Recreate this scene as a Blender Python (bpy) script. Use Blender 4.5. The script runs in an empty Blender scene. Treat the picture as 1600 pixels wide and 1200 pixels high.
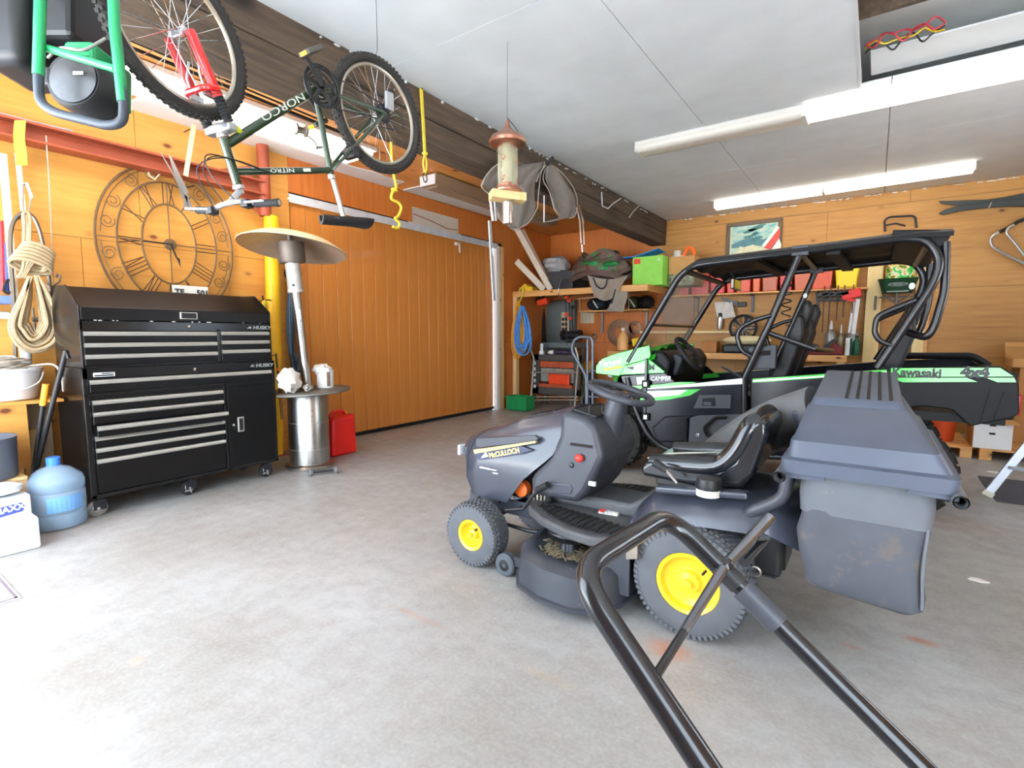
import bpy, bmesh, math, random
import numpy as np
from mathutils import Vector, Matrix, Quaternion
random.seed(7)
PI = math.pi
sc = bpy.context.scene
col = sc.collection

# ------------------------------------------------------------------ camera
EYE = np.array([0.0, 0.0, 1.35])
YAW = math.radians(35.2); PITCH = math.atan(77/800.0); FOC = 800.0
fw = np.array([-math.sin(YAW)*math.cos(PITCH), math.cos(YAW)*math.cos(PITCH), -math.sin(PITCH)])
rt = np.array([math.cos(YAW), math.sin(YAW), 0.0]); upv = np.cross(rt, fw)
cd = bpy.data.cameras.new('camera'); cam = bpy.data.objects.new('camera', cd); col.objects.link(cam)
cd.sensor_width = 36.0; cd.lens = 36.0*FOC/1600.0; cd.clip_start = 0.02; cd.clip_end = 200
M = Matrix.Identity(4)
for i in range(3):
    M[i][0] = rt[i]; M[i][1] = upv[i]; M[i][2] = -fw[i]; M[i][3] = EYE[i]
cam.matrix_world = M
sc.camera = cam

# ------------------------------------------------------------------ daylight and exposure
sc.view_settings.view_transform = 'Standard'
sc.view_settings.look = 'None'
sc.view_settings.gamma = 1.0
sc.view_settings.use_curve_mapping = False
sc.view_settings.exposure = 0.74
SKY = 7.0
w = bpy.data.worlds.new('sky'); sc.world = w; w.use_nodes = True
bgn = w.node_tree.nodes['Background']
bgn.inputs[0].default_value = (0.74, 0.87, 1.0, 1); bgn.inputs[1].default_value = SKY
sd = bpy.data.lights.new('sun', 'SUN'); sd.energy = 70.0; sd.angle = math.radians(1.0); sd.color = (1, .98, .96)
so = bpy.data.objects.new('sun', sd); col.objects.link(so)
so.rotation_euler = (math.radians(38), 0, math.radians(150))     # high sun over the roof: falls on the drive outside
sc.cycles.max_bounces = 7; sc.cycles.diffuse_bounces = 5; sc.cycles.glossy_bounces = 3
sc.cycles.use_adaptive_sampling = True; sc.cycles.adaptive_threshold = .025
sc.cycles.transparent_max_bounces = 12; sc.cycles.transmission_bounces = 5
sc.cycles.sample_clamp_indirect = 6.0
sc.cycles.caustics_reflective = False; sc.cycles.caustics_refractive = False
sc.cycles.use_denoising = True
LAMP = 4.2       # brightness of the fluorescent diffusers

# ------------------------------------------------------------------ measured points (metres) behind places seen in the photograph
def ray(u, v): return fw + rt*(u-800)/FOC - upv*(v-600)/FOC
def AX(u, v, x): d = ray(u, v); p = EYE + d*((x-EYE[0])/d[0]); return (float(p[0]), float(p[1]), float(p[2]))
def AY(u, v, y): d = ray(u, v); p = EYE + d*((y-EYE[1])/d[1]); return (float(p[0]), float(p[1]), float(p[2]))
def AZ(u, v, z): d = ray(u, v); p = EYE + d*((z-EYE[2])/d[2]); return (float(p[0]), float(p[1]), float(p[2]))
def AD(u, v, dep): p = EYE + ray(u, v)*dep; return (float(p[0]), float(p[1]), float(p[2]))
def srgb(r, g, b):
    def c(x):
        x /= 255.0
        return x/12.92 if x <= 0.04045 else ((x+0.055)/1.055)**2.4
    return (c(r), c(g), c(b), 1.0)

# ------------------------------------------------------------------ materials
MATS = {}
def _nodes(name):
    m = bpy.data.materials.new(name); m.use_nodes = True
    nt = m.node_tree; b = nt.nodes['Principled BSDF']
    return m, nt, b
def mix(nt, fac, a, bb, mode='MIX'):
    n = nt.nodes.new('ShaderNodeMix'); n.data_type = 'RGBA'; n.blend_type = mode
    for sock, val in ((n.inputs[0], fac), (n.inputs[6], a), (n.inputs[7], bb)):
        if hasattr(val, 'links') or hasattr(val, 'is_linked'): nt.links.new(val, sock)
        else: sock.default_value = val
    return n.outputs[2]
def noise(nt, scale, detail=4, rough=.55, vec=None, mscale=None, coord='Object'):
    tc = nt.nodes.new('ShaderNodeTexCoord'); src = tc.outputs[coord]
    if mscale:
        mp = nt.nodes.new('ShaderNodeMapping'); mp.inputs['Scale'].default_value = mscale
        nt.links.new(src, mp.inputs[0]); src = mp.outputs[0]
    n = nt.nodes.new('ShaderNodeTexNoise'); n.inputs['Scale'].default_value = scale
    n.inputs['Detail'].default_value = detail; n.inputs['Roughness'].default_value = rough
    nt.links.new(src, n.inputs['Vector']); return n.outputs['Fac']
def ramp(nt, fac, stops):
    r = nt.nodes.new('ShaderNodeValToRGB'); e = r.color_ramp.elements
    while len(e) < len(stops): e.new(0.5)
    for k, (p, c) in enumerate(stops):
        e[k].position = p; e[k].color = c if len(c) == 4 else (*c, 1)
    nt.links.new(fac, r.inputs[0]); return r.outputs[0]
def bump(nt, b, h, strength=.2, dist=.01):
    n = nt.nodes.new('ShaderNodeBump'); n.inputs['Strength'].default_value = strength; n.inputs['Distance'].default_value = dist
    nt.links.new(h, n.inputs['Height']); nt.links.new(n.outputs[0], b.inputs['Normal'])
def mat(name, c, rough=.5, metal=0., var=.12, scale=9., bmp=0., coat=0., spec=.5, emit=0., trans=0., ior=1.45, alpha=1., wear=None, mscale=None):
    """plain procedural material: colour with a noise variation, optional fine relief"""
    if name in MATS: return MATS[name]
    m, nt, b = _nodes(name)
    cc = srgb(*c) if max(c[:3]) > 1.0 else (*c[:3], 1)
    if var > 0:
        f = noise(nt, scale, mscale=mscale)
        lo = tuple(x*(1-var) for x in cc[:3])+(1,); hi = tuple(min(1, x*(1+var)) for x in cc[:3])+(1,)
        out = ramp(nt, f, [(.3, lo), (.7, hi)])
        if wear:
            f2 = noise(nt, scale*2.7, 6, .7)
            msk = ramp(nt, f2, [(wear[1], (0, 0, 0, 1)), (min(1, wear[1]+.08), (1, 1, 1, 1))])
            out = mix(nt, msk, out, srgb(*wear[0]))
        nt.links.new(out, b.inputs['Base Color'])
    else: b.inputs['Base Color'].default_value = cc
    b.inputs['Roughness'].default_value = rough; b.inputs['Metallic'].default_value = metal
    b.inputs['Specular IOR Level'].default_value = spec
    b.inputs['Coat Weight'].default_value = coat; b.inputs['Coat Roughness'].default_value = .12
    b.inputs['Transmission Weight'].default_value = trans; b.inputs['IOR'].default_value = ior
    b.inputs['Alpha'].default_value = alpha
    if emit > 0:
        b.inputs['Emission Color'].default_value = cc; b.inputs['Emission Strength'].default_value = emit
    if bmp > 0: bump(nt, b, noise(nt, scale*6, 3), bmp, .004)
    MATS[name] = m; return m
def ply(name, base, dark, grain, knots=True, rough=.55, grain_axis=2, kscale=5.0, coat=0.0):
    """plywood or board: grain streaks stretched along an axis, dark knots"""
    m, nt, b = _nodes(name)
    s = [9., 9., 9.]; s[grain_axis] = .7
    f = noise(nt, 2.2, 7, .62, mscale=tuple(s))
    c1 = ramp(nt, f, [(.28, srgb(*dark)), (.5, srgb(*base)), (.75, srgb(*grain))])
    big = noise(nt, .7, 2)
    c1 = mix(nt, ramp(nt, big, [(.35, (0, 0, 0, 1)), (.7, (.35, .35, .35, 1))]), c1, srgb(*grain))
    if knots:
        tc = nt.nodes.new('ShaderNodeTexCoord'); mp = nt.nodes.new('ShaderNodeMapping')
        ks = [1.0, 1.0, 1.0]; ks[grain_axis] = .55
        mp.inputs['Scale'].default_value = ks
        nt.links.new(tc.outputs['Object'], mp.inputs[0])
        vo = nt.nodes.new('ShaderNodeTexVoronoi'); vo.inputs['Scale'].default_value = kscale; vo.inputs['Randomness'].default_value = 1
        nt.links.new(mp.outputs[0], vo.inputs['Vector'])
        k = ramp(nt, vo.outputs['Distance'], [(.05, (1, 1, 1, 1)), (.10, (.25, .25, .25, 1)), (.16, (0, 0, 0, 1))])
        c1 = mix(nt, k, c1, srgb(int(dark[0]*.55), int(dark[1]*.42), int(dark[2]*.35)))
    nt.links.new(c1, b.inputs['Base Color']); b.inputs['Roughness'].default_value = rough
    b.inputs['Coat Weight'].default_value = coat
    bump(nt, b, f, .12, .004)
    MATS[name] = m; return m

# ------------------------------------------------------------------ mesh helpers
def nv(a): return np.array(a, float)
def unit(a):
    a = nv(a); n = np.linalg.norm(a); return a/n if n > 1e-9 else a
def basis(d):
    d = unit(d); a = np.array([0, 0, 1.]) if abs(d[2]) < .9 else np.array([1., 0, 0])
    x = unit(np.cross(a, d)); return x, np.cross(d, x), d
def smoothpath(pts, n=6, closed=False):
    P = [nv(p) for p in pts]; out = []; m = len(P)
    rng = range(m if closed else m-1)
    for i in rng:
        if closed: p0, p1, p2, p3 = P[i-1], P[i], P[(i+1) % m], P[(i+2) % m]
        else: p0, p1, p2, p3 = P[max(i-1, 0)], P[i], P[i+1], P[min(i+2, m-1)]
        for k in range(n):
            t = k/n
            out.append(.5*((2*p1)+(-p0+p2)*t+(2*p0-5*p1+4*p2-p3)*t*t+(-p0+3*p1-3*p2+p3)*t**3))
    if not closed: out.append(P[-1])
    return out
def fillet(pts, r, n=5):
    P = [nv(p) for p in pts]; out = [P[0]]
    for i in range(1, len(P)-1):
        a, b, c = P[i-1], P[i], P[i+1]
        la, lc = np.linalg.norm(a-b), np.linalg.norm(c-b); q = min(r, .48*la, .48*lc)
        s, e = b+(a-b)/la*q, b+(c-b)/lc*q
        for k in range(n+1):
            t = k/n; out.append((1-t)**2*s+2*t*(1-t)*b+t*t*e)
    out.append(P[-1]); return out
class MB:
    def __init__(s): s.v = []; s.f = []
    def add(s, vs, fs):
        o = len(s.v); s.v.extend([tuple(map(float, p)) for p in vs]); s.f.extend([tuple(i+o for i in f) for f in fs]); return s
    def hexa(s, P):    # 4 bottom + 4 top, same winding
        return s.add(P, [(3, 2, 1, 0), (4, 5, 6, 7), (0, 1, 5, 4), (1, 2, 6, 5), (2, 3, 7, 6), (3, 0, 4, 7)])
    def box(s, x0, x1, y0, y1, z0, z1):
        return s.hexa([(x0, y0, z0), (x1, y0, z0), (x1, y1, z0), (x0, y1, z0), (x0, y0, z1), (x1, y0, z1), (x1, y1, z1), (x0, y1, z1)])
    def obox(s, c, ux, uy, uz, hx, hy, hz):   # oriented box: centre, axes, half sizes
        c = nv(c); ux, uy, uz = unit(ux)*hx, unit(uy)*hy, unit(uz)*hz
        return s.hexa([c-ux-uy-uz, c+ux-uy-uz, c+ux+uy-uz, c-ux+uy-uz, c-ux-uy+uz, c+ux-uy+uz, c+ux+uy+uz, c-ux+uy+uz])
    def bar(s, p0, p1, w, h, upd=(0, 0, 1)):  # rectangular bar between two points
        p0, p1 = nv(p0), nv(p1); d = unit(p1-p0); x = unit(np.cross(upd, d)); 
        if np.linalg.norm(x) < .1: x = basis(d)[0]
        return s.obox((p0+p1)/2, x, np.cross(d, x), d, w/2, h/2, np.linalg.norm(p1-p0)/2)
    def rings(s, R, closed=False, caps=True):
        n = len(R[0]); o = len(s.v)
        for r in R: s.v.extend([tuple(map(float, p)) for p in r])
        m = len(R)
        for i in range(m if closed else m-1):
            a, b = o+i*n, o+((i+1) % m)*n
            for k in range(n): s.f.append((a+k, a+(k+1) % n, b+(k+1) % n, b+k))
        if caps and not closed:
            s.f.append(tuple(o+k for k in reversed(range(n)))); s.f.append(tuple(o+(m-1)*n+k for k in range(n)))
        return s
    def tube(s, pts, r, n=8, closed=False, caps=True, sq=None):
        P = [nv(p) for p in pts]; m = len(P); R = []
        rr = r if hasattr(r, '__len__') else [r]*m
        x = None
        for i in range(m):
            if closed: d = P[(i+1) % m]-P[i-1]
            else: d = P[min(i+1, m-1)]-P[max(i-1, 0)]
            d = unit(d)
            if x is None: x = basis(d)[0]
            x = x-d*np.dot(x, d)
            x = unit(x) if np.linalg.norm(x) > 1e-6 else basis(d)[0]
            y = np.cross(d, x)
            R.append([P[i]+rr[i]*(x*math.cos(2*PI*k/n)+y*math.sin(2*PI*k/n)) for k in range(n)])
        return s.rings(R, closed, caps)
    def cyl(s, p0, p1, r0, r1=None, n=16, caps=True):
        p0, p1 = nv(p0), nv(p1); x, y, d = basis(p1-p0); r1 = r0 if r1 is None else r1
        return s.rings([[p+r*(x*math.cos(2*PI*k/n)+y*math.sin(2*PI*k/n)) for k in range(n)] for p, r in ((p0, r0), (p1, r1))], False, caps)
    def lathe(s, c, axis, prof, n=24, caps=True):   # prof: (radius, offset along axis)
        c = nv(c); x, y, d = basis(axis)
        return s.rings([[c+d*h+max(r, 1e-4)*(x*math.cos(2*PI*k/n)+y*math.sin(2*PI*k/n)) for k in range(n)] for r, h in prof], False, caps)
    def torus(s, c, axis, R, r, n=32, m=8, a0=0, a1=2*PI):
        c = nv(c); x, y, d = basis(axis); full = abs(a1-a0) > 6.28
        k = n if full else n+1
        return s.tube([c+R*(x*math.cos(a0+(a1-a0)*i/n)+y*math.sin(a0+(a1-a0)*i/n)) for i in range(k)], r, m, closed=full)
    def prism(s, pts, axis, a, b):   # polygon in the two other axes, extruded a..b
        def P(p, t):
            return {'x': (t, p[0], p[1]), 'y': (p[0], t, p[1]), 'z': (p[0], p[1], t)}[axis]
        n = len(pts); vs = [P(p, a) for p in pts]+[P(p, b) for p in pts]
        ar = sum(pts[i][0]*pts[(i+1) % n][1]-pts[(i+1) % n][0]*pts[i][1] for i in range(n))
        flip = (ar > 0) ^ (axis == 'y') ^ (b < a)
        fs = [tuple(range(n)), tuple(range(2*n-1, n-1, -1))]+[(i, i+n, (i+1) % n+n, (i+1) % n) for i in range(n)]
        if flip: fs = [tuple(reversed(f)) for f in fs]
        return s.add(vs, fs)
    def ell(s, c, rx, ry, rz, n=16, m=10, jig=0., seed=0):
        c = nv(c); rnd = random.Random(seed); vs = []; fs = []
        for i in range(1, m):
            th = PI*i/m
            for k in range(n):
                ph = 2*PI*k/n; j = 1+jig*(rnd.random()-.5)*2
                vs.append(c+np.array([rx*math.sin(th)*math.cos(ph), ry*math.sin(th)*math.sin(ph), rz*math.cos(th)])*j)
        top, bot = len(vs), len(vs)+1; vs += [c+np.array([0, 0, rz]), c-np.array([0, 0, rz])]
        for i in range(m-2):
            for k in range(n): fs.append((i*n+k, (i+1)*n+k, (i+1)*n+(k+1) % n, i*n+(k+1) % n))
        for k in range(n):
            fs.append((top, k, (k+1) % n)); fs.append((bot, (m-2)*n+(k+1) % n, (m-2)*n+k))
        return s.add(vs, fs)
    def sheet(s, F, nu, nvv, t=.004):   # F(u,v)->point; a thin sheet with thickness t
        P = np.array([[nv(F(i/nu, j/nvv)) for j in range(nvv+1)] for i in range(nu+1)])
        du = np.gradient(P, axis=0); dv = np.gradient(P, axis=1); N = np.cross(du, dv)
        N /= (np.linalg.norm(N, axis=2, keepdims=True)+1e-9)
        a, b = P+N*t/2, P-N*t/2; W = nvv+1; K = (nu+1)*W
        vs = [p for r in a for p in r]+[p for r in b for p in r]; fs = []
        for i in range(nu):
            for j in range(nvv):
                q = (i*W+j, (i+1)*W+j, (i+1)*W+j+1, i*W+j+1); fs.append(q); fs.append(tuple(K+x for x in reversed(q)))
        for i in range(nu):
            fs.append((i*W, K+i*W, K+(i+1)*W, (i+1)*W)); j = nvv; fs.append((i*W+j, (i+1)*W+j, K+(i+1)*W+j, K+i*W+j))
        for j in range(nvv):
            fs.append((j, j+1, K+j+1, K+j)); i = nu; fs.append((i*W+j, K+i*W+j, K+i*W+j+1, i*W+j+1))
        return s.add(vs, fs)
    def build(s, name, material, parent=None, smooth=38, bev=0., seg=2, fix=True, **kw):
        off = np.zeros(3); p = parent
        while p is not None: off += np.array(p.location); p = p.parent
        me = bpy.data.meshes.new(name)
        me.from_pydata([(a-off[0], b-off[1], c-off[2]) for a, b, c in s.v], [], s.f)
        if fix:
            bm = bmesh.new(); bm.from_mesh(me); bmesh.ops.recalc_face_normals(bm, faces=bm.faces); bm.to_mesh(me); bm.free()
        if smooth:
            me.polygons.foreach_set('use_smooth', [True]*len(me.polygons)); me.set_sharp_from_angle(angle=math.radians(smooth))
        me.materials.append(material if not isinstance(material, str) else MATS[material])
        o = bpy.data.objects.new(name, me); col.objects.link(o); o.parent = parent
        if bev > 0:
            bv = o.modifiers.new('bevel', 'BEVEL'); bv.width = bev; bv.segments = seg; bv.limit_method = 'ANGLE'; bv.angle_limit = math.radians(40)
            bv.harden_normals = False
        return tag(o, **kw) if kw else o
def tag(o, label=None, cat=None, group=None, kind=None):
    if label: o['label'] = label
    if cat: o['category'] = cat
    if group: o['group'] = group
    if kind: o['kind'] = kind
    return o
def thing(name, label, cat, loc, group=None):
    o = bpy.data.objects.new(name, None); col.objects.link(o); o.location = loc; o.empty_display_size = .1
    return tag(o, label, cat, group)
def struct(o): o['kind'] = 'structure'; return o
def root_struct(name, loc=(0, 0, 0)):
    o = bpy.data.objects.new(name, None); col.objects.link(o); o.location = loc; o['kind'] = 'structure'; return o
def clone(o, name=None, parent=None, loc=None):
    c = o.copy(); col.objects.link(c)
    if parent is not None: c.parent = parent
    if loc is not None: c.location = loc
    return c
def clone_tree(root, delta, label=None, group=None):
    r = root.copy(); col.objects.link(r); r.location = Vector(root.location)+Vector(delta)
    if label: r['label'] = label
    if group: r['group'] = group
    for ch in list(root.children):
        c = ch.copy(); col.objects.link(c); c.parent = r
        for g in list(ch.children):
            d = g.copy(); col.objects.link(d); d.parent = c
    return r
def text(s, size, org, xd, yd, material, parent, name='lettering', ext=.001, align='LEFT', bold=0., stretch=1., shear=0.):
    cu = bpy.data.curves.new(name, 'FONT'); cu.body = s; cu.size = size; cu.extrude = ext; cu.align_x = align
    cu.align_y = 'CENTER'; cu.offset = bold; cu.shear = shear; cu.resolution_u = 3
    to = bpy.data.objects.new(name, cu); col.objects.link(to)
    me = bpy.data.meshes.new_from_object(to.evaluated_get(bpy.context.evaluated_depsgraph_get()))
    bpy.data.objects.remove(to); bpy.data.curves.remove(cu)
    off = np.zeros(3); p = parent
    while p is not None: off += np.array(p.location); p = p.parent
    xd, yd = unit(xd), unit(yd); zd = np.cross(xd, yd); o3 = nv(org)-off
    for vv in me.vertices:
        q = o3+xd*vv.co.x*stretch+yd*vv.co.y+zd*vv.co.z; vv.co = q
    me.name = name; me.materials.clear(); me.materials.append(MATS[material] if isinstance(material, str) else material)
    o = bpy.data.objects.new(name, me); col.objects.link(o); o.parent = parent; return o
def strip(pts, wv, mname, name, parent, t=.0015):   # a flat stripe along a polyline: pts centre line, wv half-width vectors
    pass
# ================================================================== the setting
WL, WB, WR, WF, CE = -5.55, 9.24, 3.0, -0.55, 3.37      # left wall, back wall, right wall, front wall, ceiling height
ply('plywood', (200, 142, 64), (188, 126, 52), (208, 154, 76), grain_axis=1, kscale=4.2)
ply('plywood_back', (172, 122, 56), (152, 98, 42), (184, 138, 70), grain_axis=0, kscale=4.6)
ply('plywood_red', (190, 108, 44), (172, 92, 34), (202, 122, 54), knots=False, grain_axis=2, rough=.5)
ply('plywood_ceiling', (214, 142, 70), (186, 112, 48), (224, 160, 88), grain_axis=1, kscale=3.5)
ply('door_wood', (200, 128, 56), (190, 116, 46), (208, 138, 66), knots=False, grain_axis=2, rough=.42, coat=.15)
ply('pine', (226, 190, 132), (200, 156, 96), (238, 208, 156), grain_axis=2, kscale=6)
ply('pine_bright', (240, 214, 150), (226, 190, 120), (246, 226, 172), grain_axis=2, kscale=5)
ply('pine_x', (216, 160, 92), (186, 126, 66), (228, 178, 112), grain_axis=0, kscale=5)
ply('old_timber', (70, 57, 45), (42, 33, 26), (98, 82, 66), knots=True, grain_axis=1, kscale=1.6, rough=.85)
ply('grey_post', (168, 150, 128), (120, 96, 72), (190, 176, 156), grain_axis=2, kscale=4, rough=.8)
mat('drywall', (234, 239, 241), .85, var=.05, scale=2.5, bmp=.1)
mat('drywall_dark', (226, 228, 226), .85, var=.06, scale=2.0, bmp=.1)
mat('dark_gap', (28, 24, 22), .9, var=0)
mat('rubber_seal', (24, 24, 26), .8, var=.1)
mat('galv', (190, 196, 204), .28, metal=1.0, var=.15, scale=14)
mat('white_metal', (236, 238, 240), .4, var=.03)
mat('steel_red', (138, 62, 38), .5, var=.12, scale=6)
mat('steel_yellow', (240, 186, 26), .45, var=.08, scale=6, wear=((90, 60, 30), .69))

# concrete: mottled, worn, with rust stains
m, nt, b = _nodes('concrete')
f1 = noise(nt, 1.1, 6, .6); f2 = noise(nt, 9, 8, .7); f3 = noise(nt, 60, 3, .6)
c = ramp(nt, f1, [(.3, srgb(138, 134, 128)), (.55, srgb(158, 157, 155)), (.75, srgb(172, 173, 173))])
c = mix(nt, ramp(nt, f2, [(.42, (0, 0, 0, 1)), (.72, (.55, .55, .55, 1))]), c, srgb(132, 124, 114))
c = mix(nt, ramp(nt, f3, [(.4, (0, 0, 0, 1)), (.8, (.3, .3, .3, 1))]), c, srgb(188, 187, 186))
tcn = nt.nodes.new('ShaderNodeTexCoord')
for (u, v, rx, ry, colr, amt) in ((1045, 1015, .16, .10, (176, 116, 86), .8), (1440, 1002, .10, .05, (168, 104, 72), .7), (1330, 1010, .06, .03, (176, 116, 84), .5),
                                  (650, 962, .30, .03, (176, 128, 96), .35), (215, 1032, .06, .05, (196, 160, 126), .3), (860, 1060, .25, .04, (170, 150, 120), .35), (560, 700, .5, .12, (150, 120, 92), .5), (1500, 820, .5, .3, (140, 118, 96), .35)):
    p = AZ(u, v, 0)
    mp = nt.nodes.new('ShaderNodeMapping'); mp.vector_type = 'TEXTURE'
    mp.inputs['Location'].default_value = (p[0], p[1], 0); mp.inputs['Scale'].default_value = (rx, ry, 1)
    gr = nt.nodes.new('ShaderNodeTexGradient'); gr.gradient_type = 'SPHERICAL'
    nt.links.new(tcn.outputs['Object'], mp.inputs[0]); nt.links.new(mp.outputs[0], gr.inputs[0])
    mu = nt.nodes.new('ShaderNodeMath'); mu.operation = 'MULTIPLY'; nt.links.new(gr.outputs['Fac'], mu.inputs[0]); nt.links.new(noise(nt, 16, 5, .7), mu.inputs[1])
    mk = ramp(nt, mu.outputs[0], [(.12, (0, 0, 0, 1)), (.42, (amt, amt, amt, 1))])
    c = mix(nt, mk, c, srgb(*colr))
nt.links.new(c, b.inputs['Base Color'])
rr = ramp(nt, f2, [(.3, (.38, .38, .38, 1)), (.7, (.62, .62, .62, 1))]); nt.links.new(rr, b.inputs['Roughness'])
bump(nt, b, f3, .08, .004); MATS['concrete'] = m
mat('drive', (208, 209, 210), .9, var=.08, scale=2)

struct(MB().box(WL-.1, WR+.1, WF-.1, WB+.1, -.15, 0).build('floor', 'concrete'))
struct(MB().box(-18, 18, -22, WF-.1, -.2, -.03).box(WR+.14, 18, WF-.1, 20, -.2, -.03).build('driveway', 'drive'))

def sheets(parent, axis, at, cells, mname, t=.012, gap=.004, name='plywood_sheet', face=1):
    """rectangular boards fixed to a surface; axis = normal axis, at = the face, cells = (a0,a1,b0,b1)"""
    for a0, a1, b0, b1 in cells:
        mb = MB(); g = gap/2
        lo, hi = (at-t, at) if face > 0 else (at, at+t)
        if axis == 'x': mb.box(lo, hi, a0+g, a1-g, b0+g, b1-g)
        elif axis == 'y': mb.box(a0+g, a1-g, lo, hi, b0+g, b1-g)
        else: mb.box(a0+g, a1-g, b0+g, b1-g, lo, hi)
        mb.build(name, mname, parent, smooth=0)

DY0, DY1, DZ = 3.45, 7.33, 2.90       # big door in the left wall
wl = struct(MB().box(WL-.14, WL-.014, WF, DY0, 0, CE+.25).box(WL-.14, WL-.014, DY1+.2, WB, 0, CE+.25).box(WL-.14, WL-.014, DY0, DY1+.2, DZ+.02, CE+.25).build('wall_left', 'dark_gap', smooth=0))
sheets(wl, 'x', WL, [(WF, .3, 0, 1.05), (.3, 1.52, 0, 2.17), (1.52, 2.74, 0, 2.17), (2.74, DY0, 0, 2.17), (WF, .3, 1.05, 2.17),
                     (WF, .75, 2.17, CE), (.75, 1.97, 2.17, CE), (1.97, 3.19, 2.17, CE), (3.19, DY0, 2.17, CE)], 'plywood')
sheets(wl, 'x', WL, [(DY0, 5.37, DZ+.07, CE), (5.37, 6.38, 3.19, CE), (6.38, DY1+.22, DZ+.07, CE), (DY1+.22, WB, 0, 1.22), (DY1+.22, WB, 1.22, CE)], 'plywood_red')
# white board showing in the gap above the door
mat('foam_board', (222, 214, 200), .8, var=.05)
MB().box(WL-.013, WL-.006, 5.3, 6.45, DZ+.05, 3.25).build('insulation_board', 'foam_board', wl, smooth=0)
MB().tube([(WL-.002, 5.4, 3.09), (WL-.0, 5.8, 3.05), (WL-.0, 6.1, 3.0), (WL-.002, 6.36, 3.02)], .006, 5).build('wire', mat('wire_red', (150, 60, 40), .5, var=0), wl)

# the sliding door: grooved vertical planks
dr = struct(MB().box(WL-.07, WL-.045, DY0+.01, DY1-.01, .0, DZ-.02).build('door_1', 'dark_gap', smooth=0))
NP = 19; pw = (DY1-DY0-.03)/NP
pm = MB().box(0, .026, .003, pw-.003, 0, DZ-.08)
pl0 = None
for k in range(NP):
    if pl0 is None:
        pl0 = pm.build('plank', 'door_wood', None, smooth=0, bev=.003, seg=1); pl0.parent = dr; o = pl0
    else: o = clone(pl0)
    o.location = (WL-.045, DY0+.015+k*pw, .055)
MB().box(WL-.06, WL-.022, DY0, DY1, .012, .06).build('rubber_strip', 'rubber_seal', dr, smooth=0)
MB().box(WL-.02, WL+.0, 5.04, 5.0, .5, 1.3).build('scuff_plate', 'door_wood', dr, smooth=0) if False else None
hk = AX(717, 382, WL+.03)
MB().box(WL-.02, WL+.03, hk[1]-.05, hk[1]+.04, hk[2]-.01, hk[2]+.03).box(WL+.01, WL+.03, hk[1]+.02, hk[1]+.04, hk[2]-.12, hk[2]+.0).build('door_catch', 'white_metal', dr, smooth=0)
tr = struct(MB().box(WL-.06, WL+.035, DY0-.02, DY1+.06, DZ-.025, DZ+.005).box(WL+.03, WL+.036, DY0-.02, DY1+.06, DZ-.05, DZ+.045).build('trim_1', mat('track_shine', (222, 230, 240), .3, metal=.1, var=.1), smooth=0, bev=.003))  # bright reflection on the metal track is put into its pale colour
tr['label'] = 'bright metal track along the top of the sliding door'
struct(MB().box(WL-.05, WL-.01, DY0-.09, DY0-.0, 0, DZ+.16).build('trim_2', 'pine', smooth=0))
j = struct(MB().box(WL-.04, WL+.06, DY1+.06, DY1+.20, 0, DZ+.0).build('trim_3', 'pine', smooth=0, bev=.004))
struct(MB().box(WL-.03, WL+.065, DY1+.005, DY1+.055, 0, DZ-.03).box(WL+.06, WL+.066, DY1-.02, DY1+.055, 0, DZ-.03).build('trim_4', 'white_metal', smooth=0))

# back wall
wb = struct(MB().box(WL-.14, WR+.14, WB+.014, WB+.14, 0, CE+.25).build('wall_back', 'dark_gap', smooth=0))
sheets(wb, 'y', WB, [(WL, -4.3, 0, 1.2), (-4.3, -3.1, 0, 1.2), (WL, -4.3, 1.2, 2.3), (-4.3, -3.1, 1.2, 2.3), (WL, -3.3, 2.3, CE)], 'plywood_red', face=-1)
sheets(wb, 'y', WB, [(-3.1, -.68, 0, .78), (-.68, 1.76, 0, .78), (1.76, WR, 0, .78), (-3.1, -1.9, .78, 1.99), (-1.9, .54, .78, 1.99), (.54, WR, .78, 1.99),
                     (-3.3, -.68, 1.99 if False else 2.3, 3.2), (-3.1, -.68, 1.99, 2.3), (-.68, 1.76, 1.99, 3.2), (1.76, WR, 1.99, 3.2), (-3.3, .3, 3.2, CE), (.3, WR, 3.2, CE)], 'plywood_back', face=-1)
WY0, WY1, WZ0, WZ1 = 4.33, 5.9, 1.22, 2.44       # unseen window added in the right wall to light the back of the room
wr = struct(MB().box(WR+.014, WR+.14, WF, WY0, 0, CE+.25).box(WR+.014, WR+.14, WY1, WB, 0, CE+.25).box(WR+.014, WR+.14, WY0, WY1, 0, WZ0).box(WR+.014, WR+.14, WY0, WY1, WZ1, CE+.25).build('wall_right', 'dark_gap', smooth=0))
ys = [WF, 1.89, WY0, WY1, 7.5, WB]
sheets(wr, 'x', WR, [(ys[i], ys[i+1], z0, z1) for i in range(5) for z0, z1 in ((0, 1.22), (1.22, 2.44), (2.44, CE)) if not (z0 == 1.22 and i == 2)], 'plywood_back', face=-1)
wn = struct(MB().box(WR+.03, WR+.08, WY0, WY1, WZ0, WZ0+.05).box(WR+.03, WR+.08, WY0, WY1, WZ1-.05, WZ1).box(WR+.03, WR+.08, WY0, WY0+.05, WZ0, WZ1).box(WR+.03, WR+.08, WY1-.05, WY1, WZ0, WZ1).build('added_window_1', 'white_metal', smooth=0))
for k in (1, 2): MB().box(WR+.03, WR+.08, WY0+(WY1-WY0)*k/3-.025, WY0+(WY1-WY0)*k/3+.025, WZ0+.05, WZ1-.05).build('mullion', 'white_metal', wn, smooth=0)
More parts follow.
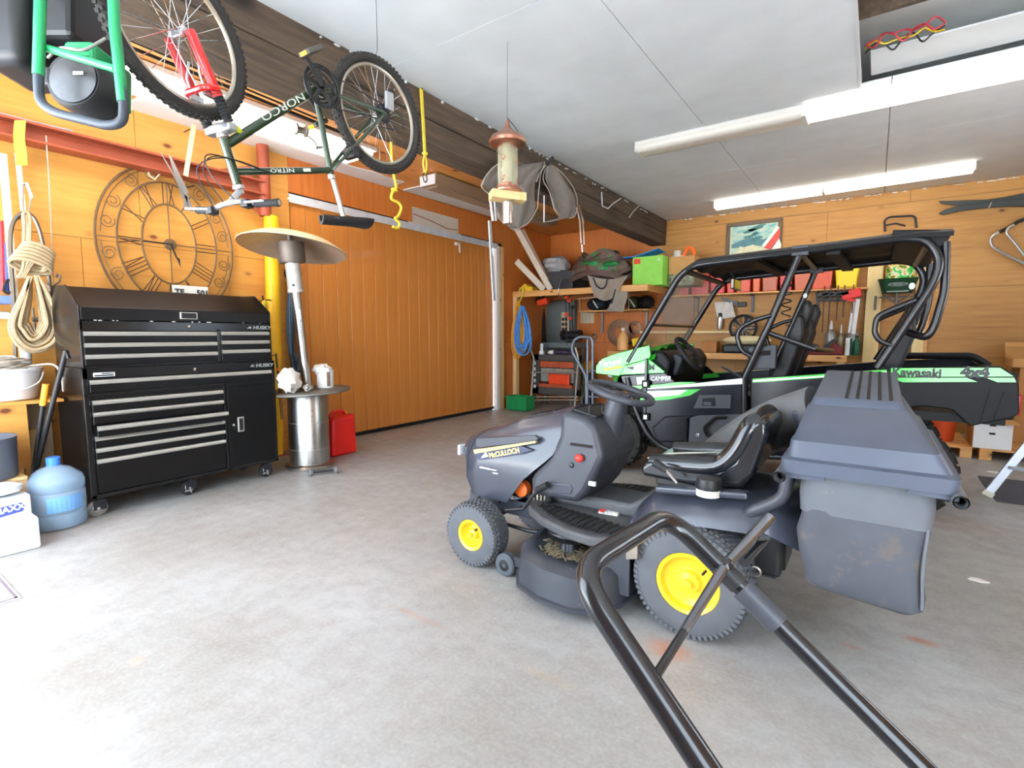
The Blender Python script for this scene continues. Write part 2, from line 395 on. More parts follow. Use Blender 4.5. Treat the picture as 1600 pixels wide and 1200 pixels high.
# front wall behind the photographer, with the open vehicle doorways
OPEN = ((-5.45, -1.3), (.5, 2.4)); OZ = 3.15
wf = MB()
xs = [WL-.14, OPEN[0][0], OPEN[0][1], OPEN[1][0], OPEN[1][1], WR+.14]
for k in (0, 2, 4): wf.box(xs[k], xs[k+1], WF-.12, WF, 0, OZ)
wf.box(WL-.14, WR+.14, WF-.12, WF, OZ, CE+.25)
struct(wf.build('wall_front', 'plywood_back', smooth=0))
ld = bpy.data.lights.new('added_window_portal', 'AREA'); ld.shape = 'RECTANGLE'; ld.size = WZ1-WZ0; ld.size_y = WY1-WY0; ld.cycles.is_portal = True
lo = bpy.data.objects.new('added_window_portal', ld); col.objects.link(lo); lo.location = (WR+.1, (WY0+WY1)/2, (WZ0+WZ1)/2); lo.rotation_euler = (0, PI/2, 0)
for k, (a, b_) in enumerate(OPEN):
    ld = bpy.data.lights.new('doorway_portal', 'AREA'); ld.shape = 'RECTANGLE'; ld.size = b_-a; ld.size_y = OZ; ld.cycles.is_portal = True
    lo = bpy.data.objects.new('doorway_portal', ld); col.objects.link(lo); lo.location = ((a+b_)/2, WF-.06, OZ/2); lo.rotation_euler = (PI/2, 0, 0)

# ceiling: roof deck above, drywall sheets below, an open bay with joists and wires
ce = struct(MB().box(WL-.14, WR+.14, WF-.12, WB+.14, CE+.24, CE+.34).build('ceiling', 'drywall_dark', smooth=0))
OX0, OX1, OY0, OY1 = -.2, 1.9, 3.3, 5.2
def csheets(cells, mname='drywall', z=CE, name='drywall_sheet'): sheets(ce, 'z', z, cells, mname, face=-1, name=name, gap=.006)
csheets([(-3.14, -1.45, 5.2, 6.9), (-1.45, 0, 5.2, 6.9), (0, 1.45, 5.2, 6.69), (1.45, WR, 5.2, 6.69), (-3.14, -1.45, 6.9, WB), (-1.45, 0, 6.9, WB), (0, 1.45, 6.69, WB), (1.45, WR, 6.69, WB)])
csheets([(-3.14, -1.45, 2.77, 5.2), (-1.45, OX0, 2.77, 5.2), (-3.14, -1.45, .33, 2.77), (-1.45, OX0, .33, 2.77), (-3.14, OX0, WF, .33), (OX0, 1.45, OY0-2.2, OY0), (OX0, WR, WF, OY0-2.2), (1.45, WR, OY0-2.2, OY0), (OX1, WR, OY0, OY1)], z=CE-.025)
for y in (3.75, 4.25): MB().box(OX0-.3, OX1+.3, y-.02, y+.02, CE+.05, CE+.238).build('joist', 'old_timber', ce, smooth=0)
MB().box(OX0+.06, OX1, 4.78, OY1, CE+.05, CE+.062).build('drywall_sheet', 'drywall', ce, smooth=0)
for k, (cn, cc) in enumerate((('wire_red2', (150, 30, 50)), ('wire_red3', (170, 50, 60)), ('wire_yel', (220, 190, 40)), ('wire_blk', (30, 30, 34)))):
    rnd = random.Random(k)
    pts = [(OX0+.03+.055*i, 4.58+.05*k+.05*math.sin(i*1.7+k), CE+.02+.05*abs(math.sin(i*1.1+k*2))) for i in range(9)]
    MB().tube(smoothpath(pts, 4), .006, 5).build('wire', mat(cn, cc, .5, var=0), ce)
MB().box(OX0-.012, OX0, OY0, OY1, CE-.03, CE+.04).build('opening_trim', 'white_metal', ce, smooth=0)
# left bay of the ceiling: plywood, a torn strip of white board along the wall
csheets([(WL, -3.3, WF, 1.1), (WL, -3.3, 1.1, 3.54), (WL, -3.3, 3.54, 5.98), (WL, -3.3, 5.98, WB)], 'plywood_ceiling', name='plywood_sheet')
rnd = random.Random(3)
ed = [(-5.22+.06*(rnd.random()-.5), 1.9+k*.25) for k in range(13)]
MB().prism([(-5.55, 1.9)]+ed+[(-5.55, 4.95)], 'z', CE-.014, CE-.001).build('torn_board', 'drywall', ce, smooth=0)
rnd = random.Random(4)
ed = [(-5.15+.12*(rnd.random()-.5), 5.15+k*.3) for k in range(10)]
MB().prism([(-5.5, 5.15)]+ed+[(-5.45, 7.9)], 'z', CE-.014, CE-.001).build('torn_board', 'drywall_dark', ce, smooth=0)
# the heavy timber beam: two stacked baulks
bmr = struct(MB().box(-3.415, -3.145, WF, WB, 2.945, 3.14).build('beam', 'old_timber', smooth=0, bev=.012))
MB().box(-3.42, -3.14, WF, WB, 3.144, CE).build('upper_baulk', 'old_timber', bmr, smooth=0, bev=.01)
# broken plaster crumbs where the ceiling meets the beam
cr = MB(); rnd = random.Random(9)
for k in range(48):
    y = .8+rnd.random()*8.2; cr.ell((-3.135+rnd.random()*.015, y, CE-.03-rnd.random()*.02), .006+.008*rnd.random(), .01+.05*rnd.random()**2, .005+.009*rnd.random(), 6, 4)
cr.build('plaster_crumbs', 'drywall', bmr); 
cr = MB()
for k in range(60):
    x = -3.1+rnd.random()*5; cr.ell((x, WB-.008, CE-.012-rnd.random()*.012), .012+.05*rnd.random()**2, .008, .005+.006*rnd.random(), 6, 4)
cr.build('plaster_crumbs', 'drywall', wb)

# ---- fluorescent lamps
mat('diffuser_lit', (255, 248, 234), .4, var=0, emit=LAMP)
mat('diffuser_off', (226, 220, 208), .3, var=.04)
mat('lamp_body', (232, 230, 224), .5, var=.03)
def wrap_lamp(name, label, x0, x1, yc, zc, wd, dp, segs, tilt=0., group='ceiling lamps'):
    t = thing(name, label, 'light', ((x0+x1)/2, yc, zc), group)
    def Y(x): return yc+tilt*(x-(x0+x1)/2)
    MB().hexa([(x0, Y(x0)-wd*.42, zc-.03), (x1, Y(x1)-wd*.42, zc-.03), (x1, Y(x1)+wd*.42, zc-.03), (x0, Y(x0)+wd*.42, zc-.03), (x0, Y(x0)-wd*.5, zc), (x1, Y(x1)-wd*.5, zc), (x1, Y(x1)+wd*.5, zc), (x0, Y(x0)+wd*.5, zc)]).build('housing', 'lamp_body', t, smooth=0)
    for a, b_, lit in segs:
        R = []
        for x in (a+.015, b_-.015):
            R.append([(x, Y(x)+wd*q, zc-.028-dp*h) for q, h in ((-.46, 0), (-.48, .5), (-.40, .9), (-.2, 1), (.2, 1), (.40, .9), (.48, .5), (.46, 0))])
        MB().rings(R).build('diffuser', 'diffuser_lit' if lit else 'diffuser_off', t, smooth=50)
        for x in (a, b_-.016):
            MB().box(x, x+.016, Y(x)-wd*.49, Y(x)+wd*.49, zc-.03-dp*1.02, zc-.028).build('end_cap', 'lamp_body', t, smooth=0)
    return t
wrap_lamp('ceiling_lamp', 'long ceiling lamp over the mower, one half lit and one half dark', -2.18, .98, 5.46, CE-.002, .26, .07, ((-2.18, -.62, False), (-.62, .98, True)))
wrap_lamp('ceiling_lamp', 'long fully lit ceiling lamp near the back plywood wall', -2.12, .86, 8.36, CE-.002, .22, .07, ((-2.12, -.68, True), (-.68, .86, True)), tilt=-.05)
t = thing('ceiling_lamp', 'wide bright ceiling lamp behind the hanging bicycle', 'light', (-4.76, 2.2, CE-.012), 'ceiling lamps')
MB().box(-5.03, -4.5, .5, 3.86, CE-.05, CE-.012).build('housing', 'lamp_body', t, smooth=0)
MB().box(-5.0, -4.53, .53, 3.83, CE-.10, CE-.051).build('diffuser', 'diffuser_lit', t, smooth=0, bev=.02)
t = thing('ceiling_lamp', 'unlit lamp with white end cap on the plywood ceiling above the door', 'light', (-4.7, 6.2, CE-.016), 'ceiling lamps')
MB().prism([(-4.85, CE-.016), (-4.55, CE-.016), (-4.575, CE-.15), (-4.825, CE-.15)], 'y', 4.83, 7.8).build('housing', mat('lamp_shaded', (150, 128, 104), .5, var=.06), t, smooth=0)  # shade on the unlit fixture is put into its brown colour
MB().box(-4.83, -4.57, 4.815, 4.83, CE-.15, CE-.03).build('end_cap', 'white_metal', t, smooth=0, bev=.004)
MB().box(-4.80, -4.60, 4.9, 7.7, CE-.165, CE-.151).build('diffuser', 'lamp_shaded', t, smooth=0)
# ================================================================== left side: tool chest, clock, heater and the clutter beside them
mat('tool_black', (11, 10, 11), .28, var=.15, scale=3, coat=.2, spec=.4)
mat('tool_front', (9, 8, 9), .36, var=.12, scale=3, spec=.35)
mat('alu', (205, 203, 196), .33, metal=.85, var=.06, scale=12)
mat('chrome', (225, 225, 228), .14, metal=1.0, var=.04)
mat('white_ink', (225, 225, 222), .6, var=0)
mat('grey_ink', (150, 150, 150), .6, var=0)
mat('black_plastic', (26, 26, 28), .45, var=.1)
mat('black_rubber', (30, 30, 32), .75, var=.15, scale=20, bmp=.1)
mat('dark_steel', (58, 58, 62), .4, metal=.7, var=.12)
mat('caster_grey', (120, 116, 110), .5, var=.1)
FX = -4.60; TY0, TY1 = 1.205, 2.645
cab = thing('tool_cabinet', 'black rolling tool cabinet on casters standing against the plywood wall', 'tool cabinet', (-4.92, (TY0+TY1)/2, 0))
mb = MB().box(-5.22, FX-.022, TY0, TY1, .15, 1.108)
mb.box(FX-.022, FX-.002, TY0, TY0+.035, .15, 1.108).box(FX-.022, FX-.002, TY1-.03, TY1, .15, 1.108).box(FX-.022, FX-.002, TY0, TY1, .15, .178).box(FX-.022, FX-.002, TY0, TY1, 1.03, 1.108).box(FX-.022, FX-.002, 2.17, 2.195, .15, .93).box(FX-.022, FX-.002, TY0, TY1, .905, .925)
mb.build('body', 'tool_black', cab, smooth=0, bev=.004)
def drawer(par, y0, y1, z0, z1, pull=0., hz=.024):
    d = MB().box(FX-.021+pull, FX+pull, y0, y1, z0, z1-.012).build('drawer', 'tool_front', par, smooth=0, bev=.002, seg=1)
    if pull: MB().box(FX-.2, FX-.02+pull, y0+.02, y0+.03, z0+.005, z1-.02).box(FX-.2, FX-.02+pull, y1-.03, y1-.02, z0+.005, z1-.02).box(FX-.2, FX-.02+pull, y0+.02, y1-.02, z0+.005, z0+.01).build('drawer_tray', 'dark_steel', d, smooth=0)
    MB().prism([(FX-.012+pull, z1-.014), (FX+.012+pull, z1-.02), (FX+.018+pull, z1-.008), (FX+.012+pull, z1+.010), (FX-.012+pull, z1+.012)], 'y', y0, y1).build('handle', 'alu', d, smooth=0)
    return d
drawer(cab, 1.246, 2.605, .932, 1.012)
zz = [.862, .775, .680, .597, .510, .428]
for k, z in enumerate(zz):
    z0 = (zz[k+1]+.016) if k < 5 else .185
    drawer(cab, 1.252, 2.162, z0, z, pull=.07 if k == 2 else 0.)
d = MB().box(FX-.02, FX+.003, 2.198, 2.61, .20, .893).build('door', 'tool_front', cab, smooth=0, bev=.004)
MB().box(FX+.003, FX+.013, 2.272, 2.33, .485, .62).build('handle_frame', 'alu', d, smooth=0, bev=.006)
MB().box(FX+.0125, FX+.018, 2.285, 2.317, .50, .605).build('handle_cup', 'black_plastic', d, smooth=0, bev=.003)
MB().lathe((FX+.003, 2.238, .555), (1, 0, 0), [(.012, 0), (.012, .006), (.006, .008)], 12).build('lock', 'chrome', d)
MB().lathe((FX-.002, 1.95, 1.065), (1, 0, 0), [(.013, 0), (.013, .008), (.006, .010)], 12).build('lock', 'chrome', cab)
MB().box(FX-.002, FX+.001, 1.27, 1.40, 1.045, 1.075).build('maker_plate', 'white_ink', cab, smooth=0)
MB().box(FX+.001, FX+.0016, 1.277, 1.393, 1.049, 1.059).box(FX+.001, FX+.0016, 1.32, 1.393, 1.064, 1.071).build('plate_print', 'black_plastic', cab, smooth=0)
def husky(par, y, z, x):
    text('HUSKY', .042, (x, y, z), (0, 1, 0), (0, 0, 1), 'grey_ink', par, bold=.0012, stretch=1.25, shear=.15)
    MB().prism([(y-.055, z-.008), (y-.03, z+.012), (y-.012, z+.006), (y-.02, z-.004), (y-.012, z-.012), (y-.035, z-.006)], 'x', x-.001, x+.001).build('logo', 'grey_ink', par, smooth=0)
husky(cab, 2.465, 1.068, FX)
for cx in (-4.68, -5.12):
    for cy in (1.275, 1.90, 2.575):
        c_ = thing('x', None, None, (0, 0, 0)) if False else None
        fk = MB().box(cx-.045, cx+.045, cy-.05, cy+.05, .140, .152).cyl((cx, cy, .11), (cx, cy, .145), .02, n=10).box(cx-.028, cx-.022, cy-.05, cy+.03, .05, .125).box(cx+.022, cx+.028, cy-.05, cy+.03, .05, .125).build('caster', 'dark_steel', cab, smooth=30)
        MB().lathe((cx-.019, cy-.02, .062), (1, 0, 0), [(.03, 0), (.052, 0), (.062, .006), (.062, .032), (.052, .038), (.03, .038)], 20).build('wheel', 'caster_grey' if cy < 1.5 else 'black_rubber', fk)
        MB().lathe((cx+.0185, cy-.02, .062), (1, 0, 0), [(.034, 0), (.03, .003), (.012, .003), (.01, .012)], 16).build('hub', 'chrome', fk)
        for a in range(5):
            th = a*2*PI/5
            MB().bar((cx+.023, cy-.02, .062), (cx+.023, cy-.02+.045*math.cos(th), .062+.045*math.sin(th)), .008, .004, (1, 0, 0)).build('spoke', 'alu', fk, smooth=0) if (cx > -5 and cy > 1.5) else None

ch = thing('top_chest', 'black lidded tool chest stacked on top of the rolling cabinet', 'tool chest', (-4.92, (TY0+TY1)/2, 1.11))
CY0, CY1 = 1.212, 2.625
mb = MB().box(-5.20, FX-.022, CY0, CY1, 1.11, 1.452)
mb.box(FX-.022, FX-.001, CY0, CY0+.02, 1.11, 1.452).box(FX-.022, FX-.001, CY1-.02, CY1, 1.11, 1.452).box(FX-.022, FX-.001, CY0, CY1, 1.11, 1.125).box(FX-.022, FX-.001, 2.14, 2.17, 1.11, 1.4).box(FX-.022, FX-.001, CY0, CY1, 1.378, 1.452)
mb.build('body', 'tool_black', ch, smooth=0, bev=.004)
lid = MB().prism([(-5.20, 1.455), (FX-.006, 1.455), (FX-.006, 1.548), (-4.85, 1.705), (-5.20, 1.715)], 'y', CY0+.012, CY1-.012).build('lid', 'tool_front', ch, smooth=0, bev=.006)
for y in (CY0, CY1-.01): MB().prism([(-5.20, 1.45), (FX-.002, 1.45), (FX-.002, 1.556), (-4.85, 1.715), (-5.20, 1.725)], 'y', y, y+.01).build('side_panel', 'tool_black', ch, smooth=0, bev=.003)
MB().box(FX-.008, FX+.006, 1.862, 1.995, 1.475, 1.533).build('lid_handle', 'alu', lid, smooth=0, bev=.005)
MB().box(FX+.0055, FX+.0075, 1.872, 1.985, 1.482, 1.526).build('handle_recess', 'black_plastic', lid, smooth=0)
for z, zn in ((1.362, 1.295), (1.279, 1.21), (1.196, 1.13)): drawer(ch, 1.232, 2.135, zn, z)
for z, zn in ((1.366, 1.30), (1.288, 1.22), (1.208, 1.13)): drawer(ch, 2.175, 2.60, zn, z)
MB().lathe((FX-.001, 1.925, 1.415), (1, 0, 0), [(.013, 0), (.013, .008), (.006, .010)], 12).build('lock', 'chrome', ch)
husky(ch, 2.455, 1.413, FX+.001)
scr = MB()
for k in range(14):
    y = 1.25+random.random()*1.3; scr.box(FX-.006, FX-.004, y, y+.004+.03*random.random(), 1.449, 1.457)
tag(scr.build('paint_chips', 'white_ink', ch, smooth=0), kind='stuff')

# ---- licence plate leaning behind the chest
pl = thing('licence_plate', 'white licence plate leaning on the wall behind the tool chest', 'licence plate', (-5.44, 2.3, 1.72))
MB().obox((-5.44, 2.31, 1.745), (0, 1, 0), (0, 0, 1), (1, 0, .12), .16, .075, .002).build('plate', mat('plate_white', (232, 232, 226), .5, var=.04), pl, smooth=0, bev=.004)
text('501', .075, (-5.434, 2.36, 1.755), (0, 1, 0), (0, 0, 1), 'black_plastic', pl, bold=.002)
text('TF', .075, (-5.434, 2.17, 1.755), (0, 1, 0), (0, 0, 1), 'black_plastic', pl, bold=.002)
MB().box(-5.546, -5.22, 2.2, 2.42, 1.664, 1.670).build('back_ledge', 'tool_black', pl, smooth=0)

# ---- wrought iron wall clock
mat('iron', (112, 90, 66), .55, metal=.5, var=.2, scale=20)
mat('iron_dark', (62, 44, 34), .6, metal=.4, var=.2, scale=20)
ck = thing('wall_clock', 'large oval wrought-iron skeleton clock with bar numerals on the plywood wall', 'clock', (-5.50, 2.18, 2.20))
CKX, ky, kz = -5.50, 2.18, 2.20
def oval(a, b_, n=64): return [(CKX, ky+a*math.cos(2*PI*k/n), kz+b_*math.sin(2*PI*k/n)) for k in range(n)]
for nm, a, b_, r in (('outer_ring', .575, .71, .011), ('middle_ring', .418, .565, .009), ('inner_ring', .228, .368, .009)):
    MB().tube(oval(a, b_), r, 6, closed=True).build(nm, 'iron', ck)
for nm, p in (('hour_marks', 0),):
    for h in range(12):
        th = PI/2-h*PI/6
        p0 = nv((CKX, ky+.228*math.cos(th), kz+.368*math.sin(th))); p1 = nv((CKX, ky+.418*math.cos(th), kz+.565*math.sin(th)))
        d = unit(p1-p0); side = np.array([0, -d[2], d[1]])
        pat = {0: 'XII', 1: 'I', 2: 'II', 3: 'III', 4: 'IIII', 5: 'V', 6: 'VI', 7: 'VII', 8: 'VIII', 9: 'IX', 10: 'X', 11: 'XI'}[h]
        mb = MB(); n = len(pat); wdt = .034
        for q, chh in enumerate(pat):
            o = (q-(n-1)/2)*wdt
            if chh == 'I': mb.cyl(p0+side*o, p1+side*o, .0045, n=5)
            elif chh == 'V': mb.cyl(p0+side*o, p1+side*(o-.02), .0045, n=5).cyl(p0+side*o, p1+side*(o+.02), .0045, n=5)
            else: mb.cyl(p0+side*(o-.02), p1+side*(o+.02), .0045, n=5).cyl(p0+side*(o+.02), p1+side*(o-.02), .0045, n=5)
        mb.build('numeral', 'iron_dark', ck)
for dy, dz in ((1, 0), (-1, 0), (0, 1), (0, -1)):
    MB().cyl((CKX, ky+dy*.04, kz+dz*.04), (CKX, ky+dy*.575, kz+dz*.71) if dy else (CKX, ky, kz+dz*.565), .006, n=6).build('cross_bar', 'iron', ck)
MB().lathe((CKX-.005, ky, kz), (1, 0, 0), [(.052, 0), (.052, .015), (.045, .022), (.012, .024)], 24).build('hub', 'iron', ck)
MB().bar((CKX+.022, ky+.02, kz), (CKX+.022, ky-.225, kz+.0), .012, .004, (1, 0, 0)).build('minute_hand', 'black_plastic', ck, smooth=0)
MB().bar((CKX+.025, ky, kz), (CKX+.025, ky+.04, kz-.12), .014, .004, (1, 0, 0)).prism([(ky+.03, kz-.11), (ky+.065, kz-.125), (ky+.07, kz-.21), (ky+.045, kz-.14)], 'x', CKX+.023, CKX+.027).build('hour_hand', 'black_plastic', ck, smooth=0)
def scroll(c, r, a0, sgn, turns=1.6, n=24):
    return [(CKX, c[0]+r*(1-.75*k/n)*math.cos(a0+sgn*turns*2*PI*k/n), c[1]+r*(1-.75*k/n)*math.sin(a0+sgn*turns*2*PI*k/n)) for k in range(n+1)]
for q in range(4):
    sy, sz = ((-1, 1), (-1, -1), (1, 1), (1, -1))[q]
    for th in (.22, .52, .95, 1.3):
        am, bmx = .495, .635
        c0 = (ky+sy*am*math.cos(th), kz+sz*bmx*math.sin(th))
        MB().tube(scroll(c0, .062, th*2, sy*sz), .0045, 5).build('scroll', 'iron', ck)
    arc = [(CKX, ky+sy*(.535)*math.cos(.06+k*.14), kz+sz*(.672)*math.sin(.06+k*.14)) for k in range(11)]
    MB().tube(arc, .0045, 5).build('scroll_stem', 'iron', ck)
MB().tube([(CKX, ky-.14, kz+.68), (CKX+.01, ky-.14, kz+.60), (CKX+.02, ky-.1, kz+.57), (CKX+.02, ky-.06, kz+.62), (CKX, ky-.07, kz+.69)], .01, 6).build('hanging_loop', mat('plastic_cream', (226, 206, 176), .5, var=.05), ck)

# ---- red steel beam, red and yellow post
sb = struct(MB().box(-5.53, -5.36, -.3, 3.08, 2.955, 2.975).box(-5.45, -5.44, -.3, 3.08, 2.845, 2.955).box(-5.53, -5.36, -.3, 3.08, 2.825, 2.845).build('steel_beam', 'steel_red', smooth=0, bev=.003))
sp = struct(MB().lathe((-5.44, 3.10, 2.62), (0, 0, 1), [(.062, 0), (.062, .75)], 20).build('steel_post', 'steel_red'))
MB().lathe((-5.44, 3.10, 0), (-.0, .025, 1), [(.075, 0), (.075, 2.63), (.06, 2.64)], 20).build('yellow_sleeve', 'steel_yellow', sp)
MB().box(-5.54, -5.34, 3.0, 3.2, 0, .012).build('base_plate', 'steel_red', sp, smooth=0)
MB().prism([(3.04, 2.82), (3.04, 2.62), (2.78, 2.82)], 'x', -5.447, -5.437).build('gusset', 'steel_red', sp, smooth=0)
MB().prism([(2.97, 2.98), (2.97, 3.12), (2.6, 2.98)], 'x', -5.447, -5.437).build('gusset', 'steel_red', sp, smooth=0)

# ---- garden shears and a wooden yardstick behind the beam
t = thing('hand_shears', 'grey steel shears hanging behind the red beam over the clock', 'shears', (-5.30, 2.32, 2.70))
for s_ in (-1, 1):
    a = AX(258, 240, -5.30); b_ = AX(290, 305, -5.30)
    p0, p1 = nv(a)+np.array([0, .03*s_, 0]), nv(b_)
    MB().prism([(p1[1]-.03*s_, p1[2]-.04), (p1[1]+.03*s_, p1[2]+.03), (p0[1]+.012*s_, p0[2]), (p0[1], p0[2]-.01)], 'x', -5.30-.004*s_-.003, -5.30-.004*s_+.003).build('blade', mat('shear_steel', (150, 152, 154), .35, metal=.7, var=.1), t, smooth=0)
    MB().bar(p1, (p1[0], p1[1]+.03*s_+.02, p1[2]-.14), .03, .012, (1, 0, 0)).build('handle', 'shear_steel', t, smooth=0)
MB().cyl((-5.30, 2.335, 2.74), (WL, 2.335, 2.76), .006, n=6).build('nail', 'dark_steel', t)
a = AX(303, 195, -5.34); b_ = AX(290, 275, -5.34)
t = thing('yardstick', 'pale wooden stick hanging on the plywood above the shears', 'yardstick', (-5.34, a[1], b_[2]))
MB().bar(a, b_, .04, .008, (1, 0, 0)).build('stick', mat('stick', (206, 196, 160), .6, var=.08), t, smooth=0)
MB().cyl((a[0], a[1], a[2]-.02), (WL, a[1], a[2]-.02), .004, n=6).build('nail', 'dark_steel', t)

# ---- patio heater
mat('brushed', (186, 184, 180), .30, metal=1.0, var=.12, scale=5, mscale=(30, 30, .6))
mat('heater_cream', (228, 208, 164), .45, var=.06, scale=4)
mat('heater_dark', (98, 88, 80), .5, metal=.5, var=.1)
hx, hy = -4.68, 3.03
ht = thing('patio_heater', 'stainless patio heater with cream domed reflector and round table', 'patio heater', (hx, hy, 0))
lean = np.array([-.02, -.075, 1.0])
def hp(z): return nv((hx, hy, .78))+lean*(z-.78)
MB().lathe((hx, hy, 0), (0, 0, 1), [(.235, 0), (.24, .03), (.225, .05), (.20, .06)], 36).build('base', 'brushed', ht)
MB().lathe((hx, hy, .055), (0, 0, 1), [(.195, 0), (.195, .69), (.19, .70)], 36).build('tank_cover', 'brushed', ht)
for z in (.20, .47): MB().lathe((hx, hy, z), (0, 0, 1), [(.1962, 0), (.1972, .004), (.1962, .008)], 36, caps=False).build('seam', 'alu', ht)
for z in (.30, .36, .55, .6):
    MB().lathe((hx+.173, hy-.085+.01, z), (.9, -.4, 0), [(.006, .0), (.006, .012)], 8).build('rivet', 'chrome', ht)
tb = MB().lathe((hx, hy+.02, .765), unit((-.02, -.04, 1)), [(.385, 0), (.40, .008), (.40, .022), (.385, .03), (.05, .03)], 40).build('table_top', mat('table_grey', (112, 108, 102), .5, metal=.3, var=.12), ht)
pa, pb = hp(.80), hp(1.78)
MB().lathe(pa, lean, [(.062, 0), (.062, .04), (.044, .045), (.044, .98)], 20).build('pole', 'brushed', ht)
MB().lathe(hp(1.765), lean, [(.075, 0), (.075, .03), (.07, .035), (.07, .30)], 24).build('burner_neck', mat('neck_pale', (205, 203, 196), .4, metal=.5, var=.08), ht)
MB().lathe(hp(1.83)+np.array([.05, -.048, 0]), (.7, -.7, 0), [(.014, 0), (.014, .012)], 10).build('knob', 'black_plastic', ht)
MB().lathe(hp(2.045), lean, [(.06, 0), (.12, .005), (.128, .03), (.128, .20), (.11, .205)], 32).build('burner_screen', 'heater_dark', ht)
tilt = unit((.05, -.1, 1))
MB().lathe(hp(2.21)+np.array([0, .03, .0]), unit((-.03, .15, 1)), [(.50, -.03), (.505, -.022), (.47, .0), (.36, .06), (.2, .098), (.06, .115), (.01, .118)], 48, caps=False).build('reflector', 'heater_cream', ht)
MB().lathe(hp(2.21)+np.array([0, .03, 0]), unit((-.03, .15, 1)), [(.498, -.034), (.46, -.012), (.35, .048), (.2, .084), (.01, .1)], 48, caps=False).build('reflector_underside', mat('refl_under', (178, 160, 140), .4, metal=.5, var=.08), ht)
MB().cyl(hp(2.2), hp(2.325), .03, n=12).build('reflector_post', 'heater_dark', ht)
wx, wy = AZ(498, 737, .04)[:2]
ax = MB().cyl((wx-.05, wy-.03, .035), (wx+.05, wy+.13, .035), .012, n=8).build('axle', 'dark_steel', ht)
for q in (0, 1):
    p = nv((wx-.06, wy-.05, .035)) if q == 0 else nv((wx+.06, wy+.15, .035)); dd = unit((.1, .2, 0))
    MB().lathe(p-dd*.012, dd, [(.01, 0), (.034, 0), (.036, .006), (.036, .018), (.03, .024), (.01, .024)], 16).build('wheel', mat('wheel_grey', (120, 120, 122), .5, var=.1), ht)
MB().tube([hp(1.6)+np.array([.05, -.02, 0]), hp(1.5)+np.array([.052, -.02, 0])], .014, 6).box(*(lambda p: (p[0]+.03, p[0]+.045, p[1]-.03, p[1]-.01, p[2]-.14, p[2]-.02))(hp(1.5))).build('warning_tag', 'white_metal', ht, smooth=0)
# on the heater table
ftop = .80
t = thing('rag', 'crumpled white rag on the heater table beside the pole', 'rag', (*AX(452, 600, -4.55)[:2], ftop))
c0 = AX(451, 584, -4.58)
MB().ell((c0[0], c0[1], ftop+.112), .11, .105, .115, 14, 9, jig=.16, seed=5).build('cloth', mat('rag_white', (226, 220, 212), .9, var=.08, scale=8, bmp=.3), t, smooth=25)
c0 = AX(508, 590, -4.62)
t = thing('paint_can', 'white paint can stuffed with a cloth on the heater table', 'paint can', (c0[0], c0[1], ftop+.004))
zt = ftop+.005
MB().lathe((c0[0], c0[1], zt), (0, 0, 1), [(.08, 0), (.084, .004), (.083, .01), (.083, .17), (.087, .174), (.087, .18), (.078, .182)], 28).build('can', mat('can_white', (232, 230, 226), .35, var=.04), t)
MB().lathe((c0[0], c0[1], zt+.03), (0, 0, 1), [(.0838, 0), (.0838, .125)], 28, caps=False).build('label_band', 'can_white', t)
mb = MB()
for k in range(5):
    th = -.42+k*.09; th2 = th+.085
    mb.add([(c0[0]+.0845*math.cos(a), c0[1]+.0845*math.sin(a), zt+z) for a, z in ((th, .02), (th2, .02), (th2, .165), (th, .165))], [(0, 1, 2, 3)])
mb.build('printed_panel', mat('label_brown', (120, 96, 84), .5, var=.35, scale=40), t)
MB().ell((c0[0]-.015, c0[1]-.015, zt+.185), .1, .095, .06, 14, 8, jig=.18, seed=8).build('cloth', 'rag_white', t, smooth=25)
c0 = AX(479, 598, -4.52)
t = thing('steel_bracket', 'small bare square steel tube offcut at the foot of the heater pole', 'bracket', (c0[0], c0[1], ftop))
mb = MB()
for a, b_ in (((-.03, .03), (-.004, .004)),): pass
q0 = nv((c0[0], c0[1], ftop+.038)); d1, d2, d3 = unit((.85, -.5, 0)), unit((.5, .85, .6)), None
d2 = unit(d2-d1*np.dot(d1, d2)); d3 = np.cross(d1, d2)
for o2, o3 in ((1, 0), (-1, 0), (0, 1), (0, -1)): mb.obox(q0+d2*o2*.026+d3*o3*.026, d1, d2, d3, .05, .004 if o2 else .03, .004 if o3 else .03)
mb.build('tube', mat('raw_steel', (150, 140, 130), .4, metal=.8, var=.15), t, smooth=0)

# ---- red fuel can by the door
g0 = AZ(535, 712, 0)
gx, gy = g0[0]-.12, g0[1]+.03
mat('fuel_red', (214, 30, 22), .42, var=.08, scale=4)
t = thing('fuel_can', 'red plastic fuel can with yellow spout on the floor by the heater', 'fuel can', (gx, gy, 0))
MB().hexa([(gx-.13, gy-.165, 0), (gx+.13, gy-.165, 0), (gx+.13, gy+.175, 0), (gx-.13, gy+.175, 0), (gx-.12, gy-.145, .43), (gx+.12, gy-.145, .43), (gx+.12, gy+.165, .455), (gx-.12, gy+.165, .455)]).build('body', 'fuel_red', t, bev=.035, seg=3)
MB().tube(fillet([(gx, gy-.09, .42), (gx, gy-.06, .485), (gx, gy+.08, .485), (gx, gy+.12, .44)], .03), .02, 8).build('handle', 'fuel_red', t)
MB().lathe((gx, gy-.13, .405), (0, -.35, 1), [(.04, 0), (.04, .05), (.03, .055)], 14).build('collar', 'black_plastic', t)
MB().lathe((gx, gy-.145, .45), (-.05, -.35, 1), [(.022, 0), (.018, .1), (.012, .23)], 12).build('spout', mat('spout_yellow', (240, 190, 30), .4, var=.05), t)
MB().lathe((gx, gy+.12, .44), (0, 0, 1), [(.02, 0), (.02, .03), (.012, .035)], 10).build('vent_cap', 'spout_yellow', t)
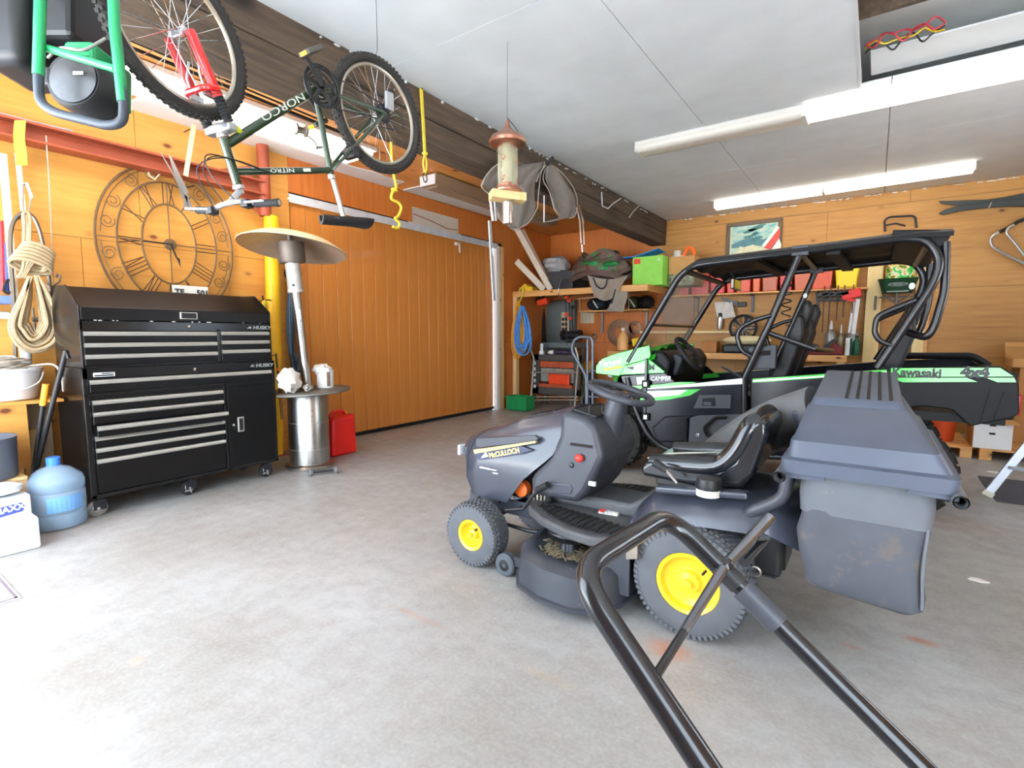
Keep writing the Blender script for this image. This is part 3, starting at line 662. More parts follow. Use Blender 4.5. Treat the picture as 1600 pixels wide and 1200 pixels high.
for z in (.1, .2): MB().bar((gx+.126-z*.04, gy-.05, z), (gx+.124-z*.04, gy+.04, z+.06), .008, .006, (1, 0, 0)).build('moulded_rib', 'fuel_red', t, smooth=0)

# ---- cords and hoses hanging on the wall between post and door
def coil(name, label, cat, hook, r, mname, loops, drop, wid, xo, seed=0, group=None, knot=None, xd=(0, 1, 0), out=(1, 0, 0)):
    """a hank of cord hung on a hook: several long loops"""
    hook = nv(hook); xd, out = unit(xd), unit(out)
    t = thing(name, label, cat, tuple(hook), group); rnd = random.Random(seed)
    for k in range(loops):
        w_ = wid*(.55+.9*rnd.random()); d_ = drop*(.80+.25*rnd.random()); s_ = (rnd.random()-.5)*wid*.5; o_ = (rnd.random()-.3)*.05+xo
        pts = []
        for i in range(20):
            th = 2*PI*i/20; zz_ = -(1-math.cos(th))/2
            wz = w_*math.sin(th)*(0.35+.65*((1-math.cos(th))/2))
            pts.append(hook+xd*(wz+s_*(-zz_))+out*(o_+.012*math.sin(th*3+k))+np.array([0, 0, zz_*d_]))
        MB().tube(smoothpath(pts, 2, True), r, 6, closed=True).build('loop', mname, t)
    MB().cyl(hook-out*.06, hook+out*.05, .006, n=6).build('hook', 'dark_steel', t)
    if knot: MB().torus(hook+np.array([0, 0, -drop*knot])+out*xo, (0, 0, 1), wid*.42, r*1.6, 14, 6).build('tie', mname, t)
    return t
mat('hose_blue', (82, 112, 140), .5, var=.12); mat('hose_grey', (120, 118, 114), .55, var=.1); mat('cord_yellow', (222, 196, 60), .5, var=.1); mat('hose_dark', (52, 58, 66), .5, var=.1)
coil('hose', 'blue grey hose looped on the wall behind the heater pole', 'hose', (-5.47, 3.40, 2.06), .013, 'hose_blue', 4, 1.22, .08, .0, 3)
coil('cable', 'dark grey cable looped behind the heater pole at the door edge', 'cable', (-5.50, 3.43, 1.93), .011, 'hose_dark', 3, 1.05, .09, .03, 5)
t = thing('hose_hanger', 'black bracket holding the hoses behind the heater neck', 'hanger', (-5.50, 3.42, 2.06))
MB().lathe((-5.55, 3.42, 2.05), (1, 0, 0), [(.07, 0), (.07, .03), (.05, .04), (.05, .1), (.08, .105), (.08, .12)], 18).build('spool', 'black_plastic', t)
coil('extension_cord', 'yellow extension cord hanging beside the yellow post and tool cabinet', 'cord', (-5.22, 2.90, 1.70), .009, 'cord_yellow', 5, .62, .06, .02, 9)
t = thing('cord_hook', 'steel arm on the yellow post carrying the yellow cord', 'hook', (-5.36, 3.0, 1.71))
MB().tube([(-5.37, 3.08, 1.72), (-5.28, 2.99, 1.72), (-5.2, 2.9, 1.70), (-5.19, 2.885, 1.75)], .008, 6).build('arm', 'dark_steel', t)
a, b_ = AX(431, 552, -4.78), AX(441, 655, -4.78)
t = thing('hand_tool', 'thin wire-handled tool with orange grip hung on the cabinet side', 'hand tool', (-4.78, a[1], b_[2]))
MB().cyl(a, nv(a)*.4+nv(b_)*.6, .009, n=8).build('shaft', 'dark_steel', t)
MB().cyl(nv(a)*.4+nv(b_)*.6, b_, .013, .015, n=10).build('grip', mat('grip_brown', (150, 100, 60), .5, var=.1), t)
MB().cyl(nv(a)*.78+nv(b_)*.22, nv(a)*.74+nv(b_)*.26, .0125, n=10).build('collar', mat('orange', (238, 110, 36), .45, var=.06), t)
MB().cyl(nv(a)+np.array([0, -.14, -.02]), nv(a)+np.array([0, .01, -.02]), .005, n=6).build('hook', 'dark_steel', t)
# ================================================================== clutter at the left edge
mat('rope_tan', (164, 144, 112), .8, var=.14, scale=30, bmp=.3)
mat('rope_grey', (170, 162, 150), .8, var=.14, scale=30, bmp=.3)
RX = -5.28
t = thing('rope_hank', 'thick tan rope tied in a long hank beside the tool chest', 'rope', AX(50, 375, RX))
rnd = random.Random(11)
for k in range(9):
    wl_, wr_ = 10+k*3.2+rnd.random()*4, 8+k*3.6+rnd.random()*4; bt = 515+k*4+rnd.random()*4; cx_ = 54+rnd.random()*6-3
    pts = [(cx_-6, 432), (cx_-wl_*.55, 465), (cx_-wl_, 505), (cx_-wl_*.75, bt-14), (cx_-wl_*.2, bt), (cx_+wr_*.35, bt-1), (cx_+wr_*.85, bt-14), (cx_+wr_, 500), (cx_+wr_*.55, 460), (cx_+4, 430)]
    xx = RX+.02+.022*(k % 4)
    MB().tube(smoothpath([AX(u, v, xx) for u, v in pts], 4), .0125, 6).build('strand', 'rope_tan', t)
for k in range(6):     # the wrapped knot
    c = nv(AX(48+k*2.5, 424-k*5, RX+.045))
    pts = [c+np.array([.045*math.cos(a), .115*math.sin(a)*(1-.05*k), (.035+.05*math.cos(a+.6))*1.0]) for a in np.linspace(0, 2*PI, 15)[:-1]]
    MB().tube(smoothpath(pts, 2, True), .0135, 6, closed=True).build('wrap', 'rope_tan', t)
for k in range(4):
    MB().tube(smoothpath([AX(u, v, RX+.06) for u, v in ((28+k*3, 434), (36+k*5, 420-k*3), (40+k*9, 396), (58+k*4, 385+k*3), (70, 398+k*6), (72-k*2, 425))], 4), .0125, 6).build('wrap', 'rope_tan', t)
MB().tube(smoothpath([AX(u, v, RX+.03) for u, v in ((36, 400), (38, 350), (36, 335), (42, 331), (47, 345), (46, 390))], 4), .011, 6).build('hanging_loop', 'rope_tan', t)
t = thing('carabiner', 'chrome carabiner and white tag holding up the rope hank', 'carabiner', AX(42, 300, RX))
p = [AX(u, v, RX+.03) for u, v in ((37, 290), (36, 325), (42, 335), (46, 325), (47, 308), (41, 288))]
MB().tube(smoothpath(p, 3, True), .006, 6, closed=True).build('clip', 'chrome', t)
MB().prism([AX(u, v, RX)[1:] for u, v in ((37, 287), (41, 286), (50, 309), (46, 312))], 'x', RX+.035, RX+.038).build('tag', 'white_metal', t, smooth=0)
MB().cyl(AX(38, 288, WL), AX(38, 288, RX+.03), .006, n=6).build('peg', 'dark_steel', t)
t = thing('steel_hoop', 'bent grey tube hoop hanging around the tan rope', 'hoop', AX(40, 333, -5.34))
MB().tube(smoothpath([AX(u, v, -5.36) for u, v in ((24, 560), (21, 470), (16, 390), (19, 352), (32, 334), (46, 334), (58, 350), (68, 385), (76, 430), (80, 475))], 5), .014, 7).build('tube', mat('hoop_grey', (110, 102, 92), .4, metal=.6, var=.12), t)
MB().cyl((WL, AX(38, 333, -5.36)[1], AX(38, 333, -5.36)[2]-.02), AX(38, 335, -5.33), .006, n=6).build('peg', 'dark_steel', t)
for nm, lab, a, b_, wd in (('board', 'long pale board leaning at the far left edge', (4, 240), (24, 480), .045), ('lath', 'narrow pale lath leaning behind the carabiner and rope', (27, 240), (44, 400), .03)):
    p0, p1 = AX(*a, -5.45), AX(*b_, -5.40)
    t = thing(nm, lab, 'board', p1); MB().bar(p0, p1, wd, .016, (1, 0, 0)).build('plank', mat('lath_pale', (222, 206, 182), .7, var=.08), t, smooth=0)
p0 = AX(73, 200, -5.40)
t = thing('pull_cord', 'thin grey cord hanging from the red beam', 'cord', (p0[0], p0[1], 1.9))
MB().tube([AX(72, 212, -5.37), AX(77, 290, -5.37), AX(82, 400, -5.37), AX(84, 445, -5.37)], .004, 5).build('cord', 'rope_grey', t)
MB().tube(smoothpath([AX(u, v, -5.37) for u, v in ((84, 445), (92, 440), (94, 432), (90, 428), (88, 434))], 3), .008, 6).build('hook', 'raw_steel', t)
# ski hung high at the left edge and hi-vis strap
t = thing('ski', 'blue grey ski lying along the top of the red beam', 'ski', (-5.42, 1.0, 2.98))
MB().sheet(lambda u, v: (-5.48+.09*v, .1+1.38*u, 2.984+.05*max(0, u-.85)**2*40*.15), 24, 2, .014).build('ski_blade', mat('ski_grey', (120, 140, 152), .4, var=.25, scale=8), t)
t = thing('reflective_strap', 'wide yellow-green strap hanging over the red beam', 'strap', AX(31, 195, -5.33))
MB().sheet(lambda u, v: (-5.345+.004*math.sin(u*9), *AX(23+v*18-2*math.sin(u*5), 188+u*70, -5.34)[1:]), 10, 3, .004).build('strap', mat('hivis', (216, 222, 70), .6, var=.05), t)
# blue rack with hand tools at the far left
t = thing('tool_rack', 'blue wall rack of hand tools at the far left edge', 'tool rack', AX(8, 470, -5.40))
p0 = AX(18, 467, -5.42)
MB().box(-5.54, -5.36, p0[1]-.5, p0[1]+.0, p0[2]-.04, p0[2]+.02).build('rack', mat('rack_blue', (104, 128, 210), .45, var=.06), t, smooth=0, bev=.006)
for k, (du, c, cn) in enumerate(((4, (200, 40, 50), 'handle_red'), (11, (40, 70, 150), 'handle_blue'), (16, (30, 30, 34), 'handle_black'))):
    b0, b1 = AX(du, 455, -5.44), AX(du-3+k, 345+k*35, -5.44)
    MB().cyl(b0, b1, .022, .017, n=8).build('tool_handle', mat(cn, c, .45, var=.08), t)
MB().tube(smoothpath([AX(u, v, -5.40) for u, v in ((6, 452), (10, 440), (18, 438), (20, 452), (14, 458), (8, 456))], 3, True), .010, 6, closed=True).build('plier_grip', 'handle_black', t)
t = thing('pipe', 'white plastic pipe fixed to the plywood at the left edge', 'pipe', AX(6, 493, -5.5))
MB().cyl((-5.50, .3, AX(6, 493, -5.5)[2]), AX(14, 493, -5.5), .028, n=12).build('pipe_run', 'white_metal', t)
p0 = AX(37, 545, -5.42); p1 = AX(43, 581, -5.42)
MB().cyl(AX(34, 495, -5.42), p1, .035, n=12).build('pipe_drop', 'white_metal', t)
# old machine vice on the post top
v0 = nv(AX(102, 500, -5.35))
t = thing('bench_vice', 'old grey bench vice behind the left end of the tool chest', 'vice', (v0[0], v0[1], v0[2]-.3))
q = v0
MB().box(WL, q[0]+.1, q[1]-.09, q[1]+.02, q[2]-.05, q[2]+.06).box(q[0]-.06, q[0]+.06, q[1]-.07, q[1]+.0, q[2]-.2, q[2]-.05).build('body', mat('vice_grey', (104, 100, 96), .5, metal=.5, var=.2, scale=14), t, smooth=0, bev=.01)
MB().box(q[0]-.09, q[0]+.11, q[1]-.14, q[1]-.10, q[2]-.03, q[2]+.11).box(q[0]-.09, q[0]+.11, q[1]-.05, q[1]-.01, q[2]+.06, q[2]+.11).build('jaw', 'vice_grey', t, smooth=0, bev=.008)
MB().cyl((q[0], q[1]-.2, q[2]), (q[0], q[1]-.1, q[2]), .018, n=10).cyl((q[0], q[1]-.19, q[2]-.09), (q[0], q[1]-.19, q[2]+.09), .008, n=8).build('screw', 'raw_steel', t)
MB().tube([(q[0]+.02+.012*math.cos(a*1.1), q[1]-.11+.03*math.cos(a), q[2]+.10+.022*a) for a in np.linspace(0, 9, 40)], .009, 6).build('coil_spring', 'rope_grey', t)
# plywood bench under the bucket with a grey timber post
bz = AX(30, 628, -5.02)[2]
t = thing('plywood_bench', 'low plywood bench carrying the white bucket at the left wall', 'bench', (-5.27, .4, 0))
MB().box(-5.53, -5.0, -.45, 1.19, bz-.02, bz).build('top', 'plywood', t, smooth=0)
MB().box(-5.03, -5.012, -.45, .98, .38, bz-.02).build('front_panel', 'plywood', t, smooth=0)
MB().box(-5.53, -5.03, .95, .97, 0, bz-.02).build('end_panel', 'plywood', t, smooth=0)
for y in (-.4, .85): MB().box(-5.10, -5.03, y, y+.09, 0, bz-.02).build('leg', 'pine', t, smooth=0)
t = thing('timber_post', 'weathered grey square timber post under the bench end beside the tool cabinet', 'post', (-5.4, 1.08, 0))
MB().box(-5.53, -5.31, .99, 1.18, 0, bz-.022).build('post', 'grey_post', t, smooth=0, bev=.008)
MB().box(-5.31, -5.28, 1.0, 1.08, 0, .62).build('cleat', 'pine', t, smooth=0, bev=.004)
# bucket full of cord
mat('bucket_white', (240, 241, 244), .45, var=.03)
c0 = AX(28, 626, -5.22); bx, by = -5.26, c0[1]-.08
t = thing('white_bucket', 'wide white plastic bucket of cord on the plywood bench', 'bucket', (bx, by, bz))
MB().lathe((bx, by, bz+.001), (0, 0, 1), [(.0, .004), (.185, 0), (.20, .01), (.235, .215), (.245, .22), (.245, .235), (.225, .235), (.19, .03), (.0, .03)], 36, caps=False).build('body', 'bucket_white', t)
MB().tube(smoothpath([(bx+.1, by+.225, bz+.2), (bx+.2, by+.16, bz+.12), (bx+.25, by, bz+.075), (bx+.2, by-.16, bz+.12)], 5), .005, 6).build('bail_handle', 'white_metal', t)
t = thing('cord_heap', 'tangled pale cord heaped in the white bucket', 'cord', (bx, by, bz+.05))
for k in range(9):
    rnd = random.Random(k+40)
    pts = [(bx+(.10+.10*rnd.random())*math.cos(a+k)+.02*rnd.random(), by+(.10+.11*rnd.random())*math.sin(a+k), bz+.2+.05*rnd.random()+.01*k) for a in np.linspace(0, 2*PI, 9)[:-1]]
    MB().tube(smoothpath(pts, 4, True), .008, 6, closed=True).build('strand', 'rope_grey', t)
MB().tube(smoothpath([(bx+.12, by+.15, bz+.25), (bx+.2, by+.26, bz+.26), (bx+.22, by+.30, bz+.18), (bx+.2, by+.31, bz+.05)], 4), .008, 6).build('strand', 'rope_grey', t)
# dark tub, plywood box, white boxes
px_, py_ = -4.79, .66
z0 = AX(30, 744, -4.68)[2]; z1 = AX(30, 681, -4.68)[2]
t = thing('dark_tub', 'dark grey round tub below the white bucket', 'tub', (px_, py_, z0))
MB().lathe((px_, py_, z0), (0, 0, 1), [(.0, .003), (.20, 0), (.205, .01), (.212, z1-z0-.01), (.217, z1-z0), (.20, z1-z0), (.19, .02), (.0, .02)], 36, caps=False).build('body', mat('tub_grey', (92, 96, 106), .4, var=.06, scale=4, mscale=(1, 1, 40)), t)
t = thing('wooden_box', 'small plywood box under the dark grey tub', 'box', (px_, py_, 0))
for s_ in (-1, 1):
    MB().box(px_-.14, px_+.14, py_+s_*.21-.009, py_+s_*.21+.009, 0, z0-.02).build('side', 'pine', t, smooth=0)
    MB().box(px_+s_*.13-.009, px_+s_*.13+.009, py_-.2, py_+.2, 0, z0-.02).build('side', 'pine', t, smooth=0)
MB().box(px_-.15, px_+.15, py_-.22, py_+.22, z0-.02, z0-.001).build('top', 'pine', t, smooth=0)
mat('carton_white', (240, 240, 240), .6, var=.03)
b0 = AZ(65, 855, 0)
t = thing('white_box', 'plain white box on the floor at the left edge by the jug', 'box', (b0[0]-.1, b0[1]-.2, 0))
hz = AX(63, 807, b0[0])[2]
MB().box(b0[0]-.16, b0[0], b0[1]-.5, b0[1], 0, hz).build('carton', 'carton_white', t, smooth=0, bev=.012)
t = thing('detergent_box', 'white detergent box with a blue MAXX print behind the plain white box', 'box', (-4.52, .62, 0))
dz = AX(30, 776, -4.45)[2]; dy = AX(49, 790, -4.45)[1]
MB().box(-4.60, -4.45, dy-.4, dy, 0, dz).build('carton', 'carton_white', t, smooth=0, bev=.006)
mat('print_blue', (62, 76, 176), .5, var=.06)
pc = AX(20, 797, -4.45)
MB().prism([(pc[1]-.09, pc[2]-.035), (pc[1]+.045, pc[2]-.02), (pc[1]+.06, pc[2]+.0), (pc[1]+.05, pc[2]+.04), (pc[1]-.09, pc[2]+.03)], 'x', -4.4495, -4.4485).build('logo_patch', 'print_blue', t, smooth=0)
text('MAXX', .052, (-4.448, pc[1]-.09, pc[2]+.002), (0, 1, .09), (0, -.05, 1), 'white_ink', t, bold=.002, ext=.0006)
t = thing('plastic_bag', 'pale plastic bag slumped on the detergent box', 'bag', (-4.60, .60, dz))
MB().ell((-4.565, dy-.15, dz+.045), .11, .14, .045, 14, 8, jig=.1, seed=3).build('bag', mat('bag_white', (226, 232, 236), .35, var=.05, bmp=.2), t, smooth=30)
# water jug
jx, jy = -4.665, 1.025
t = thing('water_jug', 'blue translucent water jug with blue cap beside the tool cabinet', 'water jug', (jx, jy, 0))
m, nt, b = _nodes('jug_blue')
b.inputs['Base Color'].default_value = srgb(186, 216, 244); b.inputs['Roughness'].default_value = .1; b.inputs['Alpha'].default_value = .40; b.inputs['IOR'].default_value = 1.4
MATS['jug_blue'] = m
prof = [(.02, .012), (.12, .0), (.155, .012), (.163, .04), (.163, .09), (.155, .11), (.163, .13), (.163, .245), (.155, .262), (.163, .28), (.163, .325), (.15, .36), (.09, .415), (.04, .435), (.036, .45), (.036, .462)]
MB().lathe((jx, jy, .001), (0, 0, 1), prof, 36, caps=False).build('bottle', 'jug_blue', t)
MB().lathe((jx, jy, .44), (0, 0, 1), [(.040, 0), (.041, .05), (.036, .056)], 18).build('cap', mat('cap_blue', (62, 124, 216), .4, var=.05), t)
MB().lathe((jx, jy, .013), (0, 0, 1), [(.0, 0), (.145, .004), (.15, .03), (.15, .06), (.0, .062)], 30, caps=False).build('water', mat('jug_water', (150, 186, 214), .05, var=0, alpha=.3), t)
lb = MB()
for k in range(8):
    a0 = -.55+k*.16; lb.add([(jx+.1642*math.cos(a), jy+.1642*math.sin(a), z) for a, z in ((a0, .135), (a0+.15, .135), (a0+.15, .24), (a0, .24))], [(0, 1, 2, 3)])
lb.build('label_panel', mat('jug_label', (120, 176, 236), .4, var=.05), t)
# long-handled pruners leaning against the cabinet
t = thing('loppers', 'black long-handled loppers with orange grips leaning on the tool cabinet', 'loppers', AX(42, 800, -4.95))
pa, pb = nv(AX(103, 548, -4.72)), nv(AX(43, 785, -4.98)); pc2, pd = nv(AX(72, 600, -4.86)), nv(AX(48, 765, -4.97))
MB().cyl(pa, pb, .017, n=10).build('handle', 'black_plastic', t); MB().cyl(pc2, pd, .015, n=10).build('handle', 'black_plastic', t)
mat('grip_orange', (245, 158, 40), .45, var=.06)
MB().cyl(pc2, pc2*.8+pd*.2, .021, n=10).build('grip', 'grip_orange', t); MB().cyl(pb*.94+pa*.06, pb, .022, n=10).build('grip', 'grip_orange', t)
MB().prism([(pb[1]-.01, pb[2]), (pb[1]+.06, pb[2]), (pb[1]+.03, .0), (pb[1]-.03, 0.)], 'x', pb[0]-.012, pb[0]+.012).build('blade', 'dark_steel', t, smooth=0)
MB().bar(pa, nv(AX(108, 560, -4.70)), .02, .016).build('hook', 'black_plastic', t, smooth=0)
# door mat
m0 = AZ(33, 935, 0)
mt = thing('floor_mat', 'pale ribbed floor mat at the left edge of the floor', 'mat', (m0[0]-.5, m0[1]-.35, 0))
MB().box(-4.6, m0[0], -.25, m0[1], .001, .006).build('mat_base', mat('mat_pale', (206, 200, 208), .9, var=.05, bmp=.2), mt, smooth=0)
mb = MB()
for k in range(3):
    q = k*.07+.01; mb.box(-4.6+q, m0[0]-q, m0[1]-q-.012, m0[1]-q, .006, .0085).box(m0[0]-q-.012, m0[0]-q, -.25+q, m0[1]-q, .006, .0085)
mb.build('mat_border', mat('mat_line', (120, 108, 118), .9, var=.1), mt, smooth=0)

# ================================================================== things hanging from the ceiling
BX = -2.50; TURN = -16
mat('tyre', (38, 36, 34), .8, var=.2, scale=30, bmp=.2)
mat('rim_alu', (176, 170, 156), .35, metal=.8, var=.08)
mat('bike_green', (28, 50, 26), .3, var=.1, coat=.5)
mat('fork_red', (196, 30, 30), .3, var=.06, coat=.4)
mat('bike_alu', (206, 206, 208), .3, metal=.85, var=.08)
bk = thing('bicycle', 'dark green mountain bicycle with red fork hanging upside down from the ceiling', 'bicycle', (BX, 1.6, 2.0))
def B(u, v, dx=0.): p = AX(u, v, BX); return np.array([BX+dx, p[1], p[2]])
hub_r = B(592, 180); bb = B(492, 140); seatc = B(516, 266); head_lo = B(349, 216); head_up = B(371, 288); hub_f = np.array([BX, 1.065, 2.62])
def wheel(nm, c, R=.335):
    w_ = MB().torus(c, (1, 0, 0), R-.027, .026, 56, 10).build(nm, 'tyre', bk)
    mb = MB()
    for k in range(72):
        th = 2*PI*k/72
        for s_ in (-1, 0, 1):
            rr = R-.002-abs(s_)*.006; a = th+(.02 if s_ == 0 else 0)
            p = c+np.array([s_*.015, rr*math.cos(a), rr*math.sin(a)])
            mb.obox(p, (1, 0, 0), (0, -math.sin(a), math.cos(a)), (0, math.cos(a), math.sin(a)), .006, .007, .005)
    tag(mb.build('tread_knobs', 'tyre', w_, smooth=0, fix=False), kind='stuff')
    MB().torus(c, (1, 0, 0), R-.058, .011, 56, 8).build('rim', 'rim_alu', w_)
    MB().lathe(c-np.array([.04, 0, 0]), (1, 0, 0), [(.012, 0), (.022, .004), (.014, .012), (.014, .068), (.022, .076), (.012, .08)], 14).build('hub', 'bike_alu', w_)
    for k in range(32):
        a = 2*PI*k/32; off = (.38 if k % 4 < 2 else -.38); s_ = 1 if k % 2 else -1
        MB().cyl(c+np.array([s_*.034, .02*math.cos(a+off*3), .02*math.sin(a+off*3)]), c+np.array([0, (R-.066)*math.cos(a), (R-.066)*math.sin(a)]), .0016, n=4, caps=False).build('spoke', 'chrome', w_)
    return w_
wheel('rear_wheel', hub_r, .33); wheel('front_wheel', hub_f, .335)
fr = MB().tube([bb, head_lo*.85+head_up*.15], .021, 12).tube([seatc, head_lo*.28+head_up*.72], .017, 12).tube([bb, seatc, seatc*1.12-bb*.12], .016, 12).tube([head_lo, head_up], .021, 14)
for s_ in (-1, 1):
    o = np.array([s_*.055, 0, 0]); i_ = np.array([s_*.022, 0, 0])
    fr.tube([bb+i_, bb*.72+hub_r*.28+np.array([s_*.038, 0, 0]), hub_r+o], .0105, 8).tube([seatc+i_*.6, seatc*.75+hub_r*.25+np.array([s_*.04, 0, 0]), hub_r+o], .0095, 8)
fr.build('frame', 'bike_green', bk)
MB().lathe(head_up*1.02-head_lo*.02, head_up-head_lo, [(.024, 0), (.026, .008), (.026, .016), (.02, .02)], 14).lathe(head_lo*1.02-head_up*.02, head_lo-head_up, [(.026, 0), (.026, .012), (.02, .02)], 14).build('headset', 'bike_alu', bk)
# red suspension fork
ax_ = unit(hub_f-head_lo); fk_ = head_lo+unit(head_lo-head_up)*.035
MB().box(BX-.075, BX+.075, fk_[1]-.025, fk_[1]+.025, fk_[2]-.018, fk_[2]+.022).build('fork_crown', 'bike_alu', bk, smooth=30, bev=.008)
for s_ in (-1, 1):
    o = np.array([s_*.062, 0, 0]); p0 = fk_+o; p1 = hub_f+o
    mb = MB(); n = 9
    MB().tube([p0, p0*.9+p1*.1], .014, 10).build('stanchion', 'bike_alu', bk)
    prof = []
    for k in range(2*n+1): prof.append((.024 if k % 2 else .019, .02+.12*k/(2*n)))
    MB().lathe(p0, p1-p0, prof, 14).build('fork_boot', 'black_rubber', bk)
    MB().tube([p0*.68+p1*.32, p0*.66+p1*.34, p1*.98+p0*.02, p1], [.02, .023, .021, .016], 12).build('fork_leg', 'fork_red', bk)
MB().tube(fillet([p0*.6+p1*.4+np.array([.02, 0, 0]), p0*.62+p1*.38+np.array([-.0, -.05, 0]), p0*.62+p1*.38+np.array([-.12, -.05, 0]), p0*.6+p1*.4+np.array([-.145, 0, 0])], .03), .014, 8).build('fork_brace', 'fork_red', bk)
for s_ in (-1, 1):
    q = fk_*.66+hub_f*.34+np.array([s_*.04, -.04, 0])
    MB().tube([q, q+np.array([0, -.02, .07]), q+np.array([-s_*.01, -.01, .14])], .006, 6).box(q[0]-.008, q[0]+.008, q[1]-.01, q[1]+.05, q[2]-.012, q[2]+.012).build('front_brake', 'bike_alu', bk, smooth=30)
# stem and handlebar
stem_b = B(378, 303); clampp = B(356, 318)
MB().tube([head_up, stem_b], .015, 10).tube([B(376, 298), clampp], .016, 10).build('stem', 'bike_alu', bk)
cl = clampp
hb = [cl+np.array(p) for p in ((-.27, .05, .02), (-.14, .02, -.01), (-.06, 0, 0), (.06, 0, 0), (.13, .02, -.02), (.25, .035, -.03))]
MB().tube(fillet(hb, .04), .0125, 10).build('handlebar', 'bike_alu', bk)
for a, b_ in ((hb[0], hb[1]), (hb[5], hb[4])):
    d = unit(b_-a); MB().lathe(a, d, [(.017, 0), (.019, .004), (.016, .03), (.018, .06), (.016, .09), (.018, .12), (.014, .125)], 12).build('grip', 'black_rubber', bk)
    MB().box(*(lambda q: (q[0]-.02, q[0]+.02, q[1]-.035, q[1]+.01, q[2]-.02, q[2]+.015))(a+d*.155)).build('shifter', 'black_plastic', bk, smooth=0, bev=.005)
    MB().bar(a+d*.15+np.array([0, -.03, 0]), a+d*.02+np.array([0, -.075, -.01]), .012, .008).build('brake_lever', 'bike_alu', bk, smooth=0)
for k in range(3):
    MB().tube(smoothpath([cl+np.array([.1-.1*k, -.02, 0]), cl+np.array([.06-.06*k, -.10, .10+.02*k]), head_lo*.5+head_up*.5+np.array([.03, -.10+.03*k, 0]), seatc*.3+head_up*.7+np.array([.02, 0, .03])], 6), .0028, 5).build('cable', 'black_plastic', bk)
# the front end is turned a little about the head tube
axis_ = Vector(tuple(unit(head_up-head_lo))); RotF = Matrix.Translation(Vector(tuple(head_lo))) @ Matrix.Rotation(math.radians(TURN), 4, axis_) @ Matrix.Translation(-Vector(tuple(head_lo)))
offb = Vector(bk.location)
def turn(o):
    for vv in o.data.vertices: vv.co = RotF @ (vv.co+offb)-offb
    for c_ in o.children: turn(c_)
for o in bk.children:
    if o.name.split('.')[0] in ('front_wheel', 'fork_crown', 'stanchion', 'fork_boot', 'fork_leg', 'fork_brace', 'front_brake', 'stem', 'handlebar', 'grip', 'shifter', 'brake_lever'): turn(o)
# seat
spt = B(535, 333)
MB().tube([seatc*.9+spt*.1, spt*1.1-seatc*.1], .0135, 10).build('seat_post', 'bike_alu', bk)
MB().lathe(seatc*1.06-bb*.06, seatc-bb, [(.02, 0), (.02, .02)], 12).build('seat_clamp', 'bike_alu', bk)
sn, st = B(502, 348), B(572, 349)
def saddle(u, v):
    w_ = .018+.062*max(0, (u-.35)/.65)**1.2*(1 if u < .93 else .85); y = sn[1]+(st[1]-sn[1])*u
    a = (v-.5)*PI
    return (BX+w_*math.sin(a)*1.05, y, sn[2]+.015-.012*math.sin(u*PI)+.03*math.sin(u*2.2)+.045*(1-math.cos(a))-.018)
MB().sheet(saddle, 16, 10, .012).build('saddle', 'black_plastic', bk)
for s_ in (-1, 1): MB().tube([(BX+s_*.02, sn[1]+.05, sn[2]+.03), (BX+s_*.022, sn[1]+.12, sn[2]+.045), (BX+s_*.022, sn[1]+.2, sn[2]+.04)], .0035, 6).build('saddle_rail', 'chrome', bk)
# drive train
cr = bb+np.array([.055, 0, 0])
ring = MB(); 
for R_, x in ((.092, .0), (.075, -.012), (.055, -.022)):
    ring.torus(cr+np.array([x, 0, 0]), (1, 0, 0), R_, .0055, 40, 6)
tag(ring.build('chainrings', 'black_plastic', bk), kind='stuff')
for k in range(5):
    a = k*2*PI/5+.4; MB().bar(cr, cr+np.array([0, .09*math.cos(a), .09*math.sin(a)]), .02, .008, (1, 0, 0)).build('spider_arm', 'black_plastic', bk, smooth=0)
tt = MB()
for k in range(42):
    a = 2*PI*k/42; tt.obox(cr+np.array([0, .098*math.cos(a), .098*math.sin(a)]), (1, 0, 0), (0, -math.sin(a), math.cos(a)), (0, math.cos(a), math.sin(a)), .003, .004, .005)
tag(tt.build('chainring_teeth', 'dark_steel', bk, smooth=0, fix=False), kind='stuff')
MB().torus(cr+np.array([.008, 0, 0]), (1, 0, 0), .104, .004, 40, 6).build('chain_guard', 'black_plastic', bk)
for s_, pe in ((1, B(463, 92, .07)), (-1, 2*bb-B(463, 92)+np.array([-.08, 0, 0]))):
    p0 = bb+np.array([.07*s_, 0, 0])
    MB().bar(p0, pe, .026, .014, (1, 0, 0)).build('crank_arm', 'black_plastic', bk, smooth=0, bev=.005)
    q = pe+np.array([.055*s_, 0, 0]); dpd = unit((0, .8, .55)); dn = unit((0, -.55, .8))
    pd_ = MB().obox(q, (1, 0, 0), dpd, dn, .045, .048, .012).build('pedal', mat('pedal_grey', (70, 70, 66), .6, var=.1), bk, smooth=0, bev=.005)
    for e in (-1, 1): MB().obox(q+dpd*.048*e, (1, 0, 0), dpd, dn, .025, .004, .009).build('reflector', mat('amber', (240, 160, 20), .3, var=.05), pd_, smooth=0)
sprk = MB().lathe(hub_r+np.array([.036, 0, 0]), (1, 0, 0), [(.055, 0), (.055, .003), (.045, .006), (.045, .009), (.03, .014), (.03, .018), (.02, .02)], 28).build('sprockets', 'dark_steel', bk)
for s_ in (0, 1):
    MB().tube([cr+np.array([0, -.0, .092 if s_ else -.092]), hub_r+np.array([.05, 0, .045 if s_ else -.04])], .0035, 5).build('chain_run', 'dark_steel', bk)
q = hub_r+np.array([.07, .02, .07])
MB().box(q[0]-.012, q[0]+.012, q[1]-.03, q[1]+.03, q[2]-.05, q[2]+.05).build('derailleur', 'bike_alu', bk, smooth=0, bev=.008)
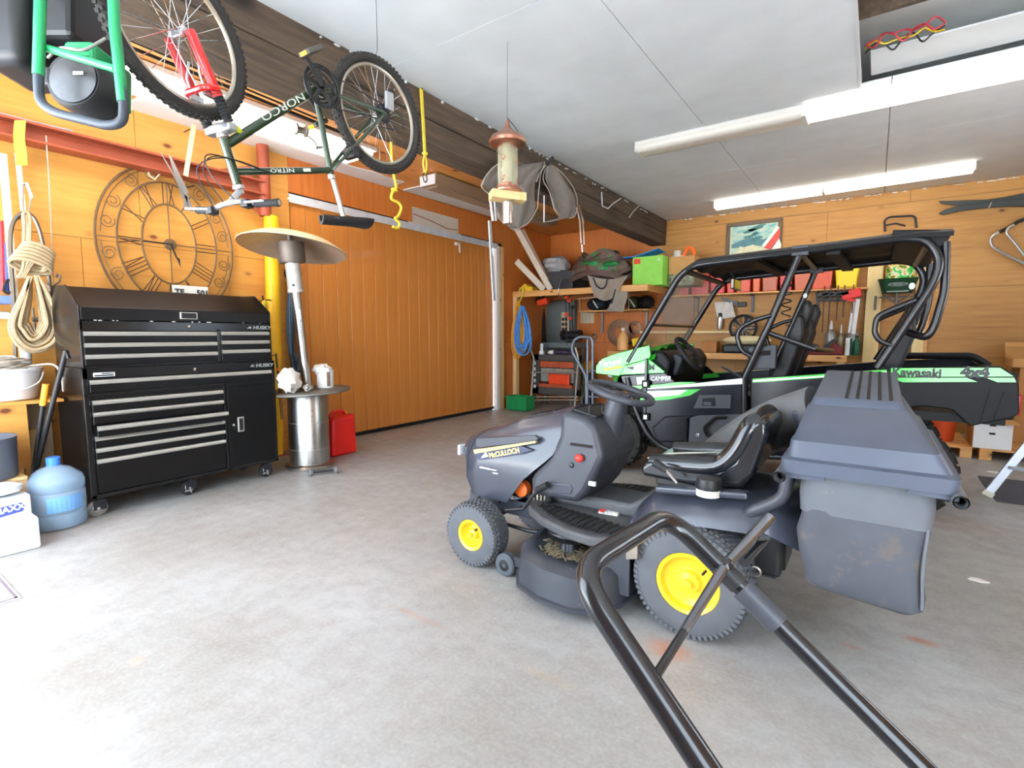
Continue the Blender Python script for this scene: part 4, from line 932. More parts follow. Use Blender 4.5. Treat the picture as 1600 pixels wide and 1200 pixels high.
MB().torus(q+np.array([0, .02, .05]), (1, 0, 0), .02, .006, 14, 6).build('jockey_wheel', 'black_plastic', bk)
MB().tube(smoothpath([q+np.array([0, .02, -.03]), q+np.array([0, .10, -.06]), q+np.array([0, .09, -.13]), hub_r*.8+seatc*.2+np.array([.06, 0, -.02])], 5), .003, 5).build('cable', 'black_plastic', bk)
MB().box(*(lambda q: (q[0]-.04, q[0]+.06, q[1]-.02, q[1]+.02, q[2]-.03, q[2]+.03))(seatc*.62+hub_r*.38+np.array([0, .0, -.03]))).build('rear_brake', 'dark_steel', bk, smooth=0, bev=.006)
# lettering on the frame reads upside down because the bicycle hangs wheels up
dd = unit(head_lo-bb); n_ = np.cross((1, 0, 0), dd)
mat('letter_white', (222, 226, 214), .5, var=0)
text('NORCO', .048, bb+dd*.10+np.array([.0215, 0, 0])+0*n_, dd, np.cross((1, 0, 0), dd), 'letter_white', bk, stretch=1.7, ext=.001)
dd2 = unit(head_up*.72+head_lo*.28-seatc)
text('NITRO', .028, seatc+dd2*.235+np.array([.0175, 0, 0]), dd2, np.cross((1, 0, 0), dd2), 'letter_white', bk, stretch=1.6, ext=.001)
MB().obox(seatc+dd2*.16+np.array([.0172, 0, 0]), dd2, np.cross((1, 0, 0), dd2), (1, 0, 0), .022, .008, .001).build('sticker', 'letter_white', bk, smooth=0)
MB().tube([bb*.12+head_lo*.88, bb*.15+head_lo*.85], .0222, 12).build('yellow_band', mat('band_yellow', (206, 214, 40), .4, var=0), bk)
for c in (hub_r, hub_f):
    MB().tube([(BX, c[1], c[2]+.30), (BX, c[1]-.01, c[2]+.34), (BX, c[1], c[2]+.37), (BX, c[1], CE-.02)], .0016, 6).build('ceiling_hook', 'dark_steel', bk)

# small engine machine with green tube frame, top left
mat('gen_green', (24, 140, 84), .35, var=.08, coat=.3)
mat('gen_black', (26, 26, 28), .45, var=.15)
gd = 1.75
t = thing('generator', 'green framed engine machine hanging at the upper left corner', 'generator', AD(115, 190, gd))
def G(u, v, d=0.): return AD(u, v, gd+d)
MB().tube(fillet([G(64, -30), G(60, 122), G(62, 160), G(85, 176), G(168, 197), G(192, 192), G(194, 165), G(178, 40), G(176, -30)], .05), .0155, 12).build('handle_tube', mat('gen_tube', (54, 60, 68), .4, metal=.2, var=.08), t)
MB().tube([G(64, -30), G(60, 118)], .0175, 12).build('frame_tube', 'gen_green', t); MB().tube([G(176, -30), G(179, 40), G(192, 160)], .0175, 12).build('frame_tube', 'gen_green', t)
MB().tube([G(62, 72, .02), G(180, 108, .02)], .013, 10).build('frame_brace', 'gen_green', t)
MB().tube([G(64, -30), G(64, -30, .22)], .0165, 10).tube([G(176, -30), G(176, -30, .22)], .0165, 10).tube([G(64, -30, .22), G(176, -30, .22)], .0165, 10).tube([G(64, -30), G(176, -30)], .0165, 10).build('top_frame', 'gen_green', t)
fdir = fw
MB().lathe(nv(G(112, 122, .10)), fdir, [(.03, 0), (.095, .004), (.105, .02), (.105, .12), (.09, .13)], 28).build('recoil_housing', 'gen_black', t)
MB().lathe(nv(G(112, 122, .095)), fdir, [(.0, -.002), (.06, -.001), (.085, .004)], 28, caps=False).build('recoil_cover', mat('gen_silver', (74, 74, 76), .35, metal=.4, var=.25), t)
MB().obox(nv(G(122, 114, .088)), rt, upv, fw, .018, .006, .001).build('label', 'white_ink', t, smooth=0)
c = nv(G(156, 125, .2)); s_ = MB().obox(c, rt, upv, fw, .055, .085, .1).build('shroud', 'gen_green', t, smooth=0, bev=.015)
for k in range(4): MB().obox(c+upv*(.05-.028*k)-fw*.1+rt*.01, rt, upv, fw, .03, .006, .002).build('vent_slot', 'gen_black', s_, smooth=0)
MB().obox(nv(G(42, 60, .2)), rt, upv, fw, .085, .16, .12).build('fuel_tank', 'gen_black', t, smooth=40, bev=.04, seg=3)
MB().obox(nv(G(100, 40, .25)), rt, upv, fw, .13, .12, .12).build('engine_block', 'gen_black', t, smooth=0, bev=.02)
MB().tube(smoothpath([G(75, 90, .05), G(95, 75, .02), G(130, 78, .02), G(165, 60, .05)], 5), .005, 6).build('cable', 'hose_grey', t)
MB().obox(nv(G(84, 130, .15)), rt, upv, fw, .03, .035, .05).build('carburettor', 'gen_black', t, smooth=0, bev=.01)
for u in (64, 176):
    p = nv(G(u, -30, .22)); MB().tube([p, (p[0], p[1], CE-.02)], .006, 6).build('hanging_strap', 'dark_steel', t)

# fishing rod and reel along the bright lamp
RZ = CE-.15
ra, rb = AZ(150, 52, RZ), AZ(545, 212, RZ)
t = thing('fishing_rod', 'black fishing rod with silver reel slung under the ceiling', 'fishing rod', tuple((nv(ra)+nv(rb))/2))
MB().tube([ra, nv(ra)*.4+nv(rb)*.6, rb], [.012, .014, .016], 8).build('rod', 'black_plastic', t)
MB().tube([nv(ra)+np.array([.09, 0, .0]), nv(rb)+np.array([.09, -.3, 0])], .008, 8).build('second_section', 'black_plastic', t)
rc = nv(AZ(470, 195, RZ-.02))
MB().lathe(rc+np.array([-.0, -.06, -.05]), (.2, 1, 0), [(.03, 0), (.05, .005), (.05, .02), (.03, .03), (.03, .08), (.05, .09), (.05, .105), (.03, .11)], 18).build('reel', mat('reel_silver', (150, 148, 144), .3, metal=.7, var=.12), t)
MB().tube([rc+np.array([0, 0, -.05]), rc+np.array([0, .13, -.10]), rc+np.array([0, .16, -.14])], .006, 6).cyl(rc+np.array([-.02, .16, -.15]), rc+np.array([.03, .19, -.14]), .012, n=8).build('reel_handle', 'black_plastic', t)
MB().tube(smoothpath([rc+np.array([0, -.02, -.06]), rc+np.array([0, -.14, -.13]), rc+np.array([0, -.2, -.10]), rc+np.array([0, -.12, -.02])], 5), .003, 5).build('bail_wire', 'chrome', t)
for q in (ra, rb): MB().tube([q, (q[0], q[1], CE-.012)], .004, 5).build('ceiling_hook', 'dark_steel', t)

# yellow ropes from the beam
r0 = AX(658, 139, -3.12); r1 = AX(664, 240, -3.12)
t = thing('yellow_rope', 'straight yellow rope hanging from the top of the timber beam', 'rope', tuple(r1))
for k in (-1, 1):
    MB().tube([(r0[0], r0[1]+.008*k, r0[2]), (r1[0], r1[1]+.006*k, r1[2])], .009, 6).build('strand', 'cord_yellow', t)
MB().torus(r1, (0, 0, 1), .016, .01, 10, 6).build('knot', 'cord_yellow', t)
e = nv(AX(664, 272, -3.12))
for k in (-1, 1): MB().tube(smoothpath([r1, (nv(r1)+e)/2+np.array([0, .02*k, 0]), e], 4), .008, 6).build('loop', 'cord_yellow', t)
MB().torus(e+np.array([0, 0, -.03]), (1, .3, 0), .035, .005, 16, 6).build('ring', 'dark_steel', t)
MB().cyl((r0[0]-.03, r0[1], r0[2]-.005), (r0[0]+.012, r0[1], r0[2]+.002), .005, n=6).build('nail', 'dark_steel', t)
t = thing('yellow_rope', 'kinked yellow rope end dangling in front of the sliding door', 'rope', AX(612, 222, -3.30))
MB().tube(smoothpath([AX(u, v, -3.30) for u, v in ((611, 222), (613, 262), (619, 292), (613, 301), (612, 311), (622, 316), (627, 325), (622, 338), (617, 341), (624, 348), (622, 356), (614, 354))], 4), .0115, 7).build('rope', 'cord_yellow', t)
MB().torus(AX(616, 297, -3.30), (0, .3, 1), .018, .011, 12, 6).build('knot', 'cord_yellow', t)

# copper bird feeder
mat('copper', (176, 124, 104), .28, metal=.9, var=.15, scale=12)
m, nt, b = _nodes('feeder_glass')
b.inputs['Base Color'].default_value = srgb(214, 208, 172); b.inputs['Roughness'].default_value = .1; b.inputs['Alpha'].default_value = .38
MATS['feeder_glass'] = m
FD = 3.55
ft = nv(AD(793, 190, FD)); sc_ = FD/800.
def fz(v): return ft[2]-(v-190)*sc_*1.0
t = thing('bird_feeder', 'copper bird feeder with three clear tubes and wooden board hanging from the ceiling', 'bird feeder', (ft[0], ft[1], fz(345)))
MB().lathe((ft[0], ft[1], fz(232)), (0, 0, 1), [(.105, .02), (.128, .035), (.13, .055), (.11, .085), (.06, .115), (.025, .145), (.012, .18), (.008, .20)], 32).build('roof', 'copper', t)
for k in range(3):
    a = -1.0+k*2.1; c = (ft[0]+.04*math.cos(a), ft[1]+.04*math.sin(a))
    MB().lathe((c[0], c[1], fz(292)), (0, 0, 1), [(.036, 0), (.036, (292-226)*sc_)], 18, caps=False).build('seed_tube', 'feeder_glass', t)
    MB().lathe((c[0], c[1], fz(292)), (0, 0, 1), [(.038, 0), (.038, .03)], 18, caps=False).build('tube_foot', 'copper', t)
    for h in (.06, .19): MB().torus((c[0]+.036*math.cos(a-.6), c[1]+.036*math.sin(a-.6), fz(292)+h), (math.cos(a-.6), math.sin(a-.6), 0), .014, .004, 14, 6).build('feeding_port', 'copper', t)
MB().lathe((ft[0], ft[1], fz(297)), (0, 0, 1), [(.10, 0), (.104, .01), (.10, .022), (.08, .026)], 30).build('tray', 'copper', t)
MB().obox((ft[0], ft[1], fz(304)), rt+fw*.35, -rt*.35+fw, (0, 0, 1), .125, .05, .028).build('board', 'pine', t, smooth=0, bev=.004)
MB().lathe((ft[0], ft[1], fz(346)), (0, 0, 1), [(.036, 0), (.038, .005), (.038, .15)], 20).build('lower_tube', mat('chrome_dull', (196, 186, 180), .25, metal=.8, var=.1), t)
MB().tube([(ft[0], ft[1], fz(190)), (ft[0]-.004, ft[1], fz(180)), (ft[0], ft[1], CE-.026)], .0012, 5).build('wire', 'dark_steel', t)
MB().tube(smoothpath([(ft[0], ft[1], fz(185)), (ft[0]+.05, ft[1]+.02, fz(200)), (ft[0]+.10, ft[1]+.07, fz(222)), (ft[0]+.13, ft[1]+.09, fz(235))], 5), .003, 5).build('chain', 'dark_steel', t)

# folded grey canvas chairs hung on the beam
mat('canvas', (122, 116, 110), .85, var=.1, scale=14, bmp=.2)
mat('piping', (176, 168, 156), .8, var=.05)
CX_ = -3.02
def fold_sheet(name, par, outline_l, outline_r, amp, xoff, n=16):
    """cloth hanging between two edge lines given as photo points on the beam side plane"""
    L_ = smoothpath([AX(u, v, CX_+xoff) for u, v in outline_l], 6); R_ = smoothpath([AX(u, v, CX_+xoff) for u, v in outline_r], 6)
    def F(u, v):
        i = min(int(v*(len(L_)-1)), len(L_)-1); k = min(int(v*(len(R_)-1)), len(R_)-1)
        p = L_[i]*(1-u)+R_[k]*u
        return p+np.array([amp*(math.sin(u*PI*3.2+v*2.4)+.4*math.sin(u*9+v*7)), 0, -.02*math.sin(u*PI)])
    o = MB().sheet(F, n, 18, .006).build(name, 'canvas', par)
    for ln in (L_, R_): MB().tube([p+np.array([.006, 0, 0]) for p in ln], .006, 5).build('piping', 'piping', o)
    return o
t = thing('folding_chair', 'folded grey canvas camp chair hanging on the beam behind the bird feeder', 'chair', AX(790, 300, CX_), 'camp chairs on the beam')
fold_sheet('fabric', t, [(773, 262), (757, 280), (752, 292), (764, 305), (775, 325), (782, 345), (805, 356)], [(852, 258), (845, 270), (842, 290), (840, 310), (838, 327), (825, 348), (808, 358)], .04, .02)
fold_sheet('seat_fabric', t, [(800, 252), (775, 258), (758, 276), (752, 290)], [(850, 253), (848, 262), (842, 272), (838, 284)], .02, .06, 12)
MB().tube([AX(766, 312, CX_+.05), AX(770, 345, CX_+.05)], .013, 8).tube([AX(772, 312, CX_+.05), AX(775, 345, CX_+.05)], .011, 8).build('frame_tube', 'bike_alu', t)
MB().bar(AX(765, 345, CX_+.05), AX(772, 470, CX_+.05), .035, .012, (1, 0, 0)).build('leg', mat('alu_grey', (172, 180, 186), .4, metal=.5, var=.06), t, smooth=0)
t = thing('folding_chair', 'folded grey canvas camp chair with chrome leg hanging towards the shelf', 'chair', AX(880, 300, CX_), 'camp chairs on the beam')
fold_sheet('fabric', t, [(853, 260), (848, 280), (858, 300), (866, 328), (875, 338)], [(858, 256), (875, 268), (893, 290), (901, 312), (897, 338), (880, 340)], .035, .0, 14)
MB().tube([AX(900, 318, CX_), AX(906, 345, CX_), AX(908, 380, CX_)], .013, 8).tube([AX(905, 320, CX_), AX(911, 345, CX_), AX(913, 382, CX_)], .013, 8).build('frame_tube', 'chrome', t)
MB().tube([AX(909, 382, CX_), AX(910, 394, CX_)], .011, 8).build('leg', 'bike_alu', t)
t = thing('wall_bracket', 'dark steel bracket holding the camp chairs on the beam', 'bracket', AX(855, 255, -3.08))
MB().bar(AX(849, 263, CX_), AX(864, 246, CX_), .03, .02, (1, 0, 0)).bar((-3.14, AX(856, 255, CX_)[1], AX(856, 255, CX_)[2]), AX(856, 255, CX_), .02, .02).build('arm', 'dark_steel', t, smooth=0)
# white wire hooks under the beam
for k, (lab, pts) in enumerate((('bent white rod hook under the beam end, nearest', [(940, 300), (941, 322), (950, 326), (958, 318), (970, 310)]), ('bent white rod hook under the beam end, farthest', [(983, 340), (990, 330), (998, 322)]), ('straight white rod below the camp chairs', [(850, 347), (862, 345), (875, 342)]))):
    xx = -3.12 if k < 2 else -3.2
    if k == 2: c9 = AX(*pts[0], xx)
    t = thing('wire_hook', lab, 'hook', AX(*pts[0], xx), 'wire hooks on the beam')
    MB().tube(([(xx, c9[1], 2.95)] if k == 2 else [])+[AX(u, v, xx) for u, v in pts], .008, 6).build('rod', 'white_metal', t)
# ================================================================== riding mower with grass collector
mat('mower_paint', (52, 55, 65), .26, var=.10, scale=4, coat=.2)
mat('mower_plastic', (56, 58, 65), .45, var=.10, scale=5)
mat('mower_dusty', (70, 70, 72), .6, var=.18, scale=7, wear=((136, 126, 108), .66))
mat('mower_seat', (26, 27, 31), .2, var=.08, coat=.3)
mat('tyre_grey', (84, 86, 90), .75, var=.12, scale=10, bmp=.1)
mat('rim_yellow', (250, 190, 40), .35, var=.05, coat=.3)
mat('deck_paint', (54, 57, 64), .42, var=.15, scale=6, wear=((150, 142, 128), .67))
mat('grass_dust', (112, 100, 80), .95, var=.2, scale=30, bmp=.4)
mat('bag_lid', (70, 76, 90), .5, var=.06, scale=5, bmp=.15)
mat('bag_mesh', (72, 74, 81), .85, var=.18, scale=3.0, bmp=.5, wear=((88, 83, 82), .54))
mat('bag_band', (92, 95, 101), .8, var=.14, scale=5, wear=((110, 106, 102), .6))
mat('chute', (96, 97, 99), .6, var=.12, scale=5)
MY = 2.62
mw = thing('riding_mower', 'dark grey riding mower with yellow wheel rims and rear grass collector', 'riding mower', (-1.1, MY, 0))
def turf_wheel(nm, cx, cy, r, wd, rim_r, side):
    """side=-1: outer face looks towards -y"""
    c = np.array([cx, cy, r]); o = wd/2
    w_ = MB().lathe(c-np.array([0, o, 0]), (0, 1, 0), [(rim_r, .02), (rim_r+.01, .006), (r*.82, 0), (r*.93, .012), (r-.008, .03), (r-.006, wd*.5), (r-.008, wd-.03), (r*.93, wd-.012), (r*.82, wd), (rim_r+.01, wd-.006), (rim_r, wd-.02)], 48, caps=False).build(nm, 'tyre_grey', mw)
    mb = MB(); n = int(r*230)
    rows = 6
    for k in range(n):
        for j in range(rows):
            q = (j-(rows-1)/2)/(rows/2); th = 2*PI*(k+(.5 if j % 2 else 0))/n
            rr = r-.003-.010*abs(q)**3
            d = np.array([math.cos(th), 0, math.sin(th)]); tn = np.array([-math.sin(th), 0, math.cos(th)])
            mb.obox(c+d*rr+np.array([0, q*wd*.40, 0]), tn+np.array([0, .35*(1 if j % 2 else -1), 0]), (0, 1, 0), d, PI*r/n*.62, wd*.066, .0045)
    for k in range(n):
        th = 2*PI*k/n; d = np.array([math.cos(th), 0, math.sin(th)]); tn = np.array([-math.sin(th), 0, math.cos(th)])
        for s_ in (-1, 1): mb.obox(c+d*(r-.022)+np.array([0, s_*(o-.008), 0]), tn, (0, 1, 0), d, PI*r/n*.5, .005, .010)
    tag(mb.build('tread_lugs', 'tyre_grey', w_, smooth=0, fix=False), kind='stuff')
    f = side
    MB().lathe(c+np.array([0, f*(o-.012), 0]), (0, -f, 0), [(rim_r+.008, 0), (rim_r+.004, -.006), (rim_r-.012, .0), (rim_r-.02, .03), (rim_r*.6, .045), (rim_r*.38, .04), (rim_r*.34, .015), (rim_r*.16, .01), (rim_r*.16, -.012), (.001, -.014)], 36, caps=False).build('rim', 'rim_yellow', w_)
    MB().cyl(c+np.array([rim_r*.55, f*(o-.03), rim_r*.55]), c+np.array([rim_r*.5, f*(o+.0), rim_r*.5]), .006, n=6).build('valve', 'black_rubber', w_)
    return w_
turf_wheel('front_wheel', -1.855, 2.275, .19, .15, .085, -1); turf_wheel('front_wheel', -1.855, 2*MY-2.275, .19, .15, .085, 1)
turf_wheel('rear_wheel', -.615, 2.315, .256, .23, .132, -1); turf_wheel('rear_wheel', -.615, 2*MY-2.315, .256, .23, .132, 1)
# hood
def lerp(x, xs, ys): return float(np.interp(x, xs, ys))
def hood(u, s_):
    a = PI*u; w_ = lerp(s_, [0, .08, .3, 1], [.175, .205, .225, .235]); zt = lerp(s_, [0, .06, .16, .5, 1], [.66, .725, .765, .86, .945]); z0 = .365
    cy = math.copysign(abs(math.cos(a))**.5, math.cos(a)); sz = abs(math.sin(a))**.55
    z = z0+(zt-z0)*sz; y = MY-cy*w_*(1-.12*max(0, (z-.6)/.35))
    xf = lerp(z, [.36, .45, .6, .7, .78], [-2.10, -2.16, -2.17, -2.13, -2.02]); xr = lerp(z, [.36, .44, .56, .68, .8, .95], [-1.72, -1.69, -1.56, -1.42, -1.36, -1.35])
    return (xf+(xr-xf)*s_+.10*abs(cy)**4*(1-s_)**4, y, z)
ho = MB().sheet(hood, 36, 24, .008).build('hood', 'mower_paint', mw, smooth=50)
nose = []
for k in range(3):
    sc_ = (1, .6, .05)[k]
    ring = []
    for i in range(37):
        p = nv(hood(i/36, 0)); cpt = np.array([p[0]-.0, MY, .53]); q = cpt+(p-cpt)*sc_; q[0] -= .03*(1-sc_); ring.append(q)
    nose.append(ring)
MB().rings(nose, caps=True).build('nose_panel', 'mower_paint', mw, smooth=50)
seam = [nv(hood(i/30, .13))+np.array([0, -.003 if i < 15 else .003, .002]) for i in range(31)]
MB().tube(seam, .004, 5).build('nose_seam', 'dark_gap', ho)
for s_ in (-1, 1): MB().obox((-2.175, MY+s_*.085, .60), (1, s_*.15, .0), (-.15*s_, 1, 0), (0, 0, 1), .012, .05, .035).build('headlight', mat('lens', (206, 210, 216), .1, var=.03), mw, smooth=0, bev=.008)
for k in range(9):
    p = nv(hood(.5, .55+.03*k)); MB().obox(p+np.array([0, 0, .002]), (1, 0, .3), (0, 1, 0), (-.3, 0, 1), .006, .07, .004).build('vent_louvre', 'dark_gap', ho, smooth=0)
def hs(u, v, off=.004):   # a point on the near hood side
    p = AY(u, v, MY-.232); return (p[0], MY-.236-off, p[2])
mat('decal_yellow', (236, 204, 120), .5, var=0); mat('decal_white', (214, 214, 210), .5, var=0)
side_y = MY-.238
rec = [AY(u, v, side_y) for u, v in ((744, 685), (836, 680), (842, 685), (838, 690), (750, 700), (743, 697))]
MB().prism([(p[0], p[2]) for p in rec], 'y', side_y-.004, side_y+.02).build('side_recess', 'mower_plastic', ho, smooth=0, bev=.006)
st_ = [AY(u, v, side_y) for u, v in ((740, 703), (837, 689), (837, 692), (742, 709))]
MB().prism([(p[0], p[2]) for p in st_], 'y', side_y-.003, side_y+.02).build('decal_stripe', 'decal_yellow', ho, smooth=0)
dk = [AY(u, v, side_y) for u, v in ((741, 710), (815, 697), (832, 703), (815, 709), (750, 719))]
MB().prism([(p[0], p[2]) for p in dk], 'y', side_y-.003, side_y+.02).build('decal_field', mat('decal_dark', (46, 52, 78), .4, var=.05), ho, smooth=0)
lp = AY(765, 712, side_y); lq = AY(808, 704, side_y); dx_ = unit((lq[0]-lp[0], 0, lq[2]-lp[2]))
text('McCULLOCH', .042, (lp[0], side_y-.004, lp[2]), dx_, np.cross((0, -1, 0), dx_), 'decal_yellow', mw, bold=.0012, stretch=.92)
tri = [AY(u, v, side_y) for u, v in ((752, 716), (759, 706), (764, 713))]
MB().prism([(p[0], p[2]) for p in tri], 'y', side_y-.0045, side_y).build('logo', 'decal_white', mw, smooth=0)
for (u0, v0_, u1, v1, n) in ((750, 729, 766, 734, 'a'), (767, 733, 776, 736, 'b'), (770, 738, 778, 741, 'c')):
    p, q = AY(u0, v0_, side_y), AY(u1, v1, side_y); MB().box(p[0], q[0], side_y-.004, side_y+.012, q[2], p[2]).build('decal_print', 'decal_white', mw, smooth=0)
# engine showing under the hood
MB().lathe((-1.66, MY-.13, .44), (0, -1, 0), [(.045, 0), (.045, .05), (.02, .055)], 18).build('oil_filter', mat('filter_orange', (226, 104, 38), .4, var=.06), mw)
MB().box(-1.98, -1.45, MY-.12, MY+.12, .36, .62).build('engine', 'dark_steel', mw, smooth=0, bev=.02)
for k in range(5): MB().box(-1.58+.025*k, -1.568+.025*k, MY-.17, MY-.10, .38, .52).build('cooling_fin', 'raw_steel', mw, smooth=0)
MB().tube(smoothpath([(-1.5, MY-.16, .37), (-1.46, MY-.18, .43), (-1.47, MY-.17, .52), (-1.52, MY-.14, .58)], 4), .02, 8).build('intake_hose', 'black_rubber', mw)
# frame, front axle
MB().box(-2.05, -.3, MY-.17, MY-.155, .27, .36).box(-2.05, -.3, MY+.155, MY+.17, .27, .36).box(-2.06, -2.045, MY-.17, MY+.17, .27, .36).build('chassis', 'mower_plastic', mw, smooth=0, bev=.003)
for k in range(3): MB().lathe((-1.98+.16*k, MY-.17, .33), (0, -1, 0), [(.01, 0), (.01, .004)], 8).build('bolt', 'dark_gap', mw)
MB().tube([(-1.855, 2.3, .19), (-1.855, 2.42, .235), (-1.855, MY, .255), (-1.855, 2*MY-2.42, .235), (-1.855, 2*MY-2.3, .19)], .026, 8).build('front_axle', 'black_plastic', mw)
for s_ in (-1, 1): MB().cyl((-1.855, MY+s_*.225, .16), (-1.855, MY+s_*.225, .31), .022, n=10).build('kingpin', 'black_plastic', mw)
MB().tube([(-1.87, 2.42, .22), (-1.6, 2.44, .20), (-1.35, 2.46, .22)], .011, 6).build('drag_link', 'black_plastic', mw)
# pedal
pb_ = AY(800, 745, 2.36); MB().tube([AY(790, 797, 2.36), AY(818, 795, 2.36), AY(830, 778, 2.36), AY(842, 765, 2.36)], .011, 8).build('pedal_rod', 'black_plastic', mw)
MB().cyl(AY(840, 765, 2.36), AY(856, 757, 2.34), .018, n=10).build('pedal', 'black_rubber', mw)
# dash and steering
MB().prism([(-1.49, .44), (-1.26, .445), (-1.2, .52), (-1.105, .72), (-1.15, .87), (-1.22, .915), (-1.365, .935), (-1.375, .80), (-1.43, .68), (-1.55, .56), (-1.56, .44)], 'y', MY-.232, MY+.232).build('dash', 'mower_plastic', mw, bev=.035, seg=3)
dd_ = MB().obox((-1.26, MY, .925), (1, 0, -.22), (0, 1, 0), (.22, 0, 1), .07, .15, .006).build('dash_panel', 'black_plastic', mw, smooth=0, bev=.004)
MB().tube(fillet([(-1.24, MY-.14, .925), (-1.24, MY-.14, .97), (-1.2, MY-.06, .975), (-1.2, MY-.06, .93)], .02), .006, 6).build('throttle_lever', 'black_plastic', mw)
MB().box(-1.30, -1.17, MY-.235, MY-.23, .76, .775).build('lever_slot', 'dark_gap', mw, smooth=0)
MB().ell(AY(905, 716, MY-.245), .026, .02, .022, 12, 8).build('red_knob', mat('knob_red', (200, 50, 40), .4, var=.05), mw)
MB().lathe(AY(893, 727, MY-.232), (0, -1, 0), [(.016, 0), (.014, .006), (.006, .008)], 12).build('key_switch', 'black_plastic', mw)
kp = [AY(u, v, MY-.232) for u, v in ((862, 755), (892, 757), (896, 763), (892, 772), (864, 771), (860, 763))]
MB().prism([(p[0], p[2]) for p in kp], 'y', MY-.236, MY-.22).build('access_panel', 'mower_paint', mw, smooth=0, bev=.004)
p, q = AY(920, 752, MY-.234), AY(930, 760, MY-.234); MB().box(p[0], q[0], MY-.238, MY-.22, q[2], p[2]).build('warning_label', 'decal_white', mw, smooth=0)
sw = np.array([-1.12, MY, 1.035]); sn_ = unit((.27, 0, .96))
MB().tube([(-1.235, MY, .66), (-1.18, MY, .85), sw-sn_*.02], [.10, .075, .055], 18).build('steering_column', 'mower_plastic', mw)
MB().torus(sw, sn_, .172, .0185, 40, 10).build('steering_wheel', 'mower_plastic', mw)
xs_, ys_, _ = basis(sn_)
for a in (0.3, PI/2+.9, PI+1.8):
    MB().bar(sw-sn_*.012, sw+.17*(xs_*math.cos(a)+ys_*math.sin(a)), .04, .014, sn_).build('steering_spoke', 'mower_plastic', mw, smooth=0, bev=.004)
MB().lathe(sw-sn_*.03, sn_, [(.05, 0), (.05, .025), (.035, .032)], 18).build('steering_hub', 'mower_plastic', mw)
# foot boards
near = [(-1.60, 2.43), (-1.52, 2.32), (-1.38, 2.22), (-1.2, 2.145), (-1.05, 2.13), (-.94, 2.17), (-.86, 2.30)]
poly = near+[(-.80, MY)]+[(x, 2*MY-y) for x, y in reversed(near)]
MB().prism(poly, 'z', .345, .395).build('foot_board', 'mower_dusty', mw, bev=.012)
for s_ in (-1, 1):
    pad = [(-1.50, 2.36), (-1.36, 2.26), (-1.2, 2.185), (-1.05, 2.17), (-.96, 2.2), (-.97, 2.33), (-1.1, 2.37), (-1.42, 2.42)]
    if s_ > 0: pad = [(x, 2*MY-y) for x, y in pad]
    pd_ = MB().prism(pad, 'z', .393, .402).build('foot_pad', 'black_rubber', mw, bev=.003)
    mb = MB()
    for k in range(24):
        x = -1.46+.0205*k; yb = lerp(x, [-1.5, -1.36, -1.2, -1.05, -.96], [2.37, 2.27, 2.195, 2.18, 2.21]); yt = lerp(x, [-1.42, -1.1, -.96], [2.41, 2.36, 2.32])
        if s_ > 0: yb, yt = 2*MY-yb, 2*MY-yt
        mb.bar((x, yb, .404), (x+(.03 if k % 2 else -.02), yt, .404), .007, .006)
    tag(mb.build('grip_ribs', 'grass_dust' if False else 'black_rubber', pd_, smooth=0, fix=False), kind='stuff')
MB().prism([(-1.5, .39), (-1.5, .45), (-1.28, .465), (-1.0, .465), (-.86, .56), (-.86, .39)], 'y', MY-.14, MY+.14).build('tunnel', 'mower_dusty', mw, bev=.02)
p = [AZ(u, v, .41) for u, v in ((935, 798), (972, 777), (992, 786), (965, 803))]
MB().prism([(q[0], q[1]) for q in p], 'z', .396, .412).build('warning_plate', mat('plate_mix', (200, 196, 190), .6, var=.5, scale=60), mw, smooth=0)
p = [AZ(u, v, .413) for u, v in ((935, 798), (972, 777), (978, 779), (942, 800))]
MB().prism([(q[0], q[1]) for q in p], 'z', .41, .4135).build('warning_stripe', 'knob_red', mw, smooth=0)
# rear fender and tank
def fender(u, v):
    q = v*2-1; x = -.97+.77*u; z = lerp(u, [0, .06, .17, .45, .85, 1], [.42, .50, .585, .635, .655, .60])
    wd = lerp(u, [0, .2, .8, 1], [.30, .36, .36, .30])
    return (x+.02*q*q*(0 if u > .5 else 1), MY+wd*math.copysign(abs(q)**.9, q), z-.13*abs(q)**6)
MB().sheet(fender, 28, 30, .012).build('fender', 'mower_paint', mw, smooth=60)
MB().box(-.84, -.28, MY-.19, MY+.19, .28, .60).build('rear_body', 'black_plastic', mw, smooth=0, bev=.02)
MB().tube([(-.615, 2.35, .256), (-.615, 2*MY-2.35, .256)], .05, 12).build('rear_axle', 'dark_steel', mw)
MB().obox((-.60, MY-.30, .65), (1, 0, .1), (0, 1, 0), (-.1, 0, 1), .2, .035, .015).build('lever_quadrant', 'mower_paint', mw, smooth=0, bev=.01)
pa, pb_ = nv(AY(1058, 745, 2.32)), nv(AY(1022, 722, 2.32))
MB().cyl(pa+np.array([0, 0, -.03]), pa*.5+pb_*.5, .007, n=8).build('lever', 'chrome_dull', mw); MB().cyl(pa*.55+pb_*.45, pb_, .017, .02, n=10).build('lever_grip', 'black_rubber', mw)
fc = AY(1107, 765, 2.30)
MB().lathe((fc[0], 2.30, .645), (0, 0, 1), [(.052, 0), (.052, .03), (.045, .032)], 18).build('fuel_neck', mat('cream_plastic', (216, 212, 196), .5, var=.06), mw)
MB().lathe((fc[0], 2.30, .677), (0, 0, 1), [(.056, 0), (.058, .01), (.052, .045), (.03, .05)], 12).build('fuel_cap', 'black_plastic', mw)
